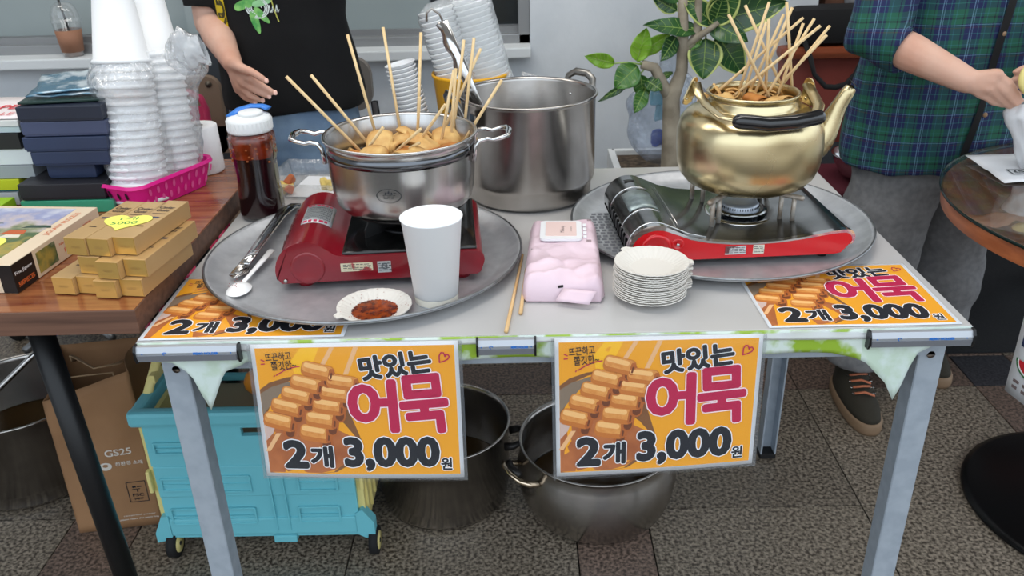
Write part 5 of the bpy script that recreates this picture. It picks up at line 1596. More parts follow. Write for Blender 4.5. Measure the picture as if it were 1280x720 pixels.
mb = MB(); mb.lathe([(0, 0), (.066, 0), (.070, .003), (.086, .190), (.0895, .192), (.090, .197), (.087, .199), (.084, .196), (.068, .004), (0, .004)], 48); mb.build('bucket_wall', mat('yellow_plastic', (228, 166, 20), .4), yb)
leaning_stack((-.150, .90, .77), (-.222, .925, 1.060), 26, 'ridged white cup, %s of the left stack in the yellow bucket', 'bagged cups in the yellow bucket', .040, toplab='top cup of the left bagged stack in the yellow bucket')
leaning_stack((-.070, .915, .80), (-.150, .935, 1.095), 26, 'ridged white cup, %s of the right stack in the yellow bucket', 'bagged cups in the yellow bucket', .040, toplab='top cup of the right, taller bagged stack in the yellow bucket')
cbg = thing('plastic_bag', 'clear plastic sleeve around the two tall leaning cup stacks behind the pots', 'bag', (-.11, .91, .80))
mb = MB()
def sleeve(u, v):
    a = u * 2 * math.pi
    c = Vector((-.078 * v, .022 * v, .285 * v)); w = .085 * (1 - .35 * max(0, v - .93) / .07); d_ = .047 * (1 - .5 * max(0, v - .93) / .07)
    ax_ = Vector((-.26, .07, .96)).normalized(); e1 = Vector((1, 0, .28)).normalized(); e2 = ax_.cross(e1)
    n_ = 1 + .05 * noise3(u * 14, v * 9, 3)
    return c + e1 * math.cos(a) * w * n_ + e2 * math.sin(a) * d_ * n_
mb.sheet(sleeve, 48, 20, .0006); mb.build('sleeve', clear_film('sleeve_film', gloss=.07, rough=.15, haze=.22, wrinkle=1, wscale=40), cbg)
cap__ = thing('plastic_bag', 'flat clear plastic bag standing between the window and the large pot', 'bag', (.02, 1.2, .72))
mb = MB(); mb.sheet(lambda u, v: (-.07 + .17 * u + .02 * v, .01 * noise3(u * 4, v * 4), .14 * v * (1 - .35 * u) + .0), 14, 10, .0008); mb.build('film', clear_film('flat_bag', gloss=.2, rough=.15, haze=.25, wrinkle=.6), cap__)

# ------------------------------------------------------------------ under the tables
def stockpot(name, lab, c, rt, h, rb, prof=None, m=None, handles=(), soup=.03, hz=.8, gold=False):
    o = thing(name, lab, 'pot', (c[0], c[1], .0008))
    mb = MB()
    P = prof or [(0, 0), (rb - .012, 0), (rb - .003, .005), (rb, .014), (rb, .040), (rt - .003, .050), (rt - .003, h - .006), (rt + .002, h - .003), (rt + .003, h), (rt, h + .002), (rt - .004, h - .001), (rt - .0055, h - .01), (rt - .0055, .05), (rb - .004, .035), (rb - .01, .006), (0, .005)]
    mb.lathe(P, 84); mb.build('pot_body', m or steel_worn, o)
    mb = MB(); mb.lathe([(0, soup), (rt - .007 if soup > .05 else rb - .006, soup)], 60); mb.build('liquid', broth, o)
    return o
mp = stockpot('stock_pot', 'deep dark steel pot on the floor between the cart and the round-bellied pot', (-.233, .566), .156, .205, .147, soup=.055)
for a in (math.radians(-8), math.radians(172)):
    M = Matrix.Rotation(a, 4, 'Z')
    mb = MB(); mb.tube([M @ Vector(q) for q in ((.153, -.032, .165), (.172, -.034, .170), (.188, -.026, .176), (.190, 0, .178), (.188, .026, .176), (.172, .034, .170), (.153, .032, .165))], [.010, .0085, .0065, .0065, .0065, .0085, .010], 10); mb.build('handle', mat('bakelite', (24, 22, 22), .4), mp)
mb = MB(); rp_prof = [(0, 0), (.125, 0), (.143, .006), (.160, .028), (.174, .065), (.180, .105), (.178, .135), (.172, .160), (.168, .178), (.1705, .186), (.1745, .189), (.1735, .192), (.168, .190), (.165, .178), (.170, .150), (.175, .105), (.168, .06), (.15, .02), (.12, .006), (0, .005)]
rp_ = stockpot('stew_pot', 'round-bellied steel pot with leftover broth on the floor under the right sign', (.119, .510), .17, .19, .145, prof=rp_prof, soup=.055)
for a in (math.radians(206), math.radians(26)):
    M = Matrix.Rotation(a, 4, 'Z')
    mb = MB(); mb.tube([M @ Vector(q) for q in ((.172, -.042, .150), (.192, -.043, .158), (.212, -.036, .170), (.222, -.016, .178), (.222, .016, .178), (.212, .036, .170), (.192, .043, .158), (.172, .042, .150))], [.008, .0075, .007, .0065, .0065, .007, .0075, .008], 10, flat=.8); mb.build('handle', mat('warm_polished_steel', (214, 196, 172), .15, 1.0), rp_)
    mb = MB(); mb.tube([M @ Vector(q) for q in ((.205, -.026, .1745), (.214, -.0, .180), (.205, .026, .1745))], [.0075, .0085, .0075], 10); mb.build('handle_grip', MATS['bakelite'], rp_)
lp = stockpot('stock_pot', 'very large dark steel pot on the floor at left under the brown table', (-1.27, .68), .184, .235, .170, soup=.10)
la = thing('ladle', 'steel ladle with a blue-tipped handle standing in the very large left pot', 'ladle', (-1.36, .64, .115))
mb = MB(); mb.tube([(-.04, -.02, .03), (.04, .01, .115), (.135, .055, .195), (.175, .075, .228)], [.006, .0065, .007, .007], 12); mb.build('shaft', steel, la)
mb = MB(); mb.lathe([(0, 0), (.03, .006), (.045, .03), (.043, .03), (.028, .008), (0, .003)], 24, c=(-.05, -.025, .003)); mb.build('bowl', steel_worn, la)
mb = MB(); mb.tube([(.165, .070, .222), (.195, .083, .244)], .0105, 12); mb.tube([(.235, .10, .275), (.285, .12, .305)], .017, 12, flat=.6); mb.tube([(.19, .08, .24), (.24, .10, .278)], .005, 8); mb.build('blue_grip', mat('bright_blue_plastic', (28, 84, 190), .35), la, label='bright blue plastic grip')

# turquoise folding cart
ct = thing('folding_cart', 'turquoise folding crate cart with cream handle and small wheels under the table', 'cart', (-.605, .36, 0))
tq = mat('turquoise_plastic', (112, 190, 202), .45, 0, (104, 182, 194), 3)
crm = mat('cream_plastic', (222, 208, 136), .45)
hw, dp, z0, z1 = .215, .27, .055, .385
mb = MB()
mb.box((0, dp / 2, z0 + .006), (2 * hw, dp, .012)); mb.build('floor_panel', tq, ct)
def crate_side(W_, name):
    """front panel: window slot, upper plate, seam and embossed fields"""
    mb = MB()
    zt = z1 - .03
    sl = (.125 - .0, .315 - .0)
    # strips around the grip slot
    sx0, sx1, sz0, sz1 = -.010, .085, .318, .338
    mb.box((-(hw - .006 - (-sx0)) / 2 - (-sx0), .006, (sz0 + sz1) / 2), (hw - .006 + sx0, .012, sz1 - sz0))
    mb.box(((hw - .006 + sx1) / 2, .006, (sz0 + sz1) / 2), (hw - .006 - sx1, .012, sz1 - sz0))
    mb.box((0, .006, (z1 - .035 + sz1) / 2), (2 * hw - .012, .012, z1 - .035 - sz1))
    mb.box((0, .006, (.245 + sz0) / 2), (2 * hw - .012, .012, sz0 - .245))
    mb.box((0, .004, .205), (2 * hw - .016, .012, .08), b=.003)
    mb.box((0, .006, .135), (2 * hw - .018, .012, .06))
    mb.box((0, .003, .085), (2 * hw - .03, .014, .045), b=.004)
    return mb
mb = crate_side(0, ''); fpn = mb.build('front_panel', tq, ct)
mb = MB(); mb.box((0, -.002, z1 - .017), (2 * hw + .026, .026, .034), b=.008); mb.build('top_rim', tq, ct)
for (x, z, w, h) in ((-.150, .292, .085, .026), (-.150, .2, .090, .03), (-.050, .200, .080, .040), (-.05, .115, .078, .040), (.13, .200, .080, .040), (.125, .115, .085, .040), (-.155, .115, .07, .040), (.13, .292, .09, .026)):
    mb = MB()
    for (bx_, bz_, bw_, bh_) in ((x, z + h / 2, w, .004), (x, z - h / 2, w, .004), (x - w / 2, z, .004, h), (x + w / 2, z, .004, h)):
        mb.box((bx_, -.0035, bz_), (bw_, .005, bh_), b=.0012)
    mb.box((x, -.0025, z), (w - .004, .004, .002)); 
    mb.build('embossed_frame', tq, fpn)
for x in (.030, .058):
    mb = MB(); mb.box((x, -.003, .17), (.003, .006, .19)); mb.build('rib', tq, fpn)
mb = MB(); mb.box((.044, .002, .052), (.05, .02, .018), b=.003); mb.build('latch', tq, fpn)
mb = MB(); mb.prism([(-.215, .05), (-.235, .045), (-.235, .07), (-.215, .115), (-.20, .115), (-.20, .06)], -.004, .02, 'Y'); mb.prism([(.215, .05), (.238, .045), (.238, .09), (.215, .125), (.20, .115), (.20, .06)], -.004, .02, 'Y'); mb.build('corner_foot', tq, fpn)['kind'] = 'stuff'
# back panel with horizontal slots and top rail, sides in cream
mb = MB(); mb.box((0, dp - .006, .15), (2 * hw - .01, .012, .19)); 
for k in range(4): mb.box((0, dp - .006, .265 + k * .032), (2 * hw - .01, .012, .016), b=.002)
mb.build('back_panel', tq, ct)
mb = MB(); mb.box((0, dp + .002, z1 - .012), (2 * hw + .02, .022, .028), b=.006); mb.build('top_rim', mat('green_turquoise', (96, 190, 168), .45), ct)
for sx_ in (-1, 1):
    mb = MB()
    x = sx_ * (hw - .002)
    mb.box((x, dp / 2, .20), (.014, dp - .02, .27))
    for k in range(6): mb.box((x + sx_ * .009, .03 + k * .042, .19), (.006, .008, .22))
    sdp = mb.build('side_panel', crm, ct, label='cream ribbed side panel')
    mb = MB(); mb.box((x, dp / 2, z1 - .017), (.026, dp, .032), b=.007); mb.build('side_rim', tq, ct)
    mb = MB(); mb.box((sx_ * (hw + .006), .004, .205), (.008, .014, .055), b=.003); mb.build('latch_bar', crm, ct)
mb = MB(); mb.tube([(-hw, .06, z1 - .01), (-hw + .01, .13, z1 + .05), (-hw + .03, .20, z1 + .085), (hw - .03, .20, z1 + .085), (hw - .01, .13, z1 + .05), (hw, .06, z1 - .01)], .011, 8, flat=.6); mb.build('handle_frame', crm, ct)
mb = MB(); mb.box((-hw + .01, .13, z1 + .02), (.012, .10, .02), M=Matrix.Translation((0, 0, 0)), b=.002); mb.build('handle_brace', crm, ct)
for (x, y) in ((-.205, .01), (.232, .01), (-.205, dp), (.225, dp)):
    mb = MB(); mb.tube([(x - .009, y, .031), (x + .009, y, .031)], .031, 28); w_ = mb.build('wheel', black_rubber, ct)
    mb = MB(); mb.tube([(x - .011, y, .031), (x + .011, y, .031)], .020, 24); mb.build('hub', crm, w_)
    mb = MB(); mb.tube([(x - .0125, y, .031), (x + .0125, y, .031)], .005, 10); mb.build('axle', black_plastic, w_)
ofr = thing('box', 'cream carton filling the bottom of the turquoise cart', 'box', (-.60, .495, .068))
mb = MB(); mb.box((0, 0, .115), (.36, .20, .23), b=.003); mb.build('carton', mat('carton_brown', (150, 136, 112), .8), ofr)
of2 = thing('orange', 'orange fruit lying on the carton inside the turquoise cart', 'fruit', (-.63, .545, .330))
mb = MB(); mb.lathe([(0, -.03), (.018, -.024), (.029, -.008), (.03, .005), (.024, .02), (.01, .029), (0, .0295)], 24); mb.build('peel', mat('orange_peel', (224, 140, 40), .45, bump=.4, bscale=200), of2)

# kraft paper bag
kb = thing('paper_bag', 'open brown kraft paper shopping bag on the floor beside the turquoise cart', 'bag', (-.968, .455, .001), math.radians(9))
kraft = mat('kraft_paper', (150, 112, 78), .8, 0, (138, 102, 70), 9, bump=.3, bscale=14)
Wb, Db = .185, .13
def wallf(side):
    def fn(u, v):
        zt = (.345 + .055 * u) if side == 'f' else (.40 + .0 * u) if side == 'b' else .38
        z = v * zt
        wob_ = .007 * noise3(u * 3, v * 4, 3 if side == 'f' else 9) * min(1, v * 3)
        if side == 'f': return (-Wb / 2 + Wb * u, -.0 + wob_ + .016 * v, z)
        if side == 'b': return (Wb / 2 - Wb * u, Db + wob_ + .035 * v, z)
        if side == 'l': return (-Wb / 2 + (.018 * math.sin(u * math.pi) * v), Db * (1 - u) + lerp(.035, .016, u) * v, v * lerp(.40, .345, u))
        return (Wb / 2 - (.022 * math.sin(u * math.pi) * v), Db * u + lerp(.016, .035, u) * v, v * lerp(.40, .40, u))
    return fn
for sd_ in 'fblr':
    mb = MB(); mb.sheet(wallf(sd_), 18, 18, .0012); mb.build({'f': 'front_wall', 'b': 'back_wall', 'l': 'side_gusset', 'r': 'side_gusset'}[sd_], kraft, kb)
mb = MB(); mb.box((0, Db / 2, .001), (Wb, Db, .002)); mb.build('bottom', kraft, kb)
mb = MB(); mb.tube([(-.05, .03, .35), (-.045, .03, .39), (-.02, .04, .385), (.045, .06, .375), (.05, .05, .34)], .006, 6, flat=.25); mb.tube([(-.05, .12, .38), (-.04, .09, .41), (.01, .06, .39), (.055, .07, .39), (.05, .14, .36)], .006, 6, flat=.25); mb.build('strap_handles', mat('pale_kraft', (176, 146, 112), .8), kb)['kind'] = 'stuff'
MBg = Matrix.Translation((0, .0035, 0)) @ Matrix.Rotation(math.pi / 2, 4, 'X')
def bagprint(mb, txt, x, z, w, h, mi=0):
    rv = text_mesh(txt, .015)
    n0 = len(mb.v)
    put_text(mb, txt, x, z, w, h, 0, mi, .015)
    for i in range(n0, len(mb.v)):
        p = mb.v[i]; u = (p.x + Wb / 2) / Wb; zz_ = p.y; v_ = zz_ / (.345 + .055 * u)
        q = wallf('f')(u, v_); mb.v[i] = Vector((q[0], q[1] - .0016, zz_))
mb = MB()
bagprint(mb, 'GS25', .004, .195, .055, .017); bagprint(mb, '친환경 소재', .020, .168, .058, .010)
c0 = len(mb.v)
pts = [(.000 + .013 * math.cos(a), .171 + .010 * math.sin(a)) for a in [i * math.pi / 10 for i in range(20)]]
pts2 = [(.000 + .006 * math.cos(a), .173 + .004 * math.sin(a)) for a in [i * math.pi / 10 for i in range(20)]]
vs = [wallf('f')((x + Wb / 2) / Wb, z / (.345 + .055 * ((x + Wb / 2) / Wb))) for x, z in pts + pts2]
mb.add([(q[0], q[1] - .0016, q[2]) for q in vs], [(i, (i + 1) % 20, 20 + (i + 1) % 20, 20 + i) for i in range(20)])
bagprint(mb, 'please reuse this paper bag', .000, .020, .085, .005); bagprint(mb, 'recycled paper', .010, .030, .07, .004)
mb.build('white_print', mat('white_ink', (206, 200, 192), .6), kb)['kind'] = 'stuff'
mb = MB()
def bagline(x0, z0_, x1_, z1_, w=.0008):
    q = []
    for (x, z) in ((x0 - w, z0_ - w), (x1_ + w, z0_ - w), (x1_ + w, z1_ + w), (x0 - w, z1_ + w)):
        u = (x + Wb / 2) / Wb; r = wallf('f')(u, z / (.345 + .055 * u)); q.append((x, r[1] - .0016, z))
    mb.add(q, [(0, 1, 2, 3)])
for (a, b, c, d) in [tuple(q_ - (.020 if i_ % 2 == 0 else 0) for i_, q_ in enumerate(qq)) for qq in ((.052, .068, .092, .068), (.052, .122, .092, .122), (.052, .068, .052, .122), (.092, .068, .092, .122), (.072, .094, .072, .100), (.062, .102, .078, .102), (.064, .107, .070, .110), (.074, .110, .082, .106))]: bagline(a, b, c, d)
bagprint(mb, 'FSC', .040, .082, .024, .008, 0); bagprint(mb, 'paper', .042, .072, .02, .006, 0)
mb.build('black_print', print_black, kb)['kind'] = 'stuff'
# far chair feet seen under the brown table
fcx = thing('office_chair', 'chair with small black castors far behind the brown table, only its foot visible', 'chair', (-1.47, 1.36, 0))
mb = MB()
for k in range(5):
    a = k * 2 * math.pi / 5 + .6
    mb.tube([(0, 0, .10), (.21 * math.cos(a), .21 * math.sin(a), .07)], [.018, .012], 8)
mb.tube([(0, 0, .09), (0, 0, .42)], .02, 12); mb.build('base', mat('grey_metal', (128, 130, 132), .35, .8), fcx)
mb = MB(); mb.box((0, 0, .45), (.42, .40, .06), b=.02); mb.build('seat', black_plastic, fcx)
for k in range(5):
    a = k * 2 * math.pi / 5 + .6
    mb = MB(); x, y = .21 * math.cos(a), .21 * math.sin(a); mb.tube([(x, y - .012, .028), (x, y + .012, .028)], .028, 14); mb.build('castor', black_rubber, fcx)

# ------------------------------------------------------------------ potted rubber plant
from mathutils.bvhtree import BVHTree
pl = thing('potted_plant', 'rubber plant with pale trunk and glossy leaves in a white square planter', 'plant', (.42, 1.24, 0))
PO = Vector((.42, 1.24, 0))
mb = MB()
a, h = .185, .575
for (cx_, cy_, dx, dy) in ((0, -a, 2 * a, .02), (0, a, 2 * a, .02), (-a, 0, .02, 2 * a + .02), (a, 0, .02, 2 * a + .02)): mb.box((cx_, cy_, h / 2), (dx, dy, h), b=.003)
mb.build('planter', mat('planter_white', (214, 216, 216), .45), pl)
mb = MB(); mb.box((0, 0, h - .03), (2 * a - .02, 2 * a - .02, .03)); mb.build('soil', mat('dry_bark_soil', (104, 88, 70), .95, 0, (60, 48, 38), 60, bump=1, bscale=60), pl)
def branch(pts, r, name='branch'):
    mb = MB(); mb.tube([Vector(p) - PO for p in pts], r, 12); mb.build(name, bark, pl)
branch([(TRUNK[0][0], 1.2, .54)] + TRUNK, [.030, .028, .025, .023, .016, .014, .012], 'trunk')
branch(BRANCH_LEFT, [.016, .015, .014, .012]); branch(BRANCH_RIGHT, [.014, .012, .010, .009]); branch(BRANCH_CROWN, [.010, .009, .008, .006])
def leaf(b, t, w, kind, seed):
    rr = random.Random(seed)
    b, t = Vector(b) - PO, Vector(t) - PO
    ax = t - b; L = ax.length; ax.normalize()
    tow = Vector((rr.uniform(-.3, .3), -1, rr.uniform(-.1, .6)))
    n = (tow - ax * tow.dot(ax)).normalized(); s_ = ax.cross(n)
    m = {'b': leaf_b, 'l': leaf_b, 'm': leaf_m, 'd': leaf_d, 'v': leaf_d}[kind]
    def wd(v): return w / 2 * (math.sin(math.pi * min(1, v ** .8)) ** .75) * (1 - .15 * v)
    def fn(u, v, sc=1, up_=0):
        x = (u - .5) * 2
        k = wd(v) * sc
        return b + ax * (L * v) + s_ * (x * k) + n * (-.18 * w * abs(x) ** 1.5 * -1 * .6 - .10 * L * (v - .5) ** 2 * 1.5 + up_ + .0016 * math.sin(v * 16) * abs(x))
    mb = MB(); mb.sheet(lambda u, v: fn(u, v), 8, 14, .0009); lf = mb.build('leaf', [m], pl)
    if kind == 'v':
        mb = MB()
        for s0 in (0, .91):
            mb.sheet(lambda u, v: fn(s0 + .09 * u, v, 1.02, .0007), 1, 14, .0006)
        mb.build('cream_margin', leaf_edge, lf)['kind'] = 'stuff'
    mb = MB(); mb.tube([fn(.5, i / 8, 1, .0008) for i in range(9)], [.0016 - .00014 * i for i in range(9)], 5)
    for v in (.2, .33, .46, .59, .72):
        for u1 in (.08, .92): mb.tube([fn(.5, v, 1, .0005), fn(.5 + (u1 - .5) * .5, v + .05, 1, .0008), fn(u1, v + .11, 1, .0006)], .0005, 4)
    mb.build('veins', leaf_vein, lf)['kind'] = 'stuff'
    st = TRUNK[3]
for k, v in enumerate(LEAVES): leaf(v[:3], v[3:6], v[6] * 1.16, v[7], 50 + k)
for k, (src, dst) in enumerate((((.284, 1.2, .871), LEAVES[0][:3]), ((.284, 1.2, .871), LEAVES[3][:3]), ((.30, 1.2, .86), LEAVES[7][:3]), ((.32, 1.2, .84), LEAVES[8][:3]), ((.387, 1.2, .93), LEAVES[6][:3]), ((.387, 1.2, .96), LEAVES[5][:3]), ((.44, 1.18, .955), LEAVES[11][:3]), ((.44, 1.18, .955), LEAVES[12][:3]), ((.38, 1.2, .99), LEAVES[16][:3]))):
    mb = MB(); mb.tube([Vector(src) - PO, Vector(src).lerp(Vector(dst), .5) - PO + Vector((0, 0, .004)), Vector(dst) - PO], .0022, 6); mb.build('leaf_stalk', leaf_vein, pl)
# blue-printed plastic bag of litter behind the trunk
bg = thing('plastic_bag', 'clear and blue plastic bag bundled behind the rubber plant trunk', 'bag', (.40, 1.30, .575))
mb = MB()
def bagf(u, v):
    a = u * 2 * math.pi; r_ = (.085 * math.sin(min(1, v * 1.05 + .12) * math.pi * .93) + .015)
    q = 1 + .35 * noise3(math.cos(a) * 1.6, math.sin(a) * 1.6, v * 4)
    return (-.02 + r_ * 1.15 * math.cos(a) * q, r_ * .6 * math.sin(a) * q, .31 * v)
mb.sheet(bagf, 40, 24, .0006); mb.build('film', clear_film('blue_bag_film', tint=(250, 252, 255), gloss=.10, rough=.12, haze=.09, hazec=(214, 224, 238), wrinkle=1, wscale=30), bg)
for (x, z, c, w) in ((-.055, .20, (110, 190, 214), .045), (-.05, .075, (24, 66, 168), .035), (.055, .10, (30, 110, 214), .03), (-.04, .15, (150, 200, 216), .04)):
    mb = MB(); mb.box((x, -.02, z), (w, .02, w * 1.3), b=.008); 
    for v in mb.v: v += Vector((noise3(v.x * 60, v.z * 60), noise3(v.z * 50, v.x * 50), noise3(v.x * 55, v.y * 50, v.z * 40))) * .010
    mb.build('blue_wrapper', mat('wrap_%d' % c[0], c, .35), bg)

# ------------------------------------------------------------------ right background: sofa, bags, low table
sf = thing('leather_sofa', 'reddish-brown leather sofa back behind the kettle spout', 'sofa', (1.30, 1.62, 0))
leather = mat('red_brown_leather', (140, 70, 62), .32, 0, (120, 58, 50), 6, bump=.15, bscale=60, coat=.2)
mb = MB(); mb.box((0, 0, .68), (1.08, .10, .30), b=.03); auto_smooth(mb.build('backrest', leather, sf))
mb = MB(); mb.box((0, -.02, .82), (1.10, .12, .035), b=.015); mb.build('top_rail', mat('brown_leather_piping', (140, 72, 46), .35), sf)
mb = MB(); mb.box((0.22, -.22, .42), (.62, .34, .12), b=.03); mb.build('seat', leather, sf)
for (x, y) in ((-.50, .0), (.5, .0), (-.04, -.34), (.48, -.34)):
    mb = MB(); mb.box((x, y, .27 if y == 0 else .18), (.06, .06, .54 if y == 0 else .36), b=.005); mb.build('leg', mat('dark_brown_wood', (84, 52, 34), .5), sf)
hb = thing('black_bag', 'black fabric shoulder bag on top of the sofa back, strap hanging in front', 'bag', (.90, 1.60, .842))
mb = MB(); mb.box((0, 0, .055), (.26, .11, .11), b=.03); auto_smooth(mb.build('bag_body', mat('black_fabric', (20, 20, 22), .8, bump=.3), hb))
mb = MB(); mb.tube([(-.088, -.055, .02), (-.083, -.115, -.02), (-.066, -.122, -.07), (-.03, -.124, -.105), (0, -.124, -.108), (.03, -.124, -.10), (.055, -.122, -.07), (.075, -.115, -.02), (.08, -.055, .02)], .0085, 8, flat=.5); mb.build('strap', MATS['black_fabric'], hb)
wb = thing('brown_bag', 'brown leather bag with a white tag behind the black bag', 'bag', (1.07, 1.78, .80))
mb = MB(); mb.box((0, 0, .17), (.30, .10, .34), b=.03); auto_smooth(mb.build('bag_body', mat('tan_brown_leather', (112, 76, 58), .5), wb))
mb = MB(); mb.lathe([(0, 0), (.028, 0), (.028, .002), (0, .002)], 24, M=Matrix.Translation((-.06, -.052, .15)) @ Matrix.Rotation(math.pi / 2, 4, 'X')); mb.build('white_tag', mat('pale_tag', (150, 150, 152), .5), wb)
mb = MB(); mb.tube([(-.045, -.054, .34), (-.045, -.054, .10)], .003, 6); mb.build('cord', black_plastic, wb)
wb2 = thing('stool', 'wooden stool carrying the brown bag behind the sofa', 'stool', (1.07, 1.78, 0))
mb = MB(); mb.box((0, 0, .785), (.36, .14, .025), b=.004); mb.build('seat', MATS['dark_brown_wood'], wb2)
for x in (-.15, .15):
    for y in (-.05, .05):
        mb = MB(); mb.box((x, y, .386), (.03, .03, .772)); mb.build('leg', MATS['dark_brown_wood'], wb2)
lt = thing('low_stool', 'low maroon-topped stool with a steel bowl on it, in front of the sofa', 'stool', (.98, 1.375, 0))
mb = MB(); mb.box((0, 0, .475), (.36, .27, .03), b=.008); mb.build('maroon_top', mat('maroon_cloth', (84, 26, 40), .7), lt)
mb = MB(); mb.box((0, 0, .445), (.37, .29, .022), b=.003); mb.build('metal_rim', alu, lt)
for x in (-.16, .16):
    for y in (-.12, .12):
        mb = MB(); mb.tube([(x, y, .434), (x, y, 0)], .012, 10); mb.build('leg', MATS['dark_tube'], lt)
sb_ = thing('steel_bowl', 'shiny steel bowl on the low maroon stool', 'bowl', (.985, 1.345, .4915))
mb = MB(); mb.lathe([(0, 0), (.05, 0), (.085, .022), (.104, .055), (.108, .075), (.112, .077), (.106, .078), (.10, .055), (.08, .025), (.045, .004), (0, .003)], 48); mb.build('bowl', steel_pol, sb_)

# ------------------------------------------------------------------ round table
rt_c = Vector((1.26, .462, 0))
rtb = thing('round_table', 'round reddish wooden table with a glass top and black disc foot at right', 'table', rt_c)
rwood = mat('reddish_table_wood', (186, 108, 66), .35, 0, (146, 78, 46), 5, stretch=(8, 1, 8), coat=.3)
mb = MB(); mb.lathe([(0, .684), (.445, .684), (.452, .688), (.455, .715), (.452, .7205), (0, .7205)], 120); auto_smooth(mb.build('wooden_top', rwood, rtb))
mb = MB(); mb.lathe([(0, .7215), (.457, .7215), (.459, .7225), (.459, .7285), (.457, .7295), (0, .7295)], 120); auto_smooth(mb.build('glass_top', clear_film('table_glass', tint=(236, 244, 240), gloss=.14, rough=.02, haze=.0), rtb))
mb = MB(); mb.lathe([(.4594, .7224), (.4600, .7224), (.4600, .7288), (.4594, .7288)], 120); mb.build('glass_edge', mat('dark_green_glass_edge', (24, 40, 36), .15), rtb)
mb = MB(); mb.lathe([(0, 0), (.283, 0), (.287, .004), (.286, .010), (.27, .016), (.10, .026), (.05, .032), (0, .033)], 96); mb.build('disc_foot', mat('gloss_black_metal', (16, 16, 17), .3, .3), rtb)
mb = MB(); mb.tube([(0, 0, .03), (0, 0, .684)], .035, 24); mb.build('column', MATS['gloss_black_metal'], rtb)
for k in range(4):
    a = k * math.pi / 2 + .5 + math.pi / 4
    mb = MB(); mb.tube([(.03 * math.cos(a), .03 * math.sin(a), .50), (.25 * math.cos(a), .25 * math.sin(a), .672), (.36 * math.cos(a), .36 * math.sin(a), .680)], .010, 10); mb.build('brace', alu, rtb)
GZ = .7302
sh = thing('paper_sheet', 'white crumpled paper sheet with a printed mark on the glass table', 'paper', (1.12, .70, GZ))
mb = MB(); mb.sheet(lambda u, v: (-.165 + .33 * u + .0 * v, -.088 + .172 * v + .012 * u, .002 + .004 * abs(noise3(u * 4, v * 4)) + (.006 * (1 - u) * v)), 18, 10, .0006); mb.build('sheet', paper_white, sh)
mb = MB()
for (x0, y0, x1, y1) in ((-.125, -.050, -.06, -.047), (-.128, -.020, -.06, -.017), (-.128, -.050, -.125, -.017)): mb.add([(x0, y0, .0075), (x1, y0, .0075), (x1, y1, .0075), (x0, y1, .0075)], [(0, 1, 2, 3)])
put_text(mb, '(SO', -.118, -.042, .05, .018, .0075, 0, .03)
mb.build('printed_mark', print_black, sh)['kind'] = 'stuff'
wpb = thing('paper_bag', 'white crumpled paper bag held open above the glass table', 'bag', (1.022, .690, GZ + .002))
mb = MB()
def wbf(u, v):
    a = u * 2 * math.pi; r_ = lerp(.034, .066, v ** .8) - .030 * max(0, (v - .82) / .18)
    q = 1 + .16 * noise3(math.cos(a) * 2.2, math.sin(a) * 2.2, v * 3 + 2) + .05 * noise3(math.cos(a) * 6, math.sin(a) * 6, v * 9)
    return (r_ * math.cos(a) * q + .045 * (1 - v), r_ * .62 * math.sin(a) * q, .148 * v + .010 * noise3(a, v * 3, 7) * v)
mb.sheet(wbf, 48, 22, .0008); mb.lathe([(0, .001), (.040, .001)], 24, M=Matrix.Translation((.045, 0, 0)) @ Matrix.Diagonal((1, .62, 1, 1))); mb.build('paper', paper_white, wpb)
yc = thing('yellow_cake', 'round pale yellow cookie held in the hand over the white bag', 'food', (.992, .655, .934), rot=(math.pi / 2 - .25, 0, .15))
mb = MB(); mb.lathe([(0, -.008), (.028, -.008), (.034, -.004), (.035, .002), (.031, .008), (.024, .0075), (.021, .0055), (.013, .006), (.010, .008), (0, .0085)], 40); mb.build('cookie', mat('pale_yellow_icing', (232, 218, 140), .5), yc)
# hanging notice on the table rim
po = thing('notice_poster', 'white notice with a watermelon slice hanging from the round table rim', 'poster', (.838, .262, 0))
dvec = Vector((.22, -.97, 0)).normalized()
def PP(u, z, off=0): return dvec * u + Vector((-off * .97, -off * .22, z))
mb = MB(); mb.sheet(lambda u, v: PP(.21 * u, .458 + .247 * v, .003 * math.sin(u * 3)), 10, 10, .0008); mb.build('paper', paper_white, po)
mb = MB()
def quad(u0, z0_, u1, z1_, mi=0, off=.0045): mb.add([PP(u0, z0_, off), PP(u1, z0_, off), PP(u1, z1_, off), PP(u0, z1_, off)], [(0, 1, 2, 3)], mi)
quad(.014, .560, .16, .590)
pts = [(.045 + .034 * math.cos(a), .535 + .030 * math.sin(a)) for a in [math.pi + i * math.pi / 14 for i in range(15)]]
mb.add([PP(u, z, .0046) for u, z in pts], [tuple(range(15))], 2)
pts = [(.045 + .030 * math.cos(a), .535 + .026 * math.sin(a)) for a in [math.pi + i * math.pi / 14 for i in range(15)]]
mb.add([PP(u, z, .0052) for u, z in pts], [tuple(range(15))], 3)
pts = [(.045 + .026 * math.cos(a), .535 + .022 * math.sin(a)) for a in [math.pi + i * math.pi / 14 for i in range(15)]]
mb.add([PP(u, z, .0058) for u, z in pts], [tuple(range(15))], 1)
for k in range(5): quad(.016 + k * .022, .488, .030 + k * .022, .494, 4); quad(.016 + k * .022, .476, .028 + k * .022, .482, 4)
mb.build('printed_notice', [blue_ink2, mat('melon_red', (206, 40, 52), .4), mat('melon_green', (40, 110, 56), .4), print_white, mat('grey_ink', (120, 104, 104))], po)['kind'] = 'stuff'

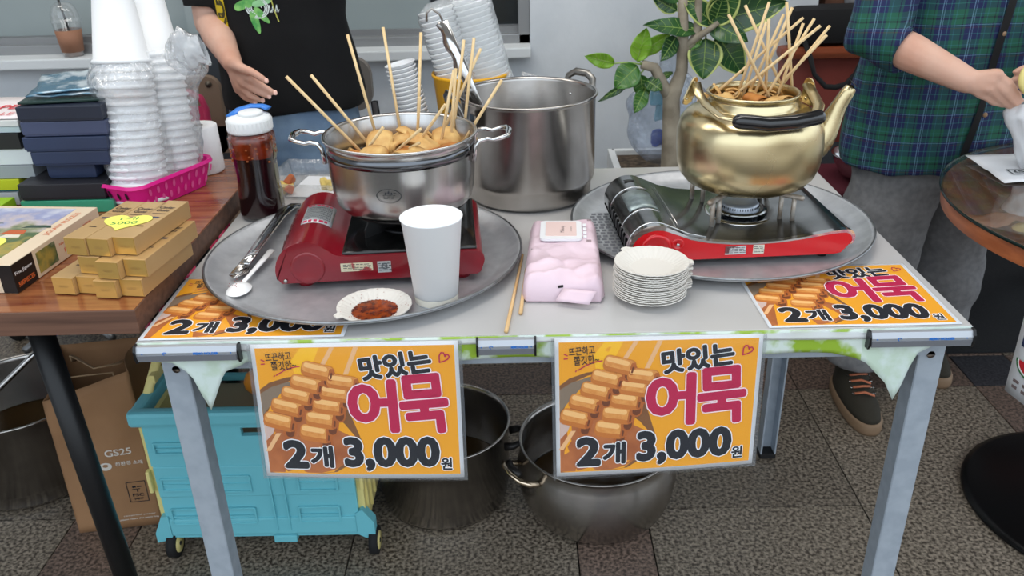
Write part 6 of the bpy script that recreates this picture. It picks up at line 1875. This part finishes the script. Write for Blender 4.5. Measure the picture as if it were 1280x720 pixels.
# ------------------------------------------------------------------ people
def capsule(mb, a, b, ra, rb, seg=14, flat=None, upv=None):
    mb.tube([a, Vector(a).lerp(Vector(b), .5), b], [ra, (ra + rb) / 2, rb], seg, rounded=True, flat=flat, upv=upv)
def ball(mb, c, r, sx_=1, sy_=1, sz_=1):
    prof_ = [(r * math.sin(t_), -r * math.cos(t_)) for t_ in [i * math.pi / 12 for i in range(13)]]
    prof_[0] = (0, -r); prof_[-1] = (0, r)
    mb.lathe(prof_, 20, M=Matrix.Translation(c) @ Matrix.Diagonal((sx_, sy_, sz_, 1)))
def hand(mb, wrist, H, rad=.0082, wr=.021):
    """H: index, middle, ring, little (knuckle, joint, tip) and thumb (base, joint, tip)"""
    H = [Vector(p) for p in H]; wrist = Vector(wrist)
    for k in range(4):
        K, J, Tp = H[3 * k:3 * k + 3]
        r = rad * (1.0, 1.03, .97, .86)[k]
        capsule(mb, wrist.lerp(K, .08), K, wr * .72, r * 1.45)
        mid = K.lerp(J, .5)
        mb.tube([K, mid, J, J.lerp(Tp, .55), Tp], [r * 1.22, r * 1.05, r * 1.08, r * .93, r * .74], 12, rounded=True)
    for (i, j) in ((0, 3), (3, 6), (6, 9)): capsule(mb, wrist.lerp(H[i].lerp(H[j], .5), .55), H[i].lerp(H[j], .5) * .96 + wrist * .04, wr * .66, rad * 1.2)
    B, J, Tp = H[12:15]
    capsule(mb, wrist.lerp(B, .15), B, wr * .78, rad * 1.5)
    mb.tube([B, J, J.lerp(Tp, .55), Tp], [rad * 1.45, rad * 1.2, rad * 1.12, rad * .85], 12, rounded=True)
def default_hand(wrist, d, side, curl):
    wrist, d, side, curl = Vector(wrist), Vector(d).normalized(), Vector(side).normalized(), Vector(curl).normalized()
    out = []
    for k in range(4):
        K = wrist + d * (.088 - .006 * k) + side * (.027 - .018 * k)
        J = K + (d * .75 + curl * .5).normalized() * (.044 - .004 * abs(k - 1)); Tp = J + (d * .25 + curl).normalized() * (.036 - .004 * abs(k - 1))
        out += [K, J, Tp]
    B = wrist + d * .03 + side * .034; J = B + (d + side * .7 + curl * .3).normalized() * .036; Tp = J + (d + curl * .6).normalized() * .03
    return out + [B, J, Tp]
def head(mb, c, yaw_):
    R = Matrix.Translation(c) @ Matrix.Rotation(yaw_, 4, 'Z')
    def b(p, r, *s): ball(mb, R @ Vector(p), r, *s)
    b((0, .012, .03), .082, .92, 1.12, 1.08); b((0, -.022, -.035), .062, .92, 1.0, 1.15); b((0, -.052, -.082), .026, 1.1, .9, .8)
    mb.tube([R @ Vector((0, -.082, .02)), R @ Vector((0, -.094, -.004)), R @ Vector((0, -.104, -.026))], [.007, .009, .013], 10, rounded=True)
    b((0, -.082, -.056), .016, 1.4, .7, .35); b((0, -.081, -.066), .015, 1.2, .7, .4)
    for s_ in (-1, 1): b((s_ * .078, .010, -.008), .024, .35, .8, 1.25); b((s_ * .030, -.070, .028), .017, 1.3, .5, .35); b((s_ * .040, -.058, -.028), .022, 1, .8, 1)
    return R
def face_parts(root, R, hairc, long_=True):
    for s_ in (-1, 1):
        mb = MB(); ball(mb, R @ Vector((s_ * .030, -.0745, .008)), .0115); e = mb.build('eye', mat('eye_white', (230, 228, 224), .2), root)
        mb = MB(); ball(mb, R @ Vector((s_ * .030, -.0815, .008)), .0056, 1, .9, 1); mb.build('iris', mat('iris_brown', (44, 28, 20), .2), e)
        mb = MB(); mb.tube([R @ Vector((s_ * .016, -.086, .028)), R @ Vector((s_ * .031, -.084, .033)), R @ Vector((s_ * .046, -.074, .028))], [.0018, .0026, .0014], 6); mb.build('eyebrow', hairc, root)
    mb = MB(); mb.tube([R @ Vector((-.020, -.089, -.061)), R @ Vector((0, -.097, -.060)), R @ Vector((.020, -.089, -.061))], [.002, .0055, .002], 8); mb.build('lips', mat('lip', (176, 92, 84), .45), root)
    mb = MB()
    def hr(u, v):
        a = (u * 1.50 + .25) * math.pi  if v > .55 else u * 2 * math.pi
        return (0, 0, 0)
    ball(mb, R @ Vector((0, .030, .045)), .090, .98, 1.05, 1.02)
    if long_: mb.tube([R @ Vector((0, .075, .03)), R @ Vector((0, .095, -.05)), R @ Vector((0, .085, -.15))], [.065, .058, .03], 16, rounded=True, flat=.6)
    ball(mb, R @ Vector((0, -.030, .096)), .045, 1.3, .8, .55)
    o = mb.build('hair', hairc, root); fuse(o, .006, 6, folds=lambda p: .0015 * math.sin(p.x * 400 + p.y * 90))

def folds_fn(scale, amp, seed, vert=.5):
    def f(p): return amp * (noise.noise(Vector((p.x * scale + seed, p.y * scale, p.z * scale * vert))) + .5 * noise.noise(Vector((p.x * scale * 2.2, p.y * scale * 2.2 + seed, p.z * scale * 2.2 * vert))))
    return f
def shoe(parent, toe, heel, um, sm_m, lace):
    toe, heel = Vector(toe), Vector(heel); d = (heel - toe); L = d.length; ang = math.atan2(d.y, d.x) - math.pi / 2
    c = (toe + heel) / 2
    M = Matrix.Translation((c.x, c.y, 0)) @ Matrix.Rotation(ang, 4, 'Z')
    k = L / .28
    mb = MB(); mb.loft([((0, 0, .0), .046, .138 * k, 0, 2.5), ((0, 0, .008), .049, .140 * k, 0, 2.5), ((0, 0, .026), .0485, .139 * k, 0, 2.5), ((0, 0, .032), .045, .135 * k, 0, 2.5)], 40, M=M); mb.build('sole', sm_m, parent)
    mb = MB(); mb.loft([((0, 0, .030), .0445, .134 * k, 0, 2.4), ((0, .004, .045), .044, .128 * k, 0, 2.3), ((0, .022, .060), .041, .108 * k, 0, 2.2), ((0, .048, .078), .038, .083 * k, 0, 2.1), ((0, .066, .098), .036, .064 * k, 0, 2), ((0, .072, .118), .036, .056 * k, 0, 2)], 40, M=M); up_ = mb.build('upper', um, parent)
    for j in range(5):
        y = -.050 + j * .018; z = .0765 + j * .0078
        mb = MB(); mb.tube([M @ Vector((-.024, y + .006, z - .003)), M @ Vector((0, y, z + .004)), M @ Vector((.024, y + (.010 if j % 2 else -.006), z - .003))], .0042, 8, flat=.6); mb.build('lace', lace, up_)
        for s_ in (-1, 1):
            mb = MB(); mb.lathe([(.002, 0), (.004, .001), (.005, 0)], 12, M=M @ Matrix.Translation((s_ * .026, y + .006, z - .002))); mb.build('eyelet', steel_pol, up_)

# --- the woman behind the table
w1 = thing('person', 'person in black t-shirt and blue jeans behind the table, right hand reaching forward', 'person', (-.59, 1.0, 0))
def L1(p): return Vector(p) - Vector((-.59, 1.0, 0))
mb = MB()
elb, wri = L1((-.748, .985, 1.035)), L1((-.652, .795, .976))
sho = L1((-.742, 1.005, 1.265))
capsule(mb, sho, elb, .046, .039); mb.tube([elb, elb.lerp(wri, .35), elb.lerp(wri, .75), wri], [.036, .036, .0265, .0215], 16, rounded=True)
hand(mb, wri, [L1(p) for p in P1_HAND], .0074, .022)
sh2, el2, wr2 = L1((-.438, 1.005, 1.265)), L1((-.325, .93, 1.155)), L1((-.470, .83, 1.30))
capsule(mb, sh2, el2, .046, .039); mb.tube([el2, el2.lerp(wr2, .4), wr2], [.039, .038, .024], 14, rounded=True)
hand(mb, wr2, default_hand(wr2, (-.5, .25, .85), (-.7, -.5, -.2), (-.2, .8, .2)), .0078)
mb.loft([((0, 0, .78), .13, .09, 0, 2.2), ((0, 0, .95), .118, .085, 0, 2.2), ((0, 0, 1.12), .130, .09, 0, 2.2), ((0, 0, 1.25), .150, .072, 0, 2.2), ((0, .0, 1.30), .07, .055, 0, 2)], 32)
mb.tube([(0, .005, 1.26), (0, .0, 1.40)], [.056, .050], 20)
for s_ in (-1, 1): mb.tube([(s_ * .075, .01, .82), (s_ * .08, .015, .45), (s_ * .085, .03, .09)], [.078, .05, .034], 16, rounded=True)
HR = head(mb, Vector((0, -.02, 1.48)), .25)
body = mb.build('body', skin, w1); fuse(body, .0036, 5)
hair1 = mat('black_hair', (24, 20, 20), .4)
face_parts(w1, HR, hair1)
mb = MB(); nails = [P1_HAND[2], P1_HAND[5], P1_HAND[8], P1_HAND[11], P1_HAND[14]]
prevs = [P1_HAND[1], P1_HAND[4], P1_HAND[7], P1_HAND[10], P1_HAND[13]]
for nl, pv in zip(nails, prevs):
    nlv, pvv = L1(nl), L1(pv); d = (nlv - pvv).normalized(); up_ = Vector((-.1, -.75, .65)); up_ = (up_ - d * up_.dot(d)).normalized()
    mb = MB(); mb.loft([((0, 0, 0), .0044, .0058, 0, 2.6), ((0, 0, .0009), .0038, .005, 0, 2.6)], 14, M=Matrix.Translation(nlv + d * .001 + up_ * .0052) @ up_.to_track_quat('Z', 'Y').to_matrix().to_4x4()); mb.build('fingernail', mat('nail_pink', (232, 186, 170), .3), w1)
tee_m = mat('black_cotton', (7, 7, 9), .9, 0, sheen=.0, bump=.2, scale=300)
mb = MB()
mb.loft([((0.008, 0, .836), .166, .118, 0, 2.3), ((.008, 0, .87), .168, .120, 0, 2.3), ((.004, 0, .95), .160, .113, 0, 2.3), ((0, 0, 1.04), .147, .106, 0, 2.3), ((0, 0, 1.14), .152, .110, 0, 2.3), ((0, 0, 1.22), .166, .100, 0, 2.3), ((0, 0, 1.275), .170, .078, 0, 2.3), ((0, 0, 1.315), .085, .062, 0, 2)], 48)
s_e = sho.lerp(elb, .86); s_e2 = sh2.lerp(el2, .75)
mb.tube([sho + Vector((.03, 0, .005)), sho.lerp(elb, .3), s_e], [.058, .058, .060], 20)
mb.tube([sh2 + Vector((-.03, 0, .005)), sh2.lerp(el2, .3), s_e2], [.058, .058, .060], 20)
tee = mb.build('t_shirt', tee_m, w1); fuse(tee, .006, 5, folds=folds_fn(9, .010, 3.1, .6))
jean = mat('blue_denim', (126, 150, 174), .85, 0, (104, 128, 156), 14, bump=.3, bscale=400)
mb = MB(); mb.loft([((0, 0.01, .64), .150, .105, 0, 2.4), ((0, 0.005, .74), .160, .110, 0, 2.4), ((0, 0, .84), .150, .105, 0, 2.3), ((0, 0, .90), .14, .10, 0, 2.3)], 40)
for s_ in (-1, 1): mb.tube([(s_ * .078, .01, .76), (s_ * .082, .012, .60), (s_ * .085, .02, .42), (s_ * .088, .03, .10)], [.088, .082, .066, .058], 20)
jo = mb.build('jeans', jean, w1); fuse(jo, .007, 4, folds=folds_fn(10, .008, 6.3, 1.2))
def project(mb, obj, M_world_off, lift=.0015):
    bm = bmesh.new(); bm.from_mesh(obj.data); bt_ = BVHTree.FromBMesh(bm); bm.free()
    for i, v in enumerate(mb.v):
        hit = bt_.ray_cast(Vector((v.x, -1, v.z)), Vector((0, 1, 0)))
        if hit[0] is not None: mb.v[i] = Vector((v.x, hit[0].y - lift - max(0, -v.y), v.z))
        else: mb.v[i] = Vector((v.x, -.08, v.z))
    return mb
def strip(mb, p0, p1, w0, w1_, n=24, m=4, mi=0, y=0):
    vs = []; fs = []
    for j in range(n + 1):
        t_ = j / n; c = Vector(p0).lerp(Vector(p1), t_); w = lerp(w0, w1_, t_)
        for i in range(m + 1): vs.append((c.x + (i / m - .5) * w, y, c.z))
    for j in range(n):
        for i in range(m):
            a = j * (m + 1) + i; fs.append((a, a + m + 1, a + m + 2, a + 1))
    mb.add(vs, fs, mi)
mb = MB(); strip(mb, (-.120, 0, 1.25), (-.104, 0, .985), .031, .024)
project(mb, tee, None, .003).build('yellow_lanyard', mat('yellow_ribbon', (206, 178, 24), .55), w1)
mb = MB(); n0 = 0
put_text(mb, 'LAUNDER', 0, 0, .255, .021, 0, 0, .05)
R_ = Matrix.Rotation(math.pi / 2 + .055, 4, 'Y')
vs = []
for v in mb.v:
    vs.append(Vector((-.1005 - .055 * v.x * 1.0 * 1 - v.y * 1.0 + .0, -.0008, .992 + v.x)))
mb.v = [Vector((-.0925 - v2.y - .055 * v2.x, -.0008, .990 + v2.x)) for v2 in mb.v]
project(mb, tee, None, .003).build('lanyard_lettering', mat('olive_black_ink', (60, 54, 16), .6), w1)['kind'] = 'stuff'
mb = MB()
def leafdec(x, z, L_, w, a, mi):
    pts = []
    for i in range(20):
        t_ = i / 19 * 2 * math.pi; lx = L_ / 2 * math.cos(t_); lz = w / 2 * math.sin(t_) * (1 - .3 * math.cos(t_))
        pts.append((x + lx * math.cos(a) - lz * math.sin(a), 0, z + lx * math.sin(a) + lz * math.cos(a)))
    c = len(pts); mb.add(pts + [(x, 0, z)], [(i, c, (i + 1) % c) for i in range(c)], mi)
for (x, z, L_, w, a, mi) in ((-.028, 1.045, .050, .018, -1.3, 0), (-.012, 1.060, .046, .016, -.8, 0), (-.052, 1.083, .045, .018, .4, 0), (-.030, 1.098, .05, .02, 1.0, 0), (-.008, 1.087, .05, .014, .2, 1)):
    leafdec(x, z, L_, w, a, mi)
def pline(pts, w, mi):
    for (a, b) in zip(pts, pts[1:]):
        a, b = Vector((a[0], 0, a[1])), Vector((b[0], 0, b[1])); d = (b - a).normalized(); n = Vector((-d.z, 0, d.x)) * w
        mb.add([a - n, b - n, b + n, a + n], [(0, 1, 2, 3)], mi)
for k in range(5):
    pts = [(-.022 + (.012 + .004 * k) * math.cos(t_ * .35 + k), 1.076 + (.010 + .003 * k) * math.sin(t_ * .35 + k)) for t_ in range(14)]; pline(pts, .0013, 2)
pline([(.013, 1.10), (.020, 1.062), (.024, 1.046)], .0013, 3)
for k in range(3): pline([(.004 + k * .008, 1.066), (.008 + k * .008, 1.082), (.009 + k * .008, 1.066), (.013 + k * .008, 1.072)], .0008, 2)
project(mb, tee, None, .002).build('flower_print', [mat('print_leaf_green', (66, 150, 74), .6, 0, (140, 200, 110), 60), mat('print_leaf_pale', (150, 206, 150), .6), mat('print_petal_white', (214, 224, 220), .6), mat('print_stem_yellow', (190, 190, 90), .6)], w1)['kind'] = 'stuff'
for s_ in (-1, 1): shoe(w1, L1((-.59 + s_ * .09, .88, 0)), L1((-.59 + s_ * .085, 1.10, 0)), mat('white_canvas', (210, 210, 208), .7), mat('white_rubber', (224, 224, 222), .5), mat('white_lace', (230, 230, 230), .7))

# --- the person in the plaid shirt
B2 = Vector((1.03, 1.06, 0))
w2 = thing('person', 'person in green and navy plaid shirt and grey trousers holding a yellow cookie', 'person', B2)
def L2(p): return Vector(p) - B2
mb = MB()
A = [L2(p) for p in P2_ARM]
sho2 = L2((.815, .97, 1.25)); elb2 = L2((.757, .845, .985)); wri2 = L2((.886, .712, .922))
capsule(mb, sho2, elb2, .045, .04); mb.tube([elb2, elb2.lerp(wri2, .35), elb2.lerp(wri2, .75), wri2], [.039, .040, .032, .0265], 16, rounded=True)
hand(mb, wri2, [L2(p) for p in P2_HAND], .0088, .026)
sh3, el3, wr3 = L2((1.245, 1.12, 1.25)), L2((1.32, 1.0, 1.02)), L2((1.13, .79, .95))
capsule(mb, sh3, el3, .045, .04); mb.tube([el3, el3.lerp(wr3, .4), wr3], [.04, .038, .026], 14, rounded=True)
hand(mb, wr3, default_hand(wr3, (-.8, -.6, -.2), (0, 0, 1), (-.5, .3, -.3)), .0085)
mb.loft([((0, 0, .72), .15, .11, .3, 2.2), ((0, 0, 1.0), .16, .11, .3, 2.2), ((0, 0, 1.22), .17, .09, .3, 2.2), ((0, 0, 1.31), .07, .06, .3, 2)], 32)
mb.tube([(0, 0, 1.27), (.01, -.02, 1.42)], [.06, .054], 20)
for (hx, ax_) in (((-.09, -.03), (-.17, -.10)), ((.09, .03), (.10, .03))):
    mb.tube([(hx[0], hx[1], .78), ((hx[0] + ax_[0]) / 2, (hx[1] + ax_[1]) / 2 - .01, .45), (ax_[0], ax_[1], .09)], [.08, .055, .036], 16, rounded=True)
HR2 = head(mb, Vector((.015, -.05, 1.50)), .35)
fuse(mb.build('body', skin, w2), .0038, 5)
face_parts(w2, HR2, mat('grey_black_hair', (52, 48, 46), .5), False)
# plaid cloth
plaid = bpy.data.materials.new('green_navy_plaid'); plaid.use_nodes = True
nt = plaid.node_tree; bs = nt.nodes['Principled BSDF']; bs.inputs['Roughness'].default_value = .85
tcn = nt.nodes.new('ShaderNodeTexCoord'); sx = nt.nodes.new('ShaderNodeSeparateXYZ'); nt.links.new(tcn.outputs['Object'], sx.inputs[0])
def mth(op, a, b=None, c=None):
    n = nt.nodes.new('ShaderNodeMath'); n.operation = op
    for i, v in enumerate((a, b, c)):
        if v is None: continue
        if isinstance(v, (int, float)): n.inputs[i].default_value = v
        else: nt.links.new(v, n.inputs[i])
    return n.outputs[0]
nzz = nt.nodes.new('ShaderNodeTexNoise'); nzz.inputs['Scale'].default_value = 5; nt.links.new(tcn.outputs['Object'], nzz.inputs[0])
wob_ = mth('MULTIPLY', nzz.outputs[0], .014)
ux = mth('FRACT', mth('MULTIPLY', mth('ADD', mth('ADD', mth('MULTIPLY', sx.outputs['Y'], -.6), sx.outputs['X']), wob_), 15.0))
uz = mth('FRACT', mth('MULTIPLY', mth('ADD', mth('ADD', mth('MULTIPLY', sx.outputs['Y'], .08), sx.outputs['Z']), wob_), 15.0))
def stripes(u, cols):
    r = nt.nodes.new('ShaderNodeValToRGB'); r.color_ramp.interpolation = 'CONSTANT'
    e = r.color_ramp.elements
    for i, (p, c) in enumerate(cols):
        q = e[i] if i < 2 else e.new(p)
        q.position = p; q.color = lin(c)
    nt.links.new(u, r.inputs[0]); return r.outputs[0]
NV, GR, DK, LB, TL_ = (20, 30, 76), (26, 88, 68), (16, 20, 34), (112, 146, 176), (46, 108, 112)
c1 = stripes(ux, [(0, GR), (.10, TL_), (.13, GR), (.34, DK), (.38, GR), (.46, NV), (.62, LB), (.65, NV), (.70, LB), (.72, NV), (.88, TL_), (.91, NV)])
c2 = stripes(uz, [(0, GR), (.16, DK), (.22, GR), (.30, TL_), (.325, GR), (.48, NV), (.66, TL_), (.685, NV), (.86, (70, 30, 44)), (.89, NV), (.95, LB), (.97, NV)])
mx = nt.nodes.new('ShaderNodeMix'); mx.data_type = 'RGBA'; mx.inputs[0].default_value = .5
nt.links.new(c1, mx.inputs[6]); nt.links.new(c2, mx.inputs[7]); nt.links.new(mx.outputs[2], bs.inputs['Base Color'])
mb = MB(); rz_ = .30
mb.loft([((-.005, 0, .655), .258, .165, rz_, 2.3), ((-.005, 0, .70), .258, .165, rz_, 2.3), ((0, 0, .85), .252, .165, rz_, 2.3), ((0, 0, 1.0), .242, .160, rz_, 2.3), ((0, 0, 1.15), .232, .145, rz_, 2.3), ((0, 0, 1.25), .222, .115, rz_, 2.3), ((0, 0, 1.31), .17, .08, rz_, 2.2), ((0, 0, 1.345), .08, .07, rz_, 2)], 56)
mb.tube([sho2 + Vector((.04, .02, .0)), sho2.lerp(elb2, .4) + Vector((-.008, 0, 0)), elb2 + Vector((-.006, .01, -.004)), elb2.lerp(wri2, .30)], [.070, .070, .066, .058], 24)
mb.tube([sh3 + Vector((-.04, -.02, 0)), sh3.lerp(el3, .4), el3, el3.lerp(wr3, .30)], [.070, .068, .064, .056], 24)
shirt = mb.build('plaid_shirt', plaid, w2); fuse(shirt, .0065, 5, folds=folds_fn(8, .016, 9.4, .55))
mb = MB(); strip(mb, (.02, 0, 1.30), (-.02, 0, .66), .006, .006, 40, 1); 
mb2 = MB(); strip(mb2, (.055, 0, 1.28), (-.030, 0, .66), .022, .018, 50, 2)
project(mb2, shirt, None, .004).build('black_strap', mat('black_webbing', (12, 12, 13), .8), w2)
for k, (x, z) in enumerate(((.018, .98), (.008, .80), (-.0, .70), (.03, 1.14))):
    q = MB(); q.lathe([(0, .003), (.0045, .0028), (.0058, .001), (.0058, 0)], 16, M=Matrix.Translation((0, 0, 0)) @ Matrix.Rotation(math.pi / 2, 4, 'X'))
    bm = bmesh.new(); bm.from_mesh(shirt.data); hit = BVHTree.FromBMesh(bm).ray_cast(Vector((x, -1, z)), Vector((0, 1, 0)))[0]; bm.free()
    o = q.build('button', mat('brown_button', (150, 120, 90), .3), w2)
    o.location = hit + Vector((0, -.002, 0)) if hit else (x, -.16, z)
gpants = mat('grey_trousers', (124, 124, 125), .85, 0, (108, 108, 110), 60, bump=.2, bscale=300)
mb = MB(); mb.loft([((0, 0, .60), .205, .135, rz_, 2.4), ((0, 0, .74), .215, .14, rz_, 2.4), ((0, 0, .86), .20, .13, rz_, 2.3)], 48)
for (p0, p1, p2) in (((-.10, -.035, .74), (-.135, -.07, .42), (-.172, -.115, .105)), ((.10, .03, .74), (.10, .03, .42), (.10, .02, .105))):
    mb.tube([p0, Vector(p0).lerp(Vector(p1), .5), p1, p2], [.118, .112, .098, .072], 24)
fuse(mb.build('trousers', gpants, w2), .007, 4, folds=folds_fn(7, .016, 2.2, 1.3))
olive = mat('dark_olive_canvas', (44, 40, 30), .85, bump=.3, scale=300); tan = mat('tan_rubber', (128, 104, 80), .6)
lace_o = mat('orange_brown_lace', (186, 110, 78), .8)
shoe(w2, L2((.852, .750, 0)), L2((.858, 1.02, 0)), olive, tan, lace_o)
shoe(w2, L2((1.132, .965, 0)), L2((1.13, 1.23, 0)), olive, tan, lace_o)
